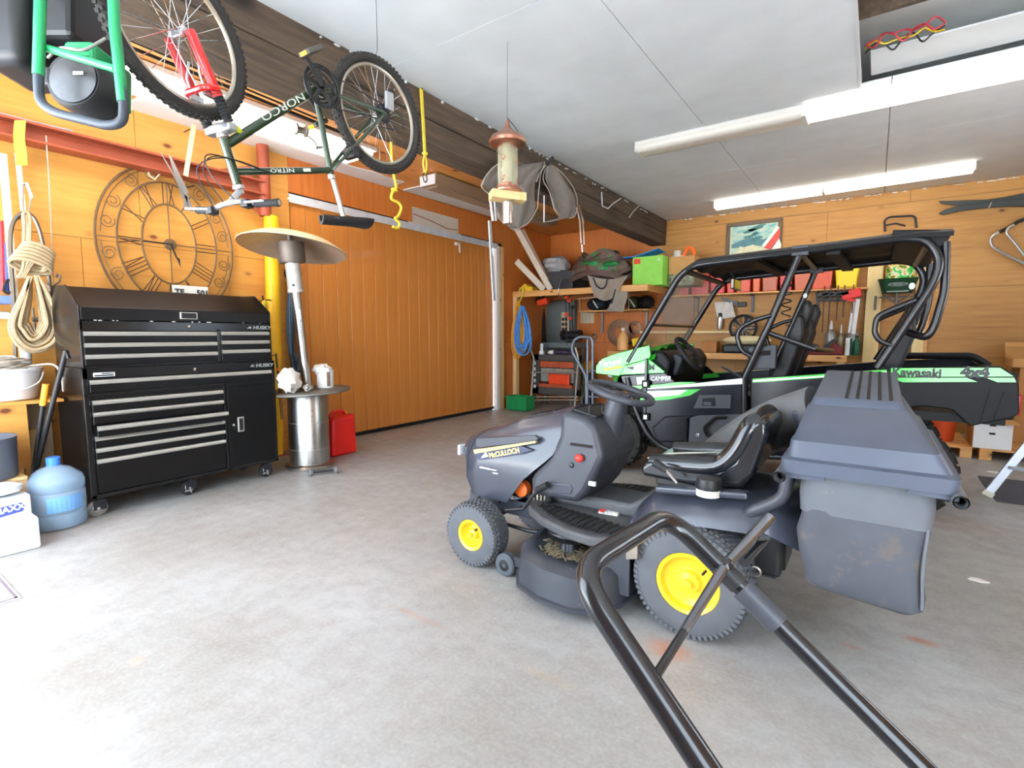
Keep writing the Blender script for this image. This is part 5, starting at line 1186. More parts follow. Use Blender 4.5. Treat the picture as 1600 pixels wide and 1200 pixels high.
# seat
MB().prism([(-.905, .655), (-.915, .70), (-.87, .735), (-.7, .735), (-.55, .74), (-.485, .79), (-.43, .95), (-.395, .985), (-.355, .975), (-.35, .92), (-.40, .74), (-.45, .665), (-.6, .645)], 'y', MY-.225, MY+.225).build('seat', 'mower_seat', mw, bev=.04, seg=4)
for s_ in (-1, 1):
    MB().tube(smoothpath([(-.87, MY+s_*.17, .715), (-.7, MY+s_*.185, .73), (-.56, MY+s_*.19, .75), (-.485, MY+s_*.19, .82), (-.43, MY+s_*.185, .935), (-.40, MY+s_*.16, .965)], 4), .048, 12).build('seat_bolster', 'mower_seat', mw)
MB().box(-.86, -.45, MY-.15, MY+.15, .60, .655).build('seat_pan', 'black_plastic', mw, smooth=0, bev=.01)
MB().tube(smoothpath([(-.885, MY-.2, .742), (-.8, MY-.12, .76), (-.66, MY-.02, .765), (-.55, MY+.1, .76)], 4), .004, 5).build('seat_tear', 'cream_plastic', mw)
# cutting deck
def deck_out(y_):  # near outline
    return y_
dn = [(-1.55, 2.42), (-1.52, 2.22), (-1.43, 2.09), (-1.28, 2.03), (-1.10, 2.02), (-.98, 2.08), (-.92, 2.2), (-.90, 2.42)]
dpoly = dn+[(-.90, 3.05), (-1.0, 3.2), (-1.3, 3.22), (-1.5, 3.1)]
cxy = np.array([-1.22, MY])
R = []
for z, s_ in ((.06, 1.03), (.075, 1.03), (.08, 1.0), (.21, .97), (.235, .90), (.24, .82), (.225, .78), (.225, .5)):
    R.append([(cxy[0]+(x-cxy[0])*s_, cxy[1]+(y-cxy[1])*s_, z) for x, y in dpoly])
MB().rings(R).build('cutting_deck', 'deck_paint', mw, smooth=50)
pu = AZ(890, 846, .27); 
MB().lathe((pu[0], pu[1], .22), (0, 0, 1), [(.06, 0), (.05, .03), (.035, .07), (.10, .075), (.115, .085), (.085, .092), (.085, .102), (.115, .11), (.11, .118), (.035, .12), (.022, .14)], 28).build('spindle_pulley', 'dark_steel', mw)
MB().tube([(pu[0]+.07, pu[1]+.03, .305), (pu[0]+.4, pu[1]+.25, .31), (pu[0]+.42, pu[1]+.28, .31)], .008, 6).build('drive_belt', 'black_rubber', mw)
for dx, dy in ((-.1, .0), (.03, -.1), (.1, .03)): MB().cyl((pu[0]+dx, pu[1]+dy, .22), (pu[0]+dx, pu[1]+dy, .31), .005, n=6).build('belt_guide', 'dark_steel', mw)
mb = MB(); rnd = random.Random(2)
for k in range(70):
    a, r_ = rnd.random()*2*PI, .06+.1*rnd.random(); c = np.array([pu[0]+r_*math.cos(a), pu[1]+r_*math.sin(a), .232+.008*rnd.random()])
    d = unit((rnd.random()-.5, rnd.random()-.5, .1)); mb.bar(c-d*.02, c+d*.02, .006, .004)
tag(mb.build('dry_clippings', 'grass_dust', mw, smooth=0, fix=False), kind='stuff')
MB().ell((pu[0], pu[1], .222), .15, .13, .010, 20, 6, jig=.1).build('clippings_bed', 'grass_dust', mw)
sc0 = AZ(787, 884, .065)
aw = MB().lathe((sc0[0], sc0[1]-.0, .065), (0, 1, 0), [(.02, 0), (.056, .002), (.065, .01), (.065, .05), (.056, .058), (.02, .06)], 24).build('gauge_wheel', mat('gauge', (74, 78, 84), .5, var=.1), mw)
MB().lathe((sc0[0], sc0[1]-.002, .065), (0, 1, 0), [(.012, -.002), (.03, 0), (.036, .006)], 16, caps=False).build('hub', 'black_plastic', aw)
MB().bar((sc0[0], sc0[1]+.07, .07), (-1.46, 2.2, .13), .03, .05).build('wheel_bracket', 'mower_plastic', mw, smooth=0)
MB().box(-1.02, -.88, 2.20, 2.215, .12, .34).build('deck_hanger', 'mower_plastic', mw, smooth=0)
p0 = AY(985, 850, 2.2); MB().tube([AY(1005, 815, 2.2), AY(992, 850, 2.2), AY(985, 868, 2.2)], .006, 6).build('lift_link', 'raw_steel', mw)
MB().obox(AY(988, 862, 2.18), (1, 0, .3), (0, 1, 0), (0, 0, 1), .03, .01, .035).build('link_clevis', 'raw_steel', mw, smooth=0, bev=.004)
# rear hitch bits
MB().torus(AY(1180, 893, 2.33), (0, 1, 0), .02, .006, 16, 6).build('hitch_ring', 'raw_steel', mw)
MB().box(-.30, -.27, MY-.12, MY+.12, .3, .56).build('rear_plate', 'black_plastic', mw, smooth=0)
# ---- grass collector
def rect(x0, x1, y0, y1, z, r=.03, n=4, dz=0.):
    pts = []
    for cx, cy, a0 in ((x1-r, y1-r, 0), (x0+r, y1-r, PI/2), (x0+r, y0+r, PI), (x1-r, y0+r, 1.5*PI)):
        for k in range(n+1): a = a0+PI/2*k/n; pts.append((cx+r*math.cos(a), cy+r*math.sin(a), z+dz*(cy+r*math.sin(a)-y0)))
    return pts
MB().rings([rect(-.262, .252, 2.13, 3.22, .835), rect(-.266, .256, 2.126, 3.224, .885), rect(-.246, .236, 2.15, 3.2, .893), rect(-.240, .20, 2.16, 3.19, .955), rect(-.232, .185, 2.175, 3.18, .962),
            rect(-.215, .125, 2.43, 3.17, 1.055), rect(-.205, .115, 2.455, 3.165, 1.06), rect(-.20, .105, 2.48, 3.16, 1.085, dz=.0), rect(-.195, .097, 2.50, 3.155, 1.092, .02, dz=.11)]).build('collector_lid', 'bag_lid', mw, smooth=30)
for k in range(5):
    x = -.085+.037*k; MB().obox((x+.004, 2.82, 1.1285), (1, 0, 0), (0, 1, .11), (0, -.11, 1), .006, .325, .0035).build('lid_slot', 'dark_gap', mw, smooth=0)
MB().rings([rect(-.20, .20, 2.19, 3.12, .83, .04), rect(-.205, .205, 2.185, 3.125, .75, .04), rect(-.20, .20, 2.19, 3.12, .68, .04)]).build('bag_collar', 'bag_band', mw, smooth=40)
R = []
for z, bx_, by_ in ((.69, .195, .0), (.6, .198, .006), (.5, .192, .002), (.43, .19, .0), (.385, .184, -.004), (.372, .17, -.02)):
    rg = rect(-bx_, bx_, 2.195-by_, 3.11+by_, z, .05, 6); R.append([(p[0]+.012*math.sin(p[1]*9+z*17), p[1]+.012*math.sin(p[0]*13+z*11), p[2]+.008*math.sin(p[0]*15+p[1]*7)) for p in rg])
MB().rings(R).build('bag', 'bag_mesh', mw, smooth=50)
sm = [(.183+.003*math.sin(z*20), 2.20, z) for z in np.linspace(.69, .40, 12)]; MB().tube(sm, .006, 5).build('bag_seam', 'bag_band', mw)
for x in (-.262, .252):
    MB().cyl((x, 2.10, .822), (x, 3.2, .822), .022, n=14, caps=False).cyl((x, 2.10, .822), (x, 3.2, .822), .017, n=14, caps=False).build('support_rail', 'chute', mw)
MB().bar((.12, 2.16, .828), (.252, 2.16, .822), .03, .02).bar((-.12, 2.16, .828), (-.262, 2.16, .822), .03, .02).build('rail_bracket', 'bag_lid', mw, smooth=0)
for yy in (2.30, 2.94):
    MB().tube(fillet([(-.255, yy, .81), (-.265, yy, .70), (-.30, yy, .66), (-.40, yy, .60), (-.40, yy+(.1 if yy < MY else -.1), .50)], .04), .026, 10).build('support_arm', 'mower_plastic', mw)
def duct(s_):
    c = [np.array(p) for p in ((-1.0, 3.22, .24), (-.86, 3.20, .45), (-.66, 3.12, .68), (-.42, 3.02, .86), (-.2, 2.95, .96))]
    return c
pts = smoothpath(duct(0), 5); MB().tube(pts, [.10+.045*k/(len(pts)-1) for k in range(len(pts))], 16).build('grass_chute', 'chute', mw)
MB().obox((-.27, 3.0, .94), (1, 0, .3), (0, 1, 0), (-.3, 0, 1), .04, .17, .05).build('chute_shoulder', 'bag_lid', mw, smooth=0, bev=.02)

# ================================================================== black tubular push handle in the foreground
mat('tube_black', (22, 22, 26), .25, var=.1, scale=8, coat=.3, wear=((150, 150, 156), .73))
PL, PL2, PR, PR2 = nv(AD(899, 893, .85)), nv(AD(1058, 1133, .74)), nv(AD(1042, 803, 1.12)), nv(AD(1375, 1133, .89))
def tofloor(a, b_, z=.10): return a+(b_-a)*((a[2]-z)/(a[2]-b_[2]))
eL, eR = tofloor(PL, PL2), tofloor(PR, PR2)
t = thing('push_handle', 'scuffed black tubular push handle in the foreground, cut off by the frame', 'push handle', (float((eL[0]+eR[0])/2), float((eL[1]+eR[1])/2), 0))
MB().tube(fillet([eL, PL, PR, PR+(PR2-PR)*.33], .075, 8), .0205, 14).build('grip_loop', 'tube_black', t)
MB().tube([PR+(PR2-PR)*.30, eR], .018, 14).build('lower_tube', 'tube_black', t)
a = PR+(PR2-PR)*.50; d = unit(PR2-PR); MB().tube([a-d*.045, a+d*.04], .0235, 14).build('sleeve', mat('sleeve_grey', (56, 59, 66), .4, var=.08), t)
a = PR+(PR2-PR)*.33; MB().tube([a-d*.02, a+d*.03], .021, 12).build('clamp', 'black_plastic', t)
jn = PR+(PR2-PR)*.32+np.array([0, 0, .012]); b0 = nv(AD(1020, 1064, .772))
tp = nv(AD(1204, 808, 1.10))
MB().tube([b0, jn*.55+b0*.45, jn], .0075, 10).build('brace_rod', 'tube_black', t)
MB().tube([jn*.35+b0*.65, jn, tp], [.008, .011, .012], 10).build('lever', mat('lever_chrome', (120, 122, 128), .2, metal=.9, var=.1), t)
MB().tube([tp*.6+jn*.4, nv(AD(1195, 838, 1.15)), nv(AD(1160, 878, 1.10))], .013, 10).build('lever_backing', 'tube_black', t)
MB().ell(jn, .018, .018, .018, 12, 8).build('pivot_bolt', 'tube_black', t)
MB().prism([(-.012, -.02), (.012, -.02), (.004, .02)], 'y', 0, .001).v
MB().obox(b0+np.array([.012, 0, -.02]), d, (0, 0, 1), np.cross(d, (0, 0, 1)), .025, .006, .003).build('brace_tab', 'chrome_dull', t, smooth=0)
MB().tube([eL+np.array([0, 0, 0]), eR], .0165, 12).build('axle_tube', 'tube_black', t)
ad_ = unit(eR-eL)
for e in (eL-ad_*.06, eR+ad_*.06):
    MB().lathe(np.array([e[0], e[1], .10])-ad_*.02, ad_, [(.03, 0), (.09, .0), (.10, .01), (.10, .03), (.09, .04), (.03, .04)], 24).build('wheel', 'black_rubber', t)
# ================================================================== side-by-side utility vehicle
mat('utv_black', (15, 15, 17), .5, var=.1, scale=4, spec=.25)
mat('utv_panel', (20, 21, 29), .22, var=.1, scale=3, spec=.4)
mat('utv_green', (30, 158, 32), .28, var=.06, scale=3, coat=.4)
mat('utv_lime', (62, 198, 66), .3, var=.04, coat=.4)
mat('utv_white', (232, 240, 232), .3, var=.04, coat=.3)
mat('utv_grey', (58, 61, 66), .55, var=.08, scale=5)
mat('cage_black', (20, 20, 24), .35, var=.08, coat=.2)
mat('seat_black', (20, 20, 23), .55, var=.1, scale=8, bmp=.2)
mat('decal_black', (20, 20, 22), .4, var=0)
m, nt, b = _nodes('windscreen')
b.inputs['Base Color'].default_value = srgb(214, 208, 198); b.inputs['Roughness'].default_value = .08; b.inputs['Alpha'].default_value = .22; b.inputs['IOR'].default_value = 1.45
MATS['windscreen'] = m
YN, YF = 4.65, 6.15; YC = (YN+YF)/2
uv = thing('utility_vehicle', 'green and black four-door utility vehicle with roof parked by the back wall', 'utility vehicle', (-.75, YC, 0))
def XZ(u, v, y=YN): p = AY(u, v, y); return (p[0], p[2])
def side(pxs, mname, name, y0, y1, par=uv, bev=0., sm=0, yref=YN):
    return MB().prism([XZ(u, v, yref) for u, v in pxs], 'y', y0, y1).build(name, mname, par, smooth=sm, bev=bev)
def far(pts): return [(p[0], 2*YC-p[1], p[2]) for p in pts]
# wheels
def knobby(nm, cx, cy, r=.335, wd=.25):
    c = np.array([cx, cy, r]); o = wd/2
    w_ = MB().lathe(c-np.array([0, o, 0]), (0, 1, 0), [(.165, .02), (.18, .004), (r*.8, 0), (r*.92, .02), (r-.02, .05), (r-.018, wd/2), (r-.02, wd-.05), (r*.92, wd-.02), (r*.8, wd), (.18, wd-.004), (.165, wd-.02)], 36, caps=False).build(nm, 'tyre', uv)
    mb = MB()
    for k in range(18):
        for j, (q, l) in enumerate(((-.42, .05), (-.14, .035), (.14, .035), (.42, .05))):
            th = 2*PI*(k+.5*(j % 2))/18; d = np.array([math.cos(th), 0, math.sin(th)]); tn = np.array([-math.sin(th), 0, math.cos(th)])
            mb.obox(c+d*(r-.016-(.018 if abs(q) > .3 else 0))+np.array([0, q*wd, 0]), tn+np.array([0, .4*(1 if q > 0 else -1), 0]), (0, 1, 0), d, .026, l/2*1.2, .016)
    tag(mb.build('tread_lugs', 'tyre', w_, smooth=0, fix=False), kind='stuff')
    MB().lathe(c-np.array([0, o-.02, 0]), (0, 1, 0), [(.17, 0), (.15, .02), (.14, .05), (.06, .06), (.05, .02), (.001, .018)], 28, caps=False).build('rim', 'dark_steel', w_)
    return w_
for cx in (-2.10, .22):
    for cy in (YN+.14, YF-.14): knobby('wheel', cx, cy)
for cx in (-2.10, .22):
    for s_ in (-1, 1):
        MB().tube([(cx+.06, YC+s_*.25, .42), (cx, YC+s_*.56, .34)], .02, 8).tube([(cx-.08, YC+s_*.25, .40), (cx, YC+s_*.56, .33)], .02, 8).build('suspension_arm', 'cage_black', uv)
        pr = [(.035 if k % 2 else .025, .05+.02*k) for k in range(15)]
        MB().lathe((cx, YC+s_*.5, .36), (0, -s_*.35, 1), pr, 12).build('shock_spring', 'dark_steel', uv)
MB().box(-1.9, .5, YC-.32, YC+.32, .26, .42).build('chassis', 'utv_black', uv, smooth=0, bev=.02)
MB().box(-1.75, -.02, YN+.06, YF-.06, .34, .44).build('floor_pan', 'utv_black', uv, smooth=0, bev=.02)
# hood: lofted green cover
def hoodp(u, v):
    q = v*2-1; x = -2.30+.62*u
    z = lerp(u, [0, .06, .2, .5, .8, 1], [.955, 1.02, 1.09, 1.175, 1.235, 1.255]); wd = lerp(u, [0, .12, .5, 1], [.50, .60, .68, .70])
    return (x+.16*q**4*(1-u), YC+q*wd, z-.13*abs(q)**5-.035*math.exp(-((abs(q)-.55)/.08)**2)*u)
MB().sheet(hoodp, 20, 36, .012).build('hood', 'utv_green', uv, smooth=60)
MB().rings([[nv(hoodp(0, k/24)) for k in range(25)]+[nv(hoodp(0, 1-k/24))*np.array([1, 1, 0])+np.array([0, 0, .86]) for k in range(25)], [nv(hoodp(.04, k/24))+np.array([.02, 0, -.012]) for k in range(25)]+[nv(hoodp(.04, 1-k/24))*np.array([1, 1, 0])+np.array([.1, 0, .83]) for k in range(25)]]).build('nose', 'utv_black', uv, smooth=0)
for s_ in (-1, 1):
    MB().obox((-2.24, YC+s_*.42, .955), (1, -s_*.35, -.2), (s_*.35, 1, 0), (0, 0, 1), .03, .10, .045).build('headlight', 'lens', uv, smooth=0, bev=.02)
for s_, y0, y1 in ((-1, YN+.03, YN+.055), (1, YF-.055, YF-.03)):
    side([(929, 584), (929, 572), (938, 561), (958, 553), (985, 546), (1013, 539), (1015, 557), (1013, 561), (976, 571), (966, 588)], 'utv_green', 'fender', y0-.004, y1+.004, bev=.006)
    side([(967, 586), (975, 572), (1012, 561), (1037, 581), (1036, 583)], 'utv_lime', 'fender_panel', y0-.008, y1, bev=.003)
    side([(969, 588), (1038, 584), (1053, 598), (980, 603), (972, 597)], 'utv_panel', 'decal_panel', y0-.006, y1)
    side([(978, 604), (1053, 599), (1062, 602), (1062, 606), (992, 612)], 'utv_lime', 'lower_stripe', y0-.008, y1)
ynf = YN+.02
side([(986, 573), (1010, 567), (1010, 582), (988, 583)], 'utv_white', 'decal_white', ynf-.003, ynf+.01)
side([(976, 574), (990, 573), (988, 578)], 'decal_black', 'decal_wedge', ynf-.004, ynf+.01)
side([(993, 590), (1010, 588), (1010, 600), (995, 601)], 'utv_white', 'decal_white', ynf-.003, ynf+.01)
p = AY(1016, 592, ynf); text('CAMPER', .06, (p[0], ynf+.001, p[2]), (1, 0, .06), (-.0, 0, 1), 'utv_white', uv, bold=.001, stretch=.85, shear=.2)
p = AY(1014, 574, ynf); text('M', .07, (p[0], ynf+.001, p[2]), (1, 0, 0), (0, 0, 1), 'decal_black', uv, bold=.004)
p = AY(933, 570, YN+.02); q = AY(975, 564, YN+.02)
text('Teryx4', .075, (p[0]+.01, YN+.024, p[2]), unit((q[0]-p[0], 0, q[2]-p[2])), (0, 0, 1), 'utv_white', uv, bold=.003, stretch=1.1, shear=.25)
side([(940, 577), (971, 571), (969, 575), (943, 579)], mat('utv_yellow', (246, 232, 40), .4, var=0), 'decal_yellow', YN+.021, YN+.03)
# hinge bar and doors
MB().box(*(lambda a, c: (a[0]-.012, a[0]+.012, YN-.012, YN+.02, c[2], a[2]))(AY(1010, 560, YN), AY(1010, 655, YN))).build('door_hinge_bar', 'cage_black', uv, smooth=0, bev=.004)
for v in (600, 651):
    c = AY(1010, v, YN); MB().box(c[0]-.035, c[0]+.035, YN-.03, YN+.02, c[2]-.035, c[2]+.035).build('hinge', 'utv_black', uv, smooth=0, bev=.006)
    MB().box(c[0]-.016, c[0]+.016, YN-.034, YN-.029, c[2]-.02, c[2]+.02).build('hinge_cover', 'utv_white', uv, smooth=0)
dgrp = []
for s_ in (-1, 1):
    a0, a1 = (YN-.0, YN+.05) if s_ < 0 else (YF-.05, YF)
    e = -1 if s_ < 0 else 1
    dr_ = side([(1000, 607), (1062, 599), (1160, 592), (1160, 700), (1120, 705), (1030, 702), (1004, 655)], 'utv_panel', 'front_door', a0, a1, bev=.012)
    yo = a0-.004 if s_ < 0 else a1-.002
    for (pp, mn, nm) in (([(1058, 602), (1160, 591), (1160, 600), (1012, 608), (1012, 606)], 'utv_white', 'door_stripe'), ([(1012, 603), (1060, 597), (1090, 597), (1062, 602), (1012, 607)], 'utv_lime', 'door_stripe'), ([(1012, 611), (1095, 608), (1078, 618), (1046, 624), (1000, 628), (1002, 616)], 'utv_lime', 'door_stripe'), ([(1012, 611), (1075, 609), (1062, 617), (1010, 622)], 'utv_white', 'door_stripe')):
        side(pp, mn, nm, yo-(.002 if mn == 'utv_white' else 0)*(1 if s_ < 0 else -1), yo+.006, dr_)
    if s_ < 0:
        side([(1040, 650), (1083, 648), (1076, 656), (1075, 690), (1030, 690), (1020, 668)], 'utv_panel', 'lower_bulge', YN-.035, YN+.01, dr_, bev=.015)
        hp_ = side([(1084, 638), (1093, 617), (1143, 617), (1142, 638)], 'utv_grey', 'latch_plate', YN-.012, YN+.01, dr_, bev=.003)
        side([(1098, 622), (1118, 621), (1119, 634), (1098, 634)], 'utv_black', 'latch_recess', YN-.014, YN, dr_)
        side([(1100, 628), (1112, 628), (1112, 633), (1100, 633)], 'utv_grey', 'latch', YN-.02, YN, dr_, bev=.002)
        side([(1078, 652), (1090, 649), (1160, 647), (1160, 697), (1076, 697)], 'utv_grey', 'lower_panel', YN-.014, YN+.01, dr_, bev=.006)
        pts = [AY(u, v, YN-.05) for u, v in ((1135, 652), (1118, 652), (1100, 668), (1105, 682), (1125, 680))]
        MB().tube(fillet(pts, .03), .014, 8).build('pull_handle', 'utv_black', dr_)
        side([(1088, 676), (1094, 676), (1094, 682), (1088, 682)], 'chrome', 'knob', YN-.03, YN-.01, dr_, bev=.01)
    rd = side([(1172, 591), (1390, 577), (1392, 600), (1380, 660), (1300, 700), (1172, 700)], 'utv_panel', 'rear_door', a0, a1, bev=.012)
    side([(1176, 592), (1392, 577), (1392, 583), (1176, 598)], 'utv_lime', 'door_stripe', yo, yo+.006, rd); side([(1176, 594), (1392, 580), (1392, 582), (1176, 597)], 'utv_white', 'door_stripe', yo-.001, yo+.005, rd)
    # cargo bed side
    bs = side([(1385, 577), (1563, 572), (1577, 580), (1589, 592), (1592, 602), (1593, 645), (1584, 652), (1516, 666), (1487, 640), (1440, 634), (1390, 640)], 'utv_black', 'bed_side', a0-.01 if s_ < 0 else a0, a1 if s_ < 0 else a1+.01, bev=.008)
    if s_ < 0:
        side([(1392, 575), (1562, 574.5), (1583, 588), (1392, 588.5)], 'utv_lime', 'bed_stripe', YN-.016, YN, bs); side([(1392, 590), (1510, 590), (1527, 596.5), (1410, 597)], 'utv_lime', 'bed_stripe', YN-.016, YN, bs); side([(1539, 590), (1584, 590), (1587, 597), (1558, 597)], 'utv_lime', 'bed_stripe', YN-.016, YN, bs)
        for (a, c) in (((1548, 610), (1552, 662)), ((1570, 612), (1574, 655))):
            side([(a[0]-2, a[1]), (a[0]+2, a[1]), (c[0]-18, c[1]), (c[0]-22, c[1])], 'utv_black', 'bed_rib', YN-.018, YN, bs)
        p = AY(1394, 581.5, YN); text('Kawasaki', .088, (p[0], YN-.018, p[2]), (1, 0, 0), (0, 0, 1), 'decal_black', bs, bold=.0038, stretch=.84)
        p = AY(1501, 581.5, YN); text('4x4', .095, (p[0], YN-.018, p[2]), (1, 0, 0), (0, 0, 1), 'decal_black', bs, bold=.006, stretch=1.0)
        MB().obox(AY(1590, 632, YN+.05), (0, 1, 0), (1, 0, 0), (0, 0, 1), .04, .012, .07).build('tail_light', mat('tail_red', (170, 24, 24), .3, var=.05), bs, smooth=0, bev=.008)
MB().box(.03, .75, YN+.04, YF-.04, .74, .80).build('bed_floor', 'utv_black', uv, smooth=0)
MB().box(.74, .79, YN+.04, YF-.04, .78, 1.10).build('tail_gate', 'utv_black', uv, smooth=0, bev=.01)
MB().box(.04, .08, YN+.04, YF-.04, .78, 1.12).build('bed_front', 'utv_black', uv, smooth=0, bev=.01)
MB().tube(fillet([AY(1370, 570, 5.9), AY(1395, 556, 5.9), AY(1520, 556, 5.9), AY(1545, 572, 5.9)], .05), .03, 8).build('bed_rail', 'utv_black', uv)
# roll cage
CR = .03
nearp = [AY(982, 566, YN+.05), AY(1062, 430, YN+.06), AY(1086, 414, YN+.06), AY(1250, 393, YN+.06), AY(1415, 372, YN+.06), AY(1450, 376, YN+.06), AY(1470, 405, YN+.06), AY(1460, 440, YN+.06), AY(1370, 575, YN+.05)]
npth = fillet(nearp, .12, 5)
for f in (0, 1):
    P = npth if not f else far(npth)
    MB().tube(P, CR, 12).build('side_hoop', 'cage_black', uv)
    bp = [AY(1251, 391, YN+.06), AY(1205, 500, YN+.06), AY(1163, 590, YN+.03), AY(1163, 650, YN+.03)]
    bp = bp if not f else far(bp)
    MB().tube(bp, CR*.95, 12).build('centre_pillar', 'cage_black', uv)
    c = bp[0]; MB().box(c[0]-.06, c[0]+.06, c[1]-.04, c[1]+.04, c[2]-.045, c[2]+.035).build('pillar_clamp', 'utv_grey', uv, smooth=0, bev=.008)
    for hp_ in ([(1205, 493), (1180, 500), (1158, 511), (1151, 524), (1158, 548), (1180, 560)], [(1432, 468), (1395, 483), (1370, 494), (1366, 520), (1375, 534), (1395, 540)]):
        P = [AY(u, v, YN+.04) for u, v in hp_]; P = P if not f else far(P)
        MB().tube(fillet(P, .04), .02, 10).build('grab_bar', 'cage_black', uv)
    rp = [AY(1478, 378, YN+.1), AY(1476, 455, YN+.1), AY(1460, 510, YN+.1), AY(1448, 528, YN+.1), AY(1420, 520, YN+.2)]
    rp = rp if not f else far(rp); MB().tube(fillet(rp, .06), CR*.9, 10).build('rear_brace', 'cage_black', uv)
    nb = [AY(980, 590, YN+.02), AY(992, 640, YN), AY(1012, 680, YN-.01), AY(1035, 700, YN), AY(1060, 706, YN), AY(1250, 716, YN)]
    nb = nb if not f else far(nb); MB().tube(fillet(nb, .12), .024, 10).build('nerf_bar', 'cage_black', uv)
for u, v in ((1072, 424), (1250, 393), (1450, 380)):
    a = AY(u, v, YN+.06); MB().tube([a, (a[0], 2*YC-a[1], a[2])], CR*.85, 10).build('cross_tube', 'cage_black', uv)
# front bumper tubes
for z in (.55, .78): MB().tube(fillet([(-2.1, YC-.5, z), (-2.38, YC-.4, z), (-2.38, YC+.4, z), (-2.1, YC+.5, z)], .1), .02, 10).build('bumper_tube', 'cage_black', uv)
# roof
fx = AY(1080, 412, YN+.06)[0]; rx_ = AY(1460, 372, YN+.06)[0]
def roofp(u, v):
    q = v*2-1; x = fx-.04+(rx_-fx+.14)*u
    return (x, YC+q*.735, lerp(u, [0, .05, .5, .9, 1], [1.965, 2.02, 2.055, 2.09, 2.08])-.03*abs(q)**6+.012*math.cos(q*9))
MB().sheet(roofp, 20, 30, .03).build('roof', 'utv_black', uv, smooth=50)
side([(1395, 356), (1470, 355), (1490, 361), (1482, 376), (1470, 384), (1400, 372)], 'utv_black', 'roof_spoiler', YN+.08, YF-.08, bev=.01)
for x in (-.9, -.3): MB().bar((x, YN+.1, 1.985), (x+.05, YF-.1, 1.985), .09, .03).build('roof_stiffener', 'utv_black', uv, smooth=0)
# windscreen
w0, w1 = AY(1004, 540, YN+.08), AY(1062, 428, YN+.08)
P = lambda p, f: np.array([p[0], (p[1] if not f else 2*YC-p[1]), p[2]])
wb_, wt_ = nv(w0), nv(w1)
lo = wb_+(wt_-wb_)*.30
MB().sheet(lambda u, v: P(lo+(wt_-lo)*u, 0)*(1-v)+P(lo+(wt_-lo)*u, 1)*v, 2, 2, .005).build('windscreen', 'windscreen', uv)
MB().sheet(lambda u, v: P(wb_+(lo-wb_)*u*.95, 0)*(1-v)+P(wb_+(lo-wb_)*u*.95, 1)*v, 2, 2, .005).build('lower_windscreen', 'windscreen', uv)
MB().tube([P(lo, 0), P(lo, 1)], .014, 8).build('windscreen_seal', 'cage_black', uv)
mp_ = nv(AY(1150, 445, YC)); 
MB().obox(mp_, (0, 1, 0), (1, 0, 0), (0, 0, 1), .16, .02, .05).build('mirror', mat('mirror', (90, 76, 66), .1, metal=.8, var=.2), uv, smooth=0, bev=.01)
MB().cyl(mp_+np.array([0, 0, .04]), mp_+np.array([-.06, 0, .14]), .012, n=8).build('mirror_stalk', 'cage_black', uv)
# dash, steering, seats
MB().prism([(-1.74, 1.20), (-1.62, 1.20), (-1.54, 1.10), (-1.58, .86), (-1.66, .70), (-1.75, .66), (-1.8, 1.1)], 'y', YN+.10, YF-.10).build('dash', 'utv_black', uv, smooth=0, bev=.03)
MB().obox((-1.55, YN+.38, 1.06), (1, 0, -.35), (0, 1, 0), (.35, 0, 1), .05, .14, .10).build('instrument_pod', 'utv_grey', uv, smooth=0, bev=.03)
sc1 = np.array(AY(1076, 552, YN+.34)); sn2 = unit((.72, 0, .55))
MB().torus(sc1, sn2, .175, .02, 36, 10).build('steering_wheel', 'black_rubber', uv)
x2, y2, _ = basis(sn2)
for a in (0, 2.1, 4.2): MB().bar(sc1-sn2*.02, sc1+.17*(x2*math.cos(a)+y2*math.sin(a)), .03, .014, sn2).build('steering_spoke', 'utv_black', uv, smooth=0)
MB().cyl(sc1-sn2*.02, sc1-sn2*.22, .035, n=10).build('steering_column', 'utv_black', uv)
MB().tube([AY(1128, 573, YC), AY(1150, 585, YC), AY(1160, 592, YC)], .012, 8).build('shift_lever', 'utv_grey', uv)
MB().box(-1.35, -.3, YC-.12, YC+.12, .44, .86).build('centre_console', 'utv_black', uv, smooth=0, bev=.03)
for xs0 in (-1.06, -.33):
    for yc in (YN+.42, YF-.42):
        MB().box(xs0-.12, xs0+.40, yc-.25, yc+.25, .66, .82).build('seat_cushion', 'seat_black', uv, bev=.05, seg=3)
        MB().prism([(xs0+.28, .80), (xs0+.42, .78), (xs0+.585, 1.36), (xs0+.57, 1.50), (xs0+.52, 1.52), (xs0+.46, 1.36)], 'y', yc-.20, yc+.20).build('seat_back', 'seat_black', uv, bev=.04, seg=3)
        MB().prism([(xs0+.53, 1.40), (xs0+.585, 1.40), (xs0+.625, 1.56), (xs0+.59, 1.65), (xs0+.545, 1.61)], 'y', yc-.11, yc+.11).build('head_rest', 'seat_black', uv, bev=.03, seg=3)
        MB().sheet(lambda u, v: (xs0+.40+.16*u-.02-.012*math.sin(u*PI), yc-.20+.05*v+.12*u, .84+.72*u), 8, 2, .004).build('seat_belt', mat('belt', (60, 62, 58), .7, var=.08), uv)
    MB().box(xs0-.1, xs0+.36, YN+.1, YF-.1, .42, .66).build('seat_base', 'utv_black', uv, smooth=0, bev=.02)
for u, v in ((1258, 462), (1425, 447), (1478, 425)):
    c = AY(u, v, YF-.2 if u < 1300 else YN+.3); MB().ell(c, .02, .014, .026, 12, 8).build('belt_anchor', 'utv_white', uv)
MB().tube([(AY(1228, 495, YN+.3)[0]+.035*math.cos(a), YN+.3+.035*math.sin(a), AY(1228, 495, YN+.3)[2]+.0105*a) for a in np.linspace(0, 6.28*4.2, 90)], .006, 5).build('belt_spring', 'cage_black', uv)
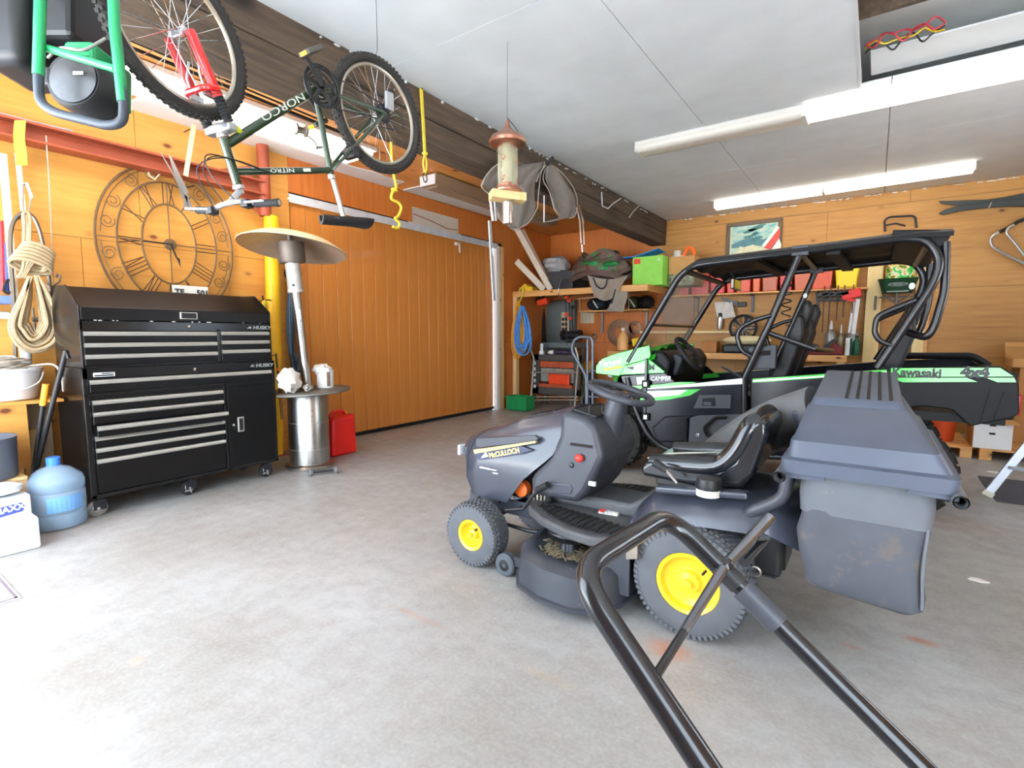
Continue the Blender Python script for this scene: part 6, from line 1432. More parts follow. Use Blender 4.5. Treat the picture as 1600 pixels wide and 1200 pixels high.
MB().obox(AY(1191, 559, YN+.10), (1, 0, .1), (0, 1, 0), (0, 0, 1), .11, .03, .10).build('side_bracket', 'utv_grey', uv, smooth=0, bev=.01)
MB().obox(AY(1191, 552, YN+.065), (1, 0, .1), (0, 1, 0), (0, 0, 1), .06, .004, .02).build('bracket_slot', 'dark_gap', uv, smooth=0)
MB().tube([AY(1200, 520, YN+.1), AY(1270, 545, YN+.15), AY(1300, 548, YF-.3)], .022, 10).build('shoulder_bar', 'cage_black', uv)
# ================================================================== back-left corner: shelf, cords, work stand
SZ = 2.14
t = thing('corner_shelf', 'deep wooden shelf with thick front board in the back left corner', 'shelf', (-4.2, 8.5, SZ))
MB().box(-5.54, -2.95, 7.90, 9.22, SZ-.02, SZ).build('shelf_board', 'pine_x', t, smooth=0)
MB().box(-5.54, -2.95, 7.87, 7.90, SZ-.10, SZ+.002).build('front_board', 'pine_x', t, smooth=0, bev=.004)
MB().box(-2.98, -2.95, 7.90, 9.22, SZ-.10, SZ-.02).build('end_board', 'pine_x', t, smooth=0)
MB().box(-5.54, -5.46, 7.88, 7.97, 0, SZ-.02).build('post', 'pine', t, smooth=0)
LZ = 1.80
t = thing('lower_shelf', 'narrow lower shelf below the corner shelf on the red plywood', 'shelf', (-3.8, 9.0, LZ))
MB().box(-4.62, -3.25, 8.72, 9.22, LZ-.02, LZ).build('shelf_board', 'pine_x', t, smooth=0)
for x in (-4.34, -3.45): MB().box(x-.02, x+.02, 9.18, 9.225, LZ-.42, LZ-.02).box(x-.015, x+.015, 8.85, 9.2, LZ-.035, LZ-.02).build('bracket', mat('bracket_grey', (150, 146, 140), .5, metal=.3, var=.06), t, smooth=0)
# on the corner shelf
def Y8(u, v, y=8.05): return AY(u, v, y)
c = Y8(826, 448, 8.0); t = thing('yellow_case', 'small yellow case on the left end of the corner shelf', 'case', (c[0], 8.0, SZ))
MB().prism([(c[0]-.14, SZ), (c[0]+.13, SZ), (c[0]+.12, SZ+.08), (c[0]+.02, SZ+.10), (c[0]-.04, SZ+.15), (c[0]-.12, SZ+.10)], 'y', 7.93, 8.12).build('body', mat('case_yellow', (232, 190, 40), .45, var=.1), t, smooth=0, bev=.012)
for lab, a, b_, y, x0 in (('tall white board leaning in the corner over the shelf', (808, 358), (860, 446), 8.02, .06), ('white board leaning in the corner beside the tallest one', (815, 360), (863, 447), 8.25, .05), ('short white board leaning lowest on the corner shelf', (807, 408), (850, 450), 7.96, .05)):
    p0, p1 = nv(AX(*a, -5.42)), nv(AY(*b_, y)); p1[2] = SZ+.02
    t = thing('white_board', lab, 'board', tuple(p1), 'boards leaning on the corner shelf'); MB().bar(p0, p1, .11, .02, (0, 1, 0)).build('plank', mat('board_white', (226, 214, 194), .6, var=.06), t, smooth=0)
mat('clear_bag', (168, 170, 172), .2, var=.2, scale=14, bmp=.4)
c = Y8(872, 409, 8.45); t = thing('plastic_sack', 'silver grey plastic sack on the black tote', 'sack', (c[0], 8.45, SZ+.33))
MB().ell((c[0]-.02, 8.42, SZ+.50), .27, .22, .17, 16, 10, jig=.14, seed=21).build('sack', 'clear_bag', t, smooth=25)
MB().ell((c[0]-.26, 8.55, SZ+.50), .2, .2, .15, 12, 8, jig=.14, seed=22).build('dark_fold', 'black_plastic', t, smooth=25)
a, b_ = Y8(862, 440, 8.1), Y8(925, 438, 8.1); t = thing('black_tote', 'black ribbed plastic tote on the corner shelf', 'tote', ((a[0]+b_[0])/2, 8.35, SZ))
MB().hexa([(a[0], 8.05, SZ+.002), (b_[0]-.36, 8.05, SZ+.002), (b_[0]-.36, 8.65, SZ+.002), (a[0], 8.65, SZ+.002), (a[0]-.04, 8.02, SZ+.33), (b_[0]-.32, 8.02, SZ+.33), (b_[0]-.32, 8.68, SZ+.33), (a[0]-.04, 8.68, SZ+.33)]).build('body', mat('tote_black', (48, 50, 54), .45, var=.1), t, smooth=0, bev=.012)
for k in range(4): MB().box(a[0]-.02, b_[0]-.33, 8.02, 8.035, SZ+.06+.065*k, SZ+.075+.065*k).build('rib', 'tote_black', t, smooth=0)
# camouflage tarp bundle and grey bag draped over the edge
m, nt, b = _nodes('camo')
f = noise(nt, 7, 3); cc = ramp(nt, f, [(.35, srgb(70, 52, 44)), (.47, srgb(104, 82, 70)), (.56, srgb(86, 66, 56)), (.62, srgb(60, 110, 62))]); nt.links.new(cc, b.inputs['Base Color']); b.inputs['Roughness'].default_value = .6; MATS['camo'] = m
c = Y8(938, 408, 8.25); t = thing('tarp_bundle', 'folded camouflage tarp with green lining heaped on the corner shelf', 'tarp', (c[0], 8.25, SZ+.3))
for k in range(6):
    def F(u, v, k=k):
        a = u*2*PI; r = 1-.09*k
        return (c[0]+.58*r*math.cos(a)*(1+.06*math.sin(a*5+k)), 8.24+.32*r*math.sin(a)*(1+.08*math.sin(a*4+k)), SZ+.16+.075*k+.05*math.sin(v*PI)*1+.05*math.sin(a*3+k)+v*.05)
    MB().sheet(F, 40, 3, .03).build('fold', 'camo' if k % 3 else mat('tarp_brown', (86, 66, 58), .6, var=.2, scale=6), t)
MB().ell((c[0], 8.26, SZ+.36), .54, .29, .23, 20, 12, jig=.06, seed=9).build('core', 'camo', t, smooth=40)
for k in range(3):
    q = Y8(925+14*k, 412+(k % 2)*8, 8.0); MB().ell((q[0], 8.0, q[2]), .14, .06, .045, 12, 6, jig=.2, seed=k).build('green_lining', mat('tarp_green', (44, 128, 70), .45, var=.15, scale=9), t, smooth=30)
pts_l = [(918, 432), (924, 445), (932, 455), (945, 462), (955, 463)]; 
t = thing('canvas_bag', 'grey canvas bag draped over the edge of the corner shelf', 'bag', Y8(945, 450, 7.84))
def F(u, v):
    x = lerp(u, [0, 1], [918+12*v, 982-20*v]); y = 430+v*(34 if u < .6 else 34+40*max(0, (u-.6)/.4)*0)
    p = AY(x, y+6*math.sin(u*PI), 7.845); return (p[0], p[1]-.02*math.sin(u*7+v*3)-.02*v, p[2])
MB().sheet(F, 14, 8, .012).build('body', mat('canvas_grey', (134, 124, 112), .85, var=.1, bmp=.2), t)
def F2(u, v): p = AY(963-8*v+u*(18+2*v)-8*v*(1-u), 455+v*32, 7.84); return (p[0], p[1]-.015*math.sin(v*6+u*3), p[2])
MB().sheet(F2, 5, 8, .01).build('hanging_flap', 'canvas_grey', t)
MB().tube(smoothpath([Y8(u, v, 7.81) for u, v in ((927, 434), (932, 446), (940, 451), (946, 447), (949, 434))], 5), .012, 6).build('carry_handle', 'black_plastic', t)
MB().tube(smoothpath([Y8(u, v, 7.81) for u, v in ((962, 452), (958, 465), (955, 474))], 4), .012, 6).build('strap', 'black_plastic', t)
a, b_ = Y8(988, 438, 8.1), Y8(1036, 398, 8.1)
t = thing('green_box', 'bright green cardboard box on the corner shelf', 'box', ((a[0]+b_[0])/2, 8.35, SZ))
MB().box(a[0], b_[0], 8.1, 8.55, SZ+.001, b_[2]).build('carton', mat('box_green', (140, 210, 80), .55, var=.06), t, smooth=0, bev=.004)
MB().box(a[0]+.02, a[0]+.13, 8.097, 8.101, b_[2]-.11, b_[2]-.03).build('red_print', mat('print_red', (214, 60, 30), .5, var=.1), t, smooth=0)
mb = MB().box(b_[0]-.08, b_[0]-.05, 8.097, 8.101, b_[2]-.09, b_[2]-.05); mb.build('white_print', 'white_ink', t, smooth=0)
cz_ = b_[2]
t = thing('cardboard_box', 'open brown cardboard box behind the green box', 'box', (b_[0]+.2, 8.6, SZ))
MB().box(b_[0]+.01, b_[0]+.42, 8.35, 8.9, SZ+.18, cz_-.01).build('carton', mat('cardboard', (190, 140, 84), .7, var=.06), t, smooth=0, bev=.004)
MB().box(b_[0]+.01, b_[0]+.42, 8.35, 8.9, SZ+.001, SZ+.179).build('toy_box', mat('toy_print', (120, 120, 90), .5, var=.9, scale=18), t, smooth=0)
t = thing('blue_tarp', 'blue tarp corner lying over the green box', 'tarp', (a[0]+.15, 8.2, cz_))
MB().sheet(lambda u, v: (a[0]-.16+.6*u, 8.06+.35*v, cz_+.008+.02*math.sin(u*9)*v+max(0, u-.35)*.14*(1-.3*v)-(.07 if False else 0)), 14, 6, .012).build('sheet', mat('tarp_blue', (44, 140, 214), .4, var=.12), t)
t = thing('spool', 'orange and white spool on top of the cardboard box', 'spool', (b_[0]+.12, 8.5, cz_))
MB().lathe((b_[0]+.1, 8.5, cz_-.008), (0, 0, 1), [(.10, 0), (.10, .03), (.06, .032), (.06, .1), (.065, .11)], 18).build('spool', 'cream_plastic', t)
MB().tube(smoothpath([(b_[0]+.2, 8.5, cz_+.01), (b_[0]+.26, 8.5, cz_+.13), (b_[0]+.34, 8.5, cz_+.10), (b_[0]+.37, 8.5, cz_+.01)], 5), .03, 8).build('orange_handle', 'orange', t)
# lower shelf: black bags and a rod
c = AY(965, 470, 8.85)
for k, (u, w_, cn, lab) in enumerate(((930, .21, 'bag_navy', 'dark navy bag at the left end of the lower shelf'), (958, .15, 'bag_navy', 'dark navy bag in the middle of the lower shelf'), (987, .13, 'bag_olive', 'olive green bag on the lower shelf'), (1006, .14, 'bag_black2', 'black bag at the right end of the lower shelf'))):
    q = AY(u, 470, 8.85); mat(cn, {'bag_navy': (24, 30, 40), 'bag_olive': (62, 70, 34), 'bag_black2': (22, 22, 24)}[cn], .6, var=.15, bmp=.2)
    t = thing('gear_bag', lab, 'bag', (q[0], 8.95, LZ), 'bags on the lower shelf')
    MB().ell((q[0], 8.97, LZ+.125), w_, .2, .125, 14, 8, jig=.06, seed=k).build('bag', cn, t, smooth=40)
    if k in (0, 2): MB().tube(smoothpath([(q[0], 8.76, LZ+.18), (q[0]+.05, 8.74, LZ+.12), (q[0]+.1, 8.76, LZ+.04)], 4), .012, 6).build('strap', 'white_metal', t)
a, b_ = AY(902, 467, 8.7), AY(985, 459, 8.7); t = thing('pale_rod', 'thin pale rod lying across the bags on the lower shelf', 'rod', (a[0], 8.7, a[2]))
MB().cyl(a, b_, .01, n=8).cyl((b_[0]-.03, 8.7, b_[2]), (b_[0]-.03, 8.71, LZ), .005, n=6).cyl((a[0]+.05, 8.7, a[2]), (a[0]+.05, 8.73, LZ-.02), .005, n=6).build('rod', 'lath_pale', t)
# things hung from the shelf edge
mat('cord_orange_y', (226, 160, 44), .5, var=.1); mat('cord_blue', (76, 150, 224), .5, var=.1)
h0 = Y8(814, 458, 7.84)
coil('extension_cord', 'yellow orange extension cord hanging on a hook at the shelf end', 'cord', (h0[0]-.05, 7.82, h0[2]-.15), .011, 'cord_orange_y', 7, 1.02, .13, .0, 2, xd=(1, 0, 0), out=(0, -1, 0))
coil('extension_cord', 'bright blue extension cord hanging beside the yellow one', 'cord', (h0[0]+.08, 7.78, h0[2]-.24), .012, 'cord_blue', 9, .88, .17, .0, 4, xd=(1, 0, 0), out=(0, -1, 0))
t = thing('hook', 'yellow S-hook on the shelf edge carrying the cords', 'hook', (h0[0], 7.85, h0[2]))
MB().tube(smoothpath([Y8(u, v, 7.84) for u, v in ((811, 456), (813, 450), (817, 452), (816, 462), (812, 471), (808, 476))], 4), .014, 7).build('hook', 'cord_yellow', t)
a = Y8(877, 445, 7.85); t = thing('gaff_hook', 'black handled steel hook hanging on the shelf edge', 'hook', (a[0], 7.85, a[2]))
MB().cyl(Y8(877, 437, 7.85), Y8(873, 450, 7.85), .022, n=8).build('grip', 'black_plastic', t)
MB().tube(smoothpath([Y8(u, v, 7.85) for u, v in ((873, 450), (872, 458), (876, 463), (880, 462))], 4), .009, 6).build('hook', 'chrome', t)
# power tools and clamps under the shelf
c = AY(849, 472, 8.6); t = thing('string_trimmer', 'orange and black string trimmer hanging under the corner shelf', 'trimmer', (c[0], 8.6, c[2]))
MB().obox(c, (1, 0, .2), (0, 1, 0), (-.2, 0, 1), .12, .07, .06).build('motor_housing', mat('tool_orange', (232, 72, 34), .4, var=.08), t, smooth=0, bev=.02)
MB().ell((c[0]-.1, 8.6, c[2]+.02), .07, .07, .09, 12, 8).build('fan_cover', 'black_plastic', t)
MB().tube([(c[0]+.08, 8.6, c[2]-.01), AY(888, 467, 8.6)], .013, 8).build('shaft', 'chrome', t)
MB().box(c[0]-.02, c[0]+.02, 8.58, 8.62, c[2]+.05, SZ-.02).build('hanger', 'dark_steel', t, smooth=0)
for k, (u, v0_, v1, cn) in enumerate(((884, 465, 540, 'tool_orange'), (889, 470, 520, 'tool_orange'), (894, 480, 555, 'black_plastic'))):
    a, b_ = AY(u, v0_, 8.5+.1*k), AY(u+2, v1, 8.5+.1*k)
    t = thing('bar_clamp', ('orange jawed bar clamp hanging nearest the trimmer', 'short orange bar clamp in the middle of the hanging clamps', 'black bar clamp hanging nearest the white card')[k], 'clamp', b_, 'bar clamps under the shelf')
    MB().bar(a, b_, .02, .008, (0, 1, 0)).build('bar', 'dark_steel', t, smooth=0)
    for f in (.0, .35+.2*k):
        p = nv(a)*(1-f)+nv(b_)*f; MB().box(p[0]-.03, p[0]+.05, p[1]-.015, p[1]+.015, p[2]-.03, p[2]+.03).build('jaw', cn, t, smooth=0, bev=.008)
    MB().cyl((a[0], a[1], a[2]), (a[0], a[1], SZ-.02), .005, n=6).build('hanging_wire', 'dark_steel', t)
# grey electrical cabinet, dark coat, card, blades
a, b_ = AY(856, 470, 9.15), AY(898, 588, 9.15)
t = thing('electrical_panel', 'grey steel electrical panel on the back wall under the corner shelf', 'electrical panel', ((a[0]+b_[0])/2, 9.2, b_[2]))
MB().box(a[0], b_[0], 9.10, 9.228, b_[2], 2.03).build('case', mat('panel_grey', (104, 112, 112), .45, var=.06), t, smooth=0, bev=.004)
q0, q1 = AY(877, 488, 9.09), AY(889, 530, 9.09)
MB().box(q0[0], q1[0], 9.09, 9.10, q1[2], q0[2]).build('inner_cover', mat('card_cream', (206, 190, 156), .6, var=.08), t, smooth=0)
for k in range(4):
    for c_ in (0, 1): MB().box(q0[0]+.02+.07*c_, q0[0]+.07+.07*c_, 9.078, 9.09, q0[2]-.17-.1*k, q0[2]-.11-.1*k).build('breaker', 'black_plastic', t, smooth=0)
c = AY(838, 500, 8.9); t = thing('dark_coat', 'dark work coat hanging beside the electrical panel', 'coat', (c[0], 8.95, .9))
MB().rings([[(c[0]+.14*sx*(1+.25*(1.9-z))*math.cos(a_)+.015*math.sin(a_*5), 8.98+.09*math.sin(a_), z) for a_ in np.linspace(0, 2*PI, 21)[:-1]] for z, sx in ((2.02, .35), (1.9, .8), (1.7, 1.0), (1.3, 1.0), (.9, 1.1))]).build('coat', mat('coat_black', (34, 32, 32), .85, var=.15), t)
MB().cyl((c[0], 9.0, 2.0), (c[0], 9.0, 2.12), .006, n=6).build('hanger_hook', 'dark_steel', t)
a, b_ = AY(907, 487, 9.22), AY(928, 505, 9.22); t = thing('notice_card', 'cream card pinned to the wall below the lower shelf', 'card', (a[0], 9.22, b_[2]))
MB().box(a[0], b_[0], 9.222, 9.228, b_[2], a[2]).build('card', 'card_cream', t, smooth=0)
mb = MB()
for k in range(3): MB().box(a[0]+.04+.08*k, a[0]+.052+.08*k, 9.2195, 9.223, b_[2]+.03, a[2]-.03).build('printed_line', 'grey_ink', t, smooth=0)
for u, v, r_, lab in ((968, 520, .26, 'large dull circular saw blade on the back wall behind the vehicle hood'), (992, 512, .13, 'small ring of wire hung right of the large saw blade'), (928, 526, .07, 'small round bearing hung left of the large saw blade')):
    c = AY(u, v, 9.2); t = thing('saw_blade' if r_ > .2 else 'metal_ring', lab, 'saw blade' if r_ > .2 else 'ring', (c[0], 9.2, c[2]-r_))
    MB().lathe((c[0], 9.205, c[2]), (0, 1, 0), [(r_*.42, 0), (r_*.96, 0), (r_, .004), (r_*.96, .008), (r_*.42, .008), (r_*.42, 0)], 40, caps=False).build('disc', mat('blade_dull', (140, 108, 84), .5, metal=.4, var=.2, scale=7), t)
    MB().cyl((c[0], 9.16, c[2]+r_*.43), (c[0], 9.235, c[2]+r_*.43), .008, n=6).build('nail', 'dark_steel', t)
a = AY(960, 595, 9.1); t = thing('sprayer_bottle', 'orange and white chemical bottle standing behind the vehicle hood', 'bottle', AY(975, 545, 8.8))
# workbench along the back wall
BZ = 1.06
t = thing('work_bench', 'long wooden workbench along the back wall behind the vehicle', 'workbench', (-1.9, 8.85, 0))
MB().box(-3.9, -.30, 8.52, 9.22, BZ-.04, BZ).build('top', mat('bench_grey', (116, 112, 104), .7, var=.15, scale=6), t, smooth=0, bev=.004)
MB().box(-3.9, -.30, 8.50, 8.52, BZ-.09, BZ).build('front_edge', 'pine_x', t, smooth=0)
for x in (-3.8, -2.6, -1.5, -.42): MB().box(x, x+.09, 8.54, 8.63, 0, BZ-.04).build('leg', 'pine', t, smooth=0)
MB().box(-3.8, -.4, 8.6, 9.2, .3, .33).build('under_shelf', 'pine_x', t, smooth=0)
c = AY(973, 548, 8.8); bx0 = c[0]
t.parent = None
o = bpy.data.objects['sprayer_bottle']; o.location = (bx0, 8.8, BZ)
MB().lathe((bx0, 8.8, BZ+.001), (0, 0, 1), [(.07, 0), (.10, .01), (.10, .22), (.06, .31), (.035, .34), (.035, .37)], 20).build('bottle', mat('bottle_orange', (246, 190, 120), .35, var=.08), o)
MB().lathe((bx0, 8.8, BZ+.37), (0, 0, 1), [(.04, 0), (.04, .04), (.03, .045)], 14).build('cap', 'white_metal', o)
c = AY(998, 545, 8.8); t = thing('yellow_tool', 'yellow power tool lying on the workbench end', 'power tool', (c[0], 8.8, BZ))
MB().obox((c[0], 8.8, BZ+.17), (1, 0, .2), (0, 1, 0), (-.2, 0, 1), .11, .06, .07).box(c[0]-.03, c[0]+.03, 8.76, 8.84, BZ+.001, BZ+.12).build('body', mat('tool_yellow', (236, 200, 40), .4, var=.1), t, smooth=0, bev=.015)
MB().lathe((c[0]-.1, 8.8, BZ+.15), (-1, 0, -.2), [(.04, 0), (.03, .06), (.012, .1)], 12).build('chuck', 'black_plastic', t)
# folding work stand on the floor in the corner
mat('stand_grey', (164, 160, 150), .4, metal=.5, var=.08); mat('stand_dark', (74, 72, 70), .55, var=.12)
ws = thing('work_stand', 'folding grey steel work stand with orange parts in the corner', 'work stand', (-4.75, 8.2, 0))
def W(u, v, y=8.1): return AY(866+(u-859)*1.5, v, y)
for a, b_, c_ in (((834, 545), (838, 560), (834, 636)), ((881, 543), (884, 560), (880, 630))):
    MB().tube(fillet([W(*a, 8.05), W(*b_, 8.05), (W(*c_, 7.75)[0], 7.75, .02)], .05), .017, 8).build('leg', 'stand_grey', ws)
    MB().tube([W(a[0]+4, 580, 8.35), (W(c_[0]+8, 630, 8.5)[0], 8.5, .02)], .017, 8).build('leg', 'stand_grey', ws)
for v, y in ((582, 8.0), (620, 7.8), (625, 7.8)): MB().tube([W(834, v, y), W(884, v, y)], .013, 8).build('cross_bar', 'stand_grey', ws)
a, b_ = W(836, 553, 8.2), W(886, 620, 8.2)
MB().box(a[0], a[0]+.18, 8.16, 8.24, b_[2], a[2]).box(b_[0]-.12, b_[0], 8.16, 8.24, b_[2], a[2]).box(a[0], b_[0], 8.16, 8.24, a[2]-.12, a[2]).box(a[0], b_[0], 8.16, 8.24, b_[2], b_[2]+.14).build('side_frame', 'stand_dark', ws, smooth=0, bev=.01)
MB().box(a[0]+.19, b_[0]-.13, 8.18, 8.22, a[2]-.24, a[2]-.13).build('orange_plate', mat('orange_dull', (176, 82, 48), .5, var=.12), ws, smooth=0)
MB().box(a[0]+.19, b_[0]-.13, 8.21, 8.23, b_[2]+.24, a[2]-.26).build('clear_panel', mat('panel_pale', (150, 150, 140), .3, var=.3, scale=12), ws, smooth=0)
MB().box(a[0]+.42, b_[0]-.18, 8.10, 8.16, b_[2]+.2, b_[2]+.40).build('orange_bottle', 'tool_orange', ws, smooth=0, bev=.02)
MB().box(a[0]+.19, b_[0]-.13, 8.14, 8.22, b_[2]+.141, b_[2]+.2).build('orange_tray', 'orange_dull', ws, smooth=0)
for k in range(5): MB().box(a[0]+.07, a[0]+.11, 8.15, 8.162, a[2]-.2-.11*k, a[2]-.14-.11*k).build('slot', 'white_metal', ws, smooth=0)
t = thing('grey_table', 'grey steel table behind the folding work stand', 'table', (-4.9, 8.75, 0))
a, b_ = AY(852, 535, 8.6), AY(900, 535, 8.6)
MB().box(a[0], b_[0], 8.5, 9.05, a[2]-.10, a[2]).build('top', 'panel_grey', t, smooth=0, bev=.004)
for x in (a[0]+.03, b_[0]-.08):
    for y in (8.52, 8.97): MB().box(x, x+.05, y, y+.05, 0, a[2]-.10).build('leg', 'panel_grey', t, smooth=0)
tz = a[2]
t = thing('cloth', 'dark purple folded cloth on top of the work stand', 'cloth', (*W(872, 552, 8.2)[:2], W(872, 552, 8.2)[2]))
c = W(868, 548, 8.2); MB().ell((c[0], 8.2, W(836, 553, 8.2)[2]+.045), .2, .09, .045, 14, 8, jig=.12, seed=4).build('fold', mat('purple', (62, 54, 76), .8, var=.15), t, smooth=30)
t = thing('rolled_paper', 'white rolled sheets standing on the work stand', 'paper roll', (*W(846, 550, 8.2)[:2], 1.0))
c = W(846, 548, 8.2); MB().lathe((c[0], 8.2, W(836, 553, 8.2)[2]), (0, 0, 1), [(.05, 0), (.05, .06), (.032, .06), (.032, .2)], 14).build('roll', 'white_metal', t)
c = W(857, 548, 8.2); t = thing('crumpled_paper', 'crumpled white paper between the roll and purple cloth', 'paper', (c[0], 8.2, 1.0))
MB().ell((c[0]-.01, 8.18, W(836, 553, 8.2)[2]+.04), .07, .06, .04, 10, 6, jig=.25, seed=6).build('paper', 'rag_white', t, smooth=20)
# bench grinder on the grey table
c = AY(893, 530, 8.7); t = thing('bench_grinder', 'dark bench grinder on the grey table under the shelf', 'grinder', (c[0], 8.7, tz))
MB().box(c[0]-.08, c[0]+.08, 8.62, 8.78, tz, tz+.05).cyl((c[0]-.14, 8.7, tz+.14), (c[0]+.14, 8.7, tz+.14), .08, n=18).build('body', 'dark_steel', t, bev=.008)
for s_ in (-1, 1): MB().cyl((c[0]+s_*.15, 8.7, tz+.14), (c[0]+s_*.20, 8.7, tz+.14), .10, n=20).build('wheel_guard', 'black_plastic', t)
# hand truck
mat('truck_grey', (120, 132, 148), .4, metal=.4, var=.08)
tk = thing('hand_truck', 'blue grey steel hand truck standing in front of the utility vehicle', 'hand truck', (-3.7, 7.6, 0))
HY = 7.1
def K(u, v, y=HY): return AY(u, v, y)
MB().tube(fillet([(K(916, 640)[0], HY, .12), K(916, 588), K(893, 548), K(896, 532), K(906, 526), K(922, 527), K(926, 532), (K(926, 640)[0], HY, .12)], .08), .021, 10).build('handle_frame', 'truck_grey', tk)
MB().tube([K(918, 530), (K(918, 640)[0], HY, .12)], .019, 10).build('centre_rail', 'truck_grey', tk)
x0, x1 = K(914, 640)[0], K(930, 640)[0]
MB().box(x0-.1, x1+.15, HY-.22, HY, .02, .032).build('toe_plate', 'truck_grey', tk, smooth=0)
for z in (.4, .8): MB().tube([(x0, HY, z), (x1+.05, HY, z)], .014, 8).build('cross_bar', 'truck_grey', tk)
for x in (x0-.1, x1+.15): MB().lathe((x, HY+.10, .13), (1, 0, 0), [(.04, -.03), (.12, -.03), (.13, -.015), (.13, .015), (.12, .03), (.04, .03)], 24).build('wheel', 'black_rubber', tk)
MB().tube([(x0-.1, HY+.1, .13), (x1+.15, HY+.1, .13)], .015, 8).build('axle', 'dark_steel', tk)
# green crate
c = AZ(800, 641, 0); t = thing('green_crate', 'green plastic crate on the floor by the door post', 'crate', (c[0]+.1, c[1]+.1, 0))
gx0, gy0 = max(c[0]-.14, -5.46), c[1]+.02
mat('crate_green', (30, 146, 82), .45, var=.06)
for s_ in (0, 1):
    MB().box(gx0, gx0+.42, gy0+s_*.28, gy0+s_*.28+.012, 0, .25).build('side', 'crate_green', t, smooth=0); MB().box(gx0+s_*.408, gx0+s_*.408+.012, gy0+.012, gy0+.28, 0, .25).build('end', 'crate_green', t, smooth=0)
MB().box(gx0, gx0+.42, gy0, gy0+.29, 0, .01).build('bottom', 'crate_green', t, smooth=0)
for k in range(8): MB().box(gx0+.02+.05*k, gx0+.032+.05*k, gy0-.008, gy0, .02, .22).build('rib', 'crate_green', t, smooth=0)
MB().box(gx0-.012, gx0+.432, gy0-.014, gy0, .225, .255).build('rim', 'crate_green', t, smooth=0)
# garden hose heap by the hand truck
c = AY(919, 600, 8.9); t = thing('yellow_pump', 'yellow pump on the floor between work stand and hand truck', 'pump', (c[0], 8.9, 0))
MB().lathe((c[0], 8.9, .62), (0, 0, 1), [(.09, 0), (.12, .03), (.12, .16), (.08, .22), (.03, .24)], 18).build('tank', mat('pump_yellow', (240, 170, 40), .4, var=.1), t)
MB().box(c[0]-.1, c[0]+.1, 8.8, 9.0, 0, .62).build('body', 'black_plastic', t, smooth=0, bev=.03)
coil('garden_cord', 'pale green cord hanging in front of the yellow pump', 'cord', (c[0]-.05, 8.74, .80), .008, mat('cord_green', (150, 160, 90), .5, var=.1), 4, .7, .06, .0, 6, xd=(1, 0, 0), out=(0, -1, 0))
# ================================================================== back wall: picture, bins, clamps, posts and the right-hand corner
# framed picture
x0, x1, z0, z1 = -2.115, -1.285, 2.60, 3.185
t = thing('framed_picture', 'framed teal landscape picture on the plywood above the vehicle roof', 'picture', ((x0+x1)/2, 9.22, z0))
fm = mat('frame_brown', (92, 76, 56), .5, var=.15, scale=12)
for a in ((x0, x1, z1-.06, z1), (x0, x1, z0, z0+.06)): MB().box(a[0], a[1], 9.19, 9.228, a[2], a[3]).build('frame_rail', fm, t, smooth=0, bev=.006)
for a in ((x0, x0+.06), (x1-.06, x1)): MB().box(a[0], a[1], 9.19, 9.228, z0+.06, z1-.06).build('frame_stile', fm, t, smooth=0, bev=.006)
m, nt, b = _nodes('landscape')
f = noise(nt, 6, 5, .6, mscale=(1, 1, 3.2)); c = ramp(nt, f, [(.35, srgb(96, 172, 176)), (.5, srgb(168, 204, 190)), (.65, srgb(206, 214, 182))]); nt.links.new(c, b.inputs['Base Color']); b.inputs['Roughness'].default_value = .3; MATS['landscape'] = m
MB().box(x0+.06, x1-.06, 9.212, 9.226, z0+.06, z1-.06).build('canvas', 'landscape', t, smooth=0)
mat('mat_cream', (214, 220, 186), .6, var=.03)
for a in ((x0+.06, x0+.085, z0+.06, z1-.06), (x1-.085, x1-.06, z0+.06, z1-.06)): MB().box(a[0], a[1], 9.209, 9.213, a[2], a[3]).build('mount', 'mat_cream', t, smooth=0)
mat('paint_hill', (74, 122, 130), .4, var=.12); mat('paint_rock', (214, 214, 176), .4, var=.15, scale=20); mat('paint_tree', (56, 110, 108), .4, var=.15)
MB().prism([(x0+.085, 2.78), (x0+.085, 2.84), (-1.87, 2.90), (-1.72, 2.93), (-1.55, 2.88), (-1.37, 2.95), (-1.37, 2.78)], 'y', 9.2115, 9.2118).build('painted_hills', 'paint_hill', t, smooth=0)
MB().prism([(x0+.085, 2.66), (-1.95, 2.72), (-1.9, 2.80), (-1.83, 2.78), (-1.7, 2.81), (-1.6, 2.77), (-1.37, 2.7), (-1.37, 2.66)], 'y', 9.2108, 9.2114).build('painted_rocks', 'paint_rock', t, smooth=0)
for k, (cx, cz, w_, h_) in enumerate(((-1.66, 3.07, .13, .035), (-1.76, 3.03, .10, .025), (-1.74, 2.95, .12, .02), (-1.65, 2.9, .09, .03), (-1.68, 2.99, .05, .015))):
    MB().prism([(cx+w_*math.cos(a)*(1+.25*math.sin(a*5+k)), cz+h_*math.sin(a)+.25*w_*math.cos(a)) for a in np.linspace(0, 2*PI, 15)[:-1]], 'y', 9.2105, 9.211).build('painted_foliage', 'paint_tree', t, smooth=0)
MB().prism([(-1.69, 2.8), (-1.675, 2.8), (-1.66, 3.08), (-1.665, 3.08)], 'y', 9.2105, 9.211).build('painted_trunk', 'paint_tree', t, smooth=0)
t = thing('striped_pennant', 'red and white striped triangular pennant tucked over the framed picture', 'pennant', (-1.45, 9.18, 2.62))
def XZb(u, v): p = AY(u, v, 9.18); return (p[0], p[2])
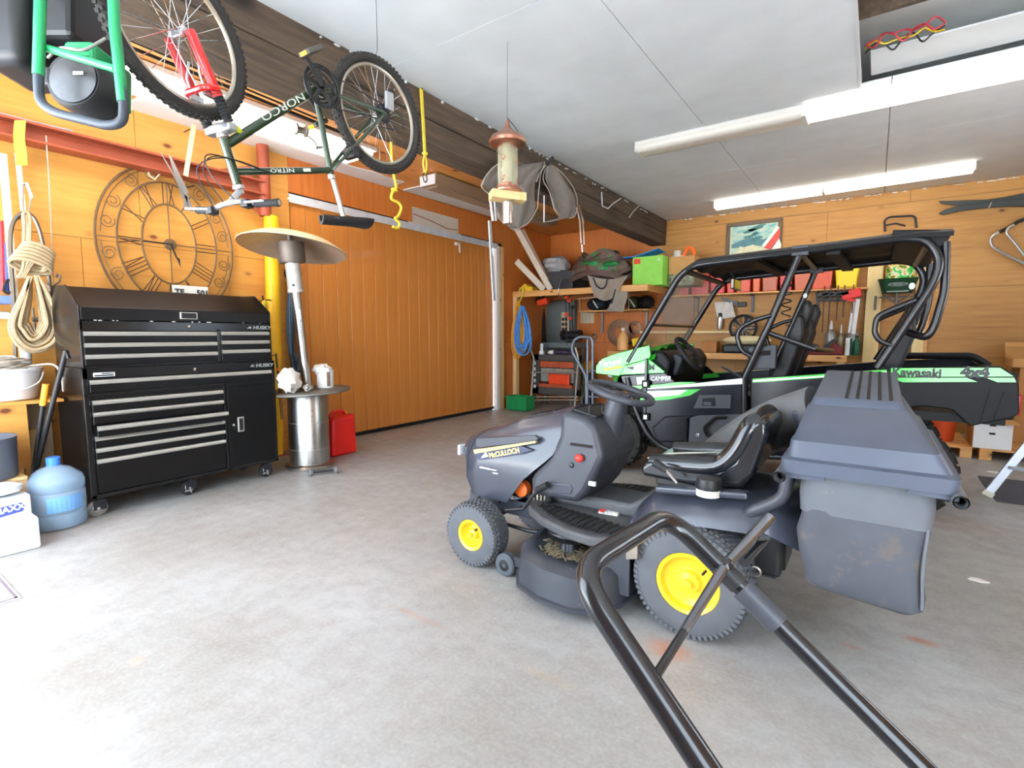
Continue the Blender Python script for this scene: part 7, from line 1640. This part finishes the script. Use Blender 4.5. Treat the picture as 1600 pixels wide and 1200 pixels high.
for pp, mn in (([(1215, 352), (1218, 356), (1196, 386), (1190, 384)], 'utv_white'), ([(1218, 356), (1219, 363), (1217, 372), (1203, 390), (1194, 387)], 'pennant_red'), ([(1217, 372), (1221, 382), (1218, 396), (1204, 392)], 'utv_white')):
    if mn == 'pennant_red': mat('pennant_red', (214, 66, 58), .5, var=.05)
    MB().prism([XZb(u, v) for u, v in pp], 'y', 9.178, 9.186).build('stripe', mn, t, smooth=0)
# shelf of red bins
bs_ = thing('bin_shelf', 'narrow wooden shelf with row of red bins on the back wall', 'shelf', (-1.5, 9.1, 2.0))
MB().box(-2.93, -.12, 8.88, 9.225, 2.0, 2.022).build('shelf_board', 'pine_x', bs_, smooth=0)
for u in (1090, 1176, 1277):
    c = AY(u, 470, 9.2); MB().box(c[0]-.018, c[0]+.018, 9.2, 9.227, 1.72, 2.0).box(c[0]-.015, c[0]+.015, 8.92, 9.2, 1.985, 2.0).build('bracket', 'dark_steel', bs_, smooth=0)
edges = [-2.82, -2.60, -2.285, -2.03, -1.885, -1.645, -1.505, -1.262, -1.062, -.825]; edges2 = [(-.82, -.545)]
cols = [(226, 74, 48), (230, 70, 66), (232, 60, 58), (236, 70, 60), (238, 84, 44), (240, 104, 44), (206, 104, 62), (214, 56, 44), (222, 108, 64), (240, 92, 44)]
names = ['vermilion', 'coral pink', 'scarlet', 'bright red', 'red orange', 'bright orange', 'brownish orange', 'dark red', 'dusty orange', 'vivid orange']
rngs = [(edges[k]+.012, edges[k+1]-.004) for k in range(9)]+[(-.815, -.55)]
for k, (a, b_) in enumerate(rngs):
    hh = .30+.02*(k % 3); mn = mat('bin_%d' % k, tuple(int(q*.86) for q in cols[k]), .4, var=.06)
    t = thing('storage_bin', names[k]+' plastic bin, %s on the narrow back wall shelf' % ('leftmost', 'second from the left', 'third from the left', 'fourth from the left', 'fifth from the left', 'fifth from the right', 'fourth from the right', 'third from the right', 'second from the right', 'rightmost')[k], 'bin', ((a+b_)/2, 9.05, 2.022), 'bins on the narrow shelf')
    MB().hexa([(a+.015, 8.91, 2.023), (b_-.015, 8.91, 2.023), (b_-.015, 9.2, 2.023), (a+.015, 9.2, 2.023), (a, 8.89, 2.02+hh), (b_, 8.89, 2.02+hh), (b_, 9.22, 2.02+hh), (a, 9.22, 2.02+hh)]).build('body', mn, t, smooth=0, bev=.015)
    MB().box(a-.001, b_+.001, 8.882, 9.222, 2.0+hh, 2.03+hh).build('rim', mn, t, smooth=0, bev=.006)
t = thing('yellow_bin', 'bright yellow plastic bin at the right end of the bin shelf', 'bin', (-.385, 9.05, 2.022))
MB().hexa([(-.50, 8.92, 2.023), (-.26, 8.92, 2.023), (-.26, 9.2, 2.023), (-.50, 9.2, 2.023), (-.54, 8.89, 2.45), (-.22, 8.89, 2.45), (-.22, 9.22, 2.45), (-.54, 9.22, 2.45)]).build('body', mat('bin_yellow', (250, 220, 30), .4, var=.04), t, smooth=0, bev=.02)
MB().box(-.545, -.215, 8.885, 9.222, 2.45, 2.48).build('rim', 'bin_yellow', t, smooth=0, bev=.006)
# clamps hung from the shelf edge
for k, u in enumerate((1288, 1297, 1309, 1319, 1333)):
    red = k == 4; c = AY(u, 462, 8.86); cn = 'fuel_red' if red else 'black_plastic'
    t = thing('sliding_clamp', ('long black bar clamp hanging leftmost under the yellow bin', 'black bar clamp hanging second under the yellow bin', 'black bar clamp hanging third under the yellow bin', 'black bar clamp hanging fourth under the yellow bin', 'red jawed clamp hanging next to the pine post')[k], 'clamp', (c[0], 8.86, c[2]), 'clamps under the bin shelf')
    MB().box(c[0]-.008, c[0]+.008, 8.84, 8.86, 2.0-(.62, .62, .45, .40, .34)[k], 2.06).build('bar', mat('rust_bar', (88, 62, 48), .6, metal=.4, var=.2), t, smooth=0)
    MB().obox((c[0]-.02, 8.83, c[2]+.02), (1, 0, .25), (0, 1, 0), (-.25, 0, 1), .085 if not red else .12, .03, .032 if not red else .06).build('jaw', cn, t, smooth=0, bev=.01)
    MB().obox((c[0]-.03, 8.83, c[2]-.06), (1, 0, -.15), (0, 1, 0), (.15, 0, 1), .06, .022, .02).build('sliding_jaw', cn, t, smooth=0, bev=.006)
    MB().cyl((c[0]-.08, 8.83, c[2]-.07), (c[0]-.08, 8.83, c[2]+.02), .011, n=8).build('screw', 'raw_steel', t)
a, b_ = AY(1341, 467, 8.86), AY(1333, 522, 8.86)
t = thing('steel_ruler', 'white steel rule hanging at the right end of the clamps', 'ruler', b_); MB().bar(a, b_, .05, .004, (0, 1, 0)).bar(nv(a)+np.array([-.05, .01, 0]), nv(b_)+np.array([-.05, .01, .02]), .03, .01, (0, 1, 0)).build('blade', 'white_metal', t, smooth=0)
MB().cyl((a[0], 8.86, a[2]), (a[0], 8.9, 2.0), .004, n=6).build('hanging_wire', 'dark_steel', t)
# pine posts
t = thing('pine_post', 'pale pine post on the back wall left of the green spreader', 'post', (-.04, 9.17, 0), 'posts on the back wall'); MB().box(-.135, .05, 9.13, 9.226, 0, 2.62).build('post', 'pine_bright', t, smooth=0, bev=.004)
t = thing('pine_post', 'pale pine post on the back wall right of the green spreader', 'post', (.5, 9.17, 0), 'posts on the back wall'); MB().box(.43, .56, 9.13, 9.226, 0, 2.62).build('post', 'pine_bright', t, smooth=0, bev=.004)
MB().box(.56, .60, 9.16, 9.226, 0, 2.62).build('side_strip', 'pine_x', t, smooth=0)
# spreader
t = thing('seed_spreader', 'dark green seed spreader hopper hanging between the pine posts', 'spreader', (.235, 9.0, 1.75))
a, b_ = AY(1380, 412, 8.95), AY(1428, 447, 8.95); c = ((a[0]+b_[0])/2, 8.97)
hz0, hz1 = AY(1400, 458, 8.9)[2], AY(1400, 437, 8.9)[2]
MB().rings([rect(c[0]-.17, c[0]+.17, 8.85, 9.1, hz0, .06), rect(c[0]-.22, c[0]+.22, 8.78, 9.12, hz1, .07), rect(c[0]-.23, c[0]+.23, 8.77, 9.125, hz1+.01, .07), rect(c[0]-.20, c[0]+.20, 8.80, 9.10, hz1+.008, .06), rect(c[0]-.15, c[0]+.15, 8.87, 9.08, hz0+.03, .06)]).build('hopper', mat('hopper_green', (24, 62, 40), .4, var=.08), t, smooth=40)
MB().prism([(c[0]+.11*math.cos(a_), (hz0+hz1)/2+.02+.028*math.sin(a_)) for a_ in np.linspace(0, 2*PI, 25)[:-1]], 'y', 8.795, 8.80).build('badge_ring', 'grey_ink', t, smooth=0)
MB().prism([(c[0]+.10*math.cos(a_), (hz0+hz1)/2+.02+.023*math.sin(a_)) for a_ in np.linspace(0, 2*PI, 25)[:-1]], 'y', 8.791, 8.796).build('badge_field', 'hopper_green', t, smooth=0)
text('Scotts', .038, (c[0], 8.789, (hz0+hz1)/2+.02), (1, 0, 0), (0, 0, 1), 'grey_ink', t, align='CENTER')
MB().box(c[0]-.12, c[0]+.12, 8.805, 8.812, hz0+.012, hz0+.026).build('badge_bar', 'grey_ink', t, smooth=0)
MB().tube(fillet([(c[0]-.24, 9.05, hz0-.02), (c[0]-.24, 9.05, hz0-.22)], .03), .016, 8).tube([(c[0]-.14, 8.95, hz0-.03), (c[0], 8.95, hz0-.14), (c[0]+.14, 8.95, hz0-.03)], .016, 8).tube([(c[0], 8.95, hz0), (c[0], 8.95, hz0-.2)], .02, 8).tube([(c[0]-.2, 8.96, hz0-.05), (c[0]+.2, 8.96, hz0-.05)], .012, 8).build('frame', mat('frame_grey', (110, 104, 98), .5, metal=.4, var=.1), t)
MB().cyl((c[0]-.1, 9.05, hz1+.02), (c[0]-.1, 9.235, hz1+.08), .01, n=6).build('wall_peg', 'dark_steel', t)
t = thing('seed_bag', 'printed green and yellow seed bag in the spreader hopper', 'bag', (c[0], 8.95, hz0+.05))
m, nt, b = _nodes('seed_print')
f = noise(nt, 11, 2); cc = ramp(nt, f, [(.36, srgb(40, 150, 50)), (.46, srgb(70, 190, 60)), (.5, srgb(240, 240, 230)), (.56, srgb(230, 180, 60)), (.64, srgb(50, 130, 50))]); nt.links.new(cc, b.inputs['Base Color']); b.inputs['Roughness'].default_value = .35; MATS['seed_print'] = m
MB().ell((c[0]+.02, 8.95, hz1+.10), .17, .09, .22, 14, 10, jig=.07, seed=2).build('bag', 'seed_print', t, smooth=40)
# bent bracket, fins, aluminium handle on the right
t = thing('tube_bracket', 'bent dark steel tube bracket on the wall above the roof', 'bracket', AY(1405, 345, 9.2))
MB().tube(fillet([AY(1383, 362, 9.14), AY(1382, 344, 9.14), AY(1390, 339, 9.14), AY(1430, 337, 9.14), AY(1432, 356, 9.14)], .05), .014, 8).tube([AY(1383, 352, 9.14), AY(1400, 349, 9.14), AY(1415, 353, 9.14)], .012, 8).build('tube', 'dark_steel', t)
MB().cyl(AY(1411, 338, 9.14), AY(1411, 338, 9.235), .01, n=6).build('fixing', 'dark_steel', t)
mat('fin_black', (36, 42, 40), .4, var=.1)
t = thing('water_skis', 'pair of dark blades crossing on hooks high on the back wall', 'skis', AY(1540, 322, 9.15))
for k, pp in enumerate(([(1467, 314), (1480, 314), (1540, 312), (1570, 308), (1600, 302), (1640, 296), (1640, 318), (1600, 323), (1540, 322), (1490, 321), (1470, 318)], [(1466, 334), (1478, 327), (1500, 321), (1540, 316), (1580, 312), (1640, 309), (1640, 322), (1590, 322), (1540, 325), (1500, 330), (1474, 336)])):
    MB().prism([(lambda p: (p[0], p[2]))(AY(u, v, 9.14-.04*k)) for u, v in pp], 'y', 9.13-.04*k, 9.15-.04*k).build('ski', 'fin_black', t, smooth=0, bev=.006)
c = AY(1545, 321, 9.08); MB().tube([(c[0], 9.235, c[2]), (c[0], 9.05, c[2]-.03), (c[0]+.02, 9.04, c[2]+.03)], .007, 6).build('hook', 'raw_steel', t)
t = thing('hand_mower_handle', 'aluminium tube handle with black grip hanging at the right edge', 'handle', AY(1575, 380, 9.1))
MB().tube(smoothpath([AY(u, v, 9.1) for u, v in ((1562, 362), (1552, 368), (1548, 376), (1552, 386), (1570, 397), (1600, 412), (1640, 432))], 5), .017, 8).tube(smoothpath([AY(u, v, 9.06) for u, v in ((1585, 351), (1576, 356), (1573, 364), (1578, 371), (1586, 380), (1600, 398), (1630, 430))], 5), .015, 8).build('tube', 'bike_alu', t)
MB().tube(smoothpath([AY(u, v, 9.1) for u, v in ((1561, 363), (1575, 356), (1590, 347), (1600, 343), (1640, 330))], 4), .022, 8).build('grip', 'black_rubber', t)
MB().cyl(AY(1600, 344, 9.1), (AY(1600, 344, 9.1)[0], 9.235, AY(1600, 344, 9.1)[2]), .01, n=6).build('peg', 'dark_steel', t)
# hardboard sheet, lath, knife, fan and bench clutter
a, b_ = AY(1036, 462, 9.2), AY(1082, 506, 9.2); t = thing('steel_sheet', 'stained brown sheet fixed to the wall right of the corner shelf', 'sheet', (a[0], 9.2, b_[2]))
MB().box(a[0], b_[0]+.02, 9.19, 9.227, b_[2], a[2]).build('sheet', mat('sheet_brown', (150, 116, 90), .6, var=.15, scale=5), t, smooth=0)
a, b_ = AY(1000, 519, 9.18), AY(1168, 512, 9.18); t = thing('wall_lath', 'long thin pale lath fixed along the back wall', 'lath', (a[0], 9.2, a[2])); MB().box(a[0], b_[0], 9.17, 9.227, a[2]-.02, a[2]+.02).build('lath', 'pine_bright', t, smooth=0)
a, b_ = AY(1128, 467, 9.18), AY(1158, 475, 9.18); t = thing('hand_saw', 'dark hand saw hanging below the bin shelf', 'saw', (a[0], 9.18, b_[2]))
MB().prism([(a[0], a[2]+.03), (b_[0]-.05, b_[2]+.03), (b_[0]-.05, b_[2]-.03), (a[0], a[2]-.015)], 'y', 9.178, 9.182).build('blade', 'dark_steel', t, smooth=0)
MB().box(b_[0]-.06, b_[0]+.08, 9.17, 9.19, b_[2]-.05, b_[2]+.03).build('handle', 'black_plastic', t, smooth=0, bev=.012); MB().cyl((a[0]+.05, 9.18, a[2]+.01), (a[0]+.05, 9.235, a[2]+.01), .006, n=6).build('nail', 'dark_steel', t)
c = AY(1130, 486, 9.12); t = thing('paper_stack', 'crumpled white papers pinned on the back wall above the lath', 'paper', (c[0], 9.15, c[2]-.2))
MB().sheet(lambda u, v: (c[0]-.15+.28*u+.06*v, 9.16-.03*math.sin(u*6+v*4), c[2]+.15-.30*v+.05*u*v), 8, 6, .006).build('sheet', 'rag_white', t); MB().cyl((c[0], 9.13, c[2]+.12), (c[0], 9.235, c[2]+.12), .005, n=6).build('pin', 'dark_steel', t)
c = AY(1123, 500, 9.08); t = thing('spray_can', 'chrome spray can standing on the wall lath', 'spray can', (c[0], 9.1, 1.46)); lz = AY(1100, 516, 9.18)[2]+.02
MB().lathe((c[0], 9.17, lz+.001), (0, 0, 1), [(.045, 0), (.048, .01), (.048, .19), (.03, .21)], 16).build('can', 'bike_alu', t); MB().lathe((c[0], 9.17, lz+.21), (0, 0, 1), [(.03, 0), (.03, .05), (.02, .06)], 12).build('cap', 'black_plastic', t)
c = AY(1155, 535, 8.95); t = thing('desk_fan', 'dark fan standing on the workbench against the wall', 'fan', (c[0], 9.06, BZ))
fc_ = np.array([c[0]+.03, 9.05, BZ+.40])
MB().cyl((c[0], 9.07, BZ), (c[0], 9.07, BZ+.03), .12, n=20).cyl((c[0], 9.07, BZ+.03), (fc_[0], 9.1, fc_[2]-.05), .03, n=10).build('stand', 'black_plastic', t)
MB().torus(fc_, (0, 1, 0), .20, .022, 32, 8).build('guard_ring', 'black_plastic', t); MB().cyl(fc_, fc_+np.array([0, .09, 0]), .06, n=14).build('motor', 'black_plastic', t)
for k in range(5):
    a_ = k*2*PI/5; MB().sheet(lambda u, v: fc_+np.array([(.03+.15*u)*math.cos(a_+.45*(v-.5)), .02*(v-.5)*2+.02, (.03+.15*u)*math.sin(a_+.45*(v-.5))]), 3, 3, .004).build('blade', 'utv_grey', t)
for k in range(12): MB().bar(fc_+np.array([.03*math.cos(k*PI/6), -.02, .03*math.sin(k*PI/6)]), fc_+np.array([.20*math.cos(k*PI/6), -.01, .20*math.sin(k*PI/6)]), .004, .004).build('guard_wire', 'raw_steel', t, smooth=0)
c = AY(1165, 548, 8.72); t = thing('cushion', 'cream padded cushion lying on the workbench', 'cushion', (c[0], 8.72, BZ))
MB().ell((c[0], 8.74, BZ+.20), .36, .17, .075, 22, 10).build('cushion', mat('cushion_cream', (222, 208, 166), .7, var=.08, scale=6), t)
MB().box(c[0]-.33, c[0]+.33, 8.6, 8.88, BZ+.001, BZ+.14).build('black_base', 'black_plastic', t, smooth=0, bev=.03)
c = AY(1112, 545, 8.8); t = thing('wooden_box', 'small brown wooden box on the workbench left of the cushion', 'box', (c[0], 8.8, BZ))
MB().box(c[0]-.14, c[0]+.1, 8.7, 8.9, BZ+.001, BZ+.16).build('body', mat('box_brown', (170, 110, 50), .6, var=.12), t, smooth=0, bev=.004); MB().box(c[0]-.145, c[0]+.105, 8.695, 8.905, BZ+.16, BZ+.18).build('lid', 'box_brown', t, smooth=0)
mat('bottle_grey', (150, 152, 150), .3, metal=.4, var=.1)
for k, (u, r_, h_, lab, cn) in enumerate(((1297, .075, .36, 'fat grey grease bottle, left of three on the workbench', 'bottle_grey'), (1313, .04, .30, 'thin grey bottle between the two fat bottles', 'bottle_grey2'), (1331, .08, .36, 'fat grey bottle with pointed nozzle, right of three', 'bottle_grey'))):
    c = AY(u, 540, 9.0); mat('bottle_grey2', (150, 146, 120), .3, metal=.3, var=.1)
    t = thing('oil_bottle', lab, 'bottle', (c[0], 9.0, BZ), 'bottles on the workbench')
    MB().lathe((c[0], 9.0, BZ+.001), (0, 0, 1), [(r_*.9, 0), (r_, .01), (r_, h_*.82), (r_*.9, h_*.88), (r_*.4, h_), (r_*.25, h_+.01)], 20).build('body', cn, t)
    MB().lathe((c[0], 9.0, BZ+h_+.01), (0, 0, 1), [(r_*.35, 0), (r_*.3, .06), (.008, .13)], 12).build('nozzle', 'white_metal', t)
c = AY(1325, 540, 8.62); t = thing('caulk_tube', 'white and green lettered tube standing on the workbench edge', 'tube', (c[0], 8.62, BZ))
MB().lathe((c[0], 8.62, BZ+.001), (0, 0, 1), [(.035, 0), (.035, .24), (.015, .245)], 16).build('tube', 'white_metal', t); MB().lathe((c[0]+.012, 8.625, BZ+.002), (0, 0, 1), [(.034, 0), (.034, .235)], 16).build('green_side', mat('dark_green', (20, 84, 62), .4, var=.08), t)
c = AY(1342, 540, 8.66); t = thing('green_bottle', 'dark green bottle beside the lettered tube', 'bottle', (c[0]-.02, 8.7, BZ)); MB().lathe((c[0]-.03, 8.7, BZ+.001), (0, 0, 1), [(.045, 0), (.05, .01), (.05, .18), (.02, .23), (.02, .25)], 16).build('body', 'dark_green', t); MB().lathe((c[0]-.03, 8.7, BZ+.25), (0, 0, 1), [(.022, 0), (.022, .03)], 12).build('cap', 'black_plastic', t)
c = AY(1288, 548, 8.7); t = thing('tool_bag', 'dark red and black tool pouch on the workbench', 'tool bag', (c[0], 8.7, BZ))
MB().prism([(c[0]-.22, BZ+.001), (c[0]+.24, BZ+.001), (c[0]+.22, BZ+.10), (c[0]+.10, BZ+.20), (c[0]+.0, BZ+.08), (c[0]-.12, BZ+.16), (c[0]-.24, BZ+.06)], 'y', 8.62, 8.82).build('pouch', mat('pouch_red', (110, 26, 30), .6, var=.2, scale=9), t, smooth=0, bev=.015)
MB().bar((c[0]-.02, 8.61, BZ+.08), (c[0]+.13, 8.61, BZ+.22), .05, .012, (0, 1, 0)).bar((c[0]-.02, 8.61, BZ+.07), (c[0]-.18, 8.61, BZ+.17), .04, .012, (0, 1, 0)).build('black_strap', 'black_plastic', t, smooth=0)
c = AY(1262, 547, 8.62); t = thing('oar', 'pale wooden handle lying slanted on the workbench', 'handle', (c[0], 8.62, BZ)); MB().bar((c[0]-.2, 8.58, BZ+.02), (c[0]+.12, 8.6, BZ+.10), .05, .03).build('handle', 'pine_x', t, smooth=0, bev=.006)
# pallets, tub and cartons beyond the vehicle
def pallet(label, x0, x1, y0, y1):
    t = thing('pallet', label, 'pallet', ((x0+x1)/2, (y0+y1)/2, 0), 'pallets by the back wall')
    n = 5; s_ = (y1-y0)/n
    for k in range(n): MB().box(x0, x1, y0+k*s_+.01, y0+(k+1)*s_-.02, .10, .12).build('deck_board', 'pine_x', t, smooth=0)
    for x in (x0, (x0+x1)/2-.05, x1-.1):
        MB().box(x, x+.1, y0, y1-.01, .085, .10).build('stringer', 'pine_x', t, smooth=0)
        for y in (y0, (y0+y1)/2-.05, y1-.11): MB().box(x, x+.1, y, y+.1, .015, .085).build('block', 'pine_x', t, smooth=0)
        MB().box(x, x+.1, y0, y1-.01, 0, .015).build('skid', 'pine_x', t, smooth=0)
pallet('wooden pallet under the orange tub', .2, .94, 7.40, 8.5); pallet('wooden pallet under the white carton', 1.0, 2.0, 7.40, 8.5)
t = thing('orange_tub', 'orange plastic tub on the pallet under the vehicle tail', 'tub', (.70, 7.75, .12))
MB().lathe((.70, 7.75, .121), (0, 0, 1), [(.11, 0), (.115, .01), (.15, .37), (.155, .375), (.14, .375), (.10, .02), (.0, .02)], 28, caps=False).build('body', mat('tub_orange', (196, 74, 34), .45, var=.06), t)
MB().torus((.70, 7.75, .495), (0, 0, 1), .152, .007, 28, 6).build('rim', 'tub_orange', t)
a, b_ = AY(1519, 700, 7.42), AY(1580, 664, 7.42)
t = thing('white_carton', 'white carton box on the pallet behind the vehicle tail', 'box', ((a[0]+b_[0])/2, 7.7, .12))
MB().box(a[0], b_[0]+.02, 7.42, 7.95, .121, b_[2]).build('front_face', 'carton_white', t, smooth=0, bev=.004)
MB().box(a[0]-.004, a[0], 7.43, 7.94, .123, b_[2]).build('brown_side', 'cardboard', t, smooth=0)
MB().hexa([(a[0]+.05, 7.40, b_[2]+.004), (b_[0]+.06, 7.36, b_[2]+.004), (b_[0]+.02, 7.95, b_[2]+.004), (a[0], 7.95, b_[2]+.004), (a[0]+.05, 7.40, b_[2]+.01), (b_[0]+.06, 7.36, b_[2]+.012), (b_[0]+.02, 7.95, b_[2]+.05), (a[0], 7.95, b_[2]+.05)]).build('flap', 'cardboard', t, smooth=0)
for z in (b_[2]-.03, b_[2]-.12): MB().box((a[0]+b_[0])/2-.02, (a[0]+b_[0])/2+.03, 7.415, 7.42, z, z+.02).build('hand_hole', 'dark_gap', t, smooth=0)
for k, (dx, y, z0_, z1_, lab) in enumerate(((0, 7.98, .121, .62, 'brown cardboard box at the right edge, bottom of its stack'), (.02, 7.99, .624, .98, 'brown cardboard box at the right edge, middle of its stack'))):
    x = AY(1588, 600, 7.98)[0]
    t = thing('brown_carton', lab, 'box', (x+.2, y+.2, z0_), 'stacked cartons')
    MB().box(x+dx, x+dx+.5, y, y+.45, z0_, z1_).build('carton', mat('cardboard_dark', (160, 112, 62), .75, var=.08), t, smooth=0, bev=.004); MB().box(x+dx+.2, x+dx+.26, y-.002, y, z0_, z1_).build('tape', 'cardboard', t, smooth=0)
x = AY(1582, 575, 7.98)[0]; t = thing('open_carton', 'open brown carton with raised flaps on top of the stack', 'box', (x+.25, 8.2, .984), 'stacked cartons')
MB().box(x, x+.5, 7.99, 8.43, .984, 1.08).build('carton', 'cardboard', t, smooth=0)
MB().hexa([(x, 7.99, 1.08), (x+.5, 7.99, 1.08), (x+.5, 8.0, 1.08), (x, 8.0, 1.08), (x-.08, 7.9, 1.22), (x+.45, 7.9, 1.22), (x+.45, 7.91, 1.22), (x-.08, 7.91, 1.22)]).build('flap', 'cardboard', t, smooth=0)
MB().hexa([(x, 8.42, 1.08), (x+.5, 8.42, 1.08), (x+.5, 8.43, 1.08), (x, 8.43, 1.08), (x, 8.5, 1.26), (x+.5, 8.5, 1.26), (x+.5, 8.51, 1.26), (x, 8.51, 1.26)]).build('flap', 'cardboard', t, smooth=0)
# leaning ladder leg at the right edge and bits on the floor
f0 = nv(AZ(1541, 776, 0)); 
t = thing('step_ladder', 'aluminium step ladder entering the frame at the right edge', 'ladder', (float(f0[0])+.3, float(f0[1]), 0))
top = nv(AY(1632, 664, f0[1]+.05)); dirv = unit(top-f0)
for q in (0, 1):
    o = np.array([.5*q, -.3*q, 0]); e = f0+o+np.array([0, 0, .012])
    MB().bar(e, e+dirv*1.5, .06, .028, (0, 1, 0)).build('rail', mat('ladder_alu', (206, 212, 222), .4, metal=.4, var=.06), t, smooth=0, bev=.004)
    MB().bar(e-dirv*.002, e+dirv*.04, .075, .034, (0, 1, 0)).build('foot', 'cream_plastic', t, smooth=0)
for k in range(4):
    e = f0+dirv*(.3+.3*k); MB().bar(e, e+np.array([.5, -.3, 0]), .07, .024).build('step', 'ladder_alu', t, smooth=0)
e2 = f0+dirv*1.5
for q in (0, 1): MB().bar(e2+np.array([.5*q, -.3*q, 0]), (e2[0]+.55+.5*q, e2[1]-.3*q, .012), .05, .025, (0, 1, 0)).build('rear_rail', 'ladder_alu', t, smooth=0)
t = thing('rubber_mat', 'dark rubber mat on the floor under the step ladder', 'mat', (1.4, 5.7, 0)); c = AZ(1556, 783, 0); MB().box(c[0], c[0]+1.1, c[1]-.02, c[1]+.9, 0.001, .008).build('mat', mat('mat_dark', (70, 72, 80), .8, var=.1), t, smooth=0)
for lab, u, v, r_, cn in (('white paper scrap on the floor right of the grass bag', 1529, 908, .045, 'rag_white'), ('pale paper scrap on the floor by the step ladder', 1556, 739, .07, 'rag_white')):
    c = AZ(u, v, 0); t = thing('paper_scrap', lab, 'paper scrap', (c[0], c[1], 0), 'scraps on the floor')
    MB().prism([(c[0]-r_, c[1]-.2*r_), (c[0]+.2*r_, c[1]-.5*r_), (c[0]+r_, c[1]-.1*r_), (c[0]+.1*r_, c[1]+.6*r_), (c[0]-.6*r_, c[1]+.5*r_)], 'z', .001, .008).build('scrap', cn, t, smooth=0)
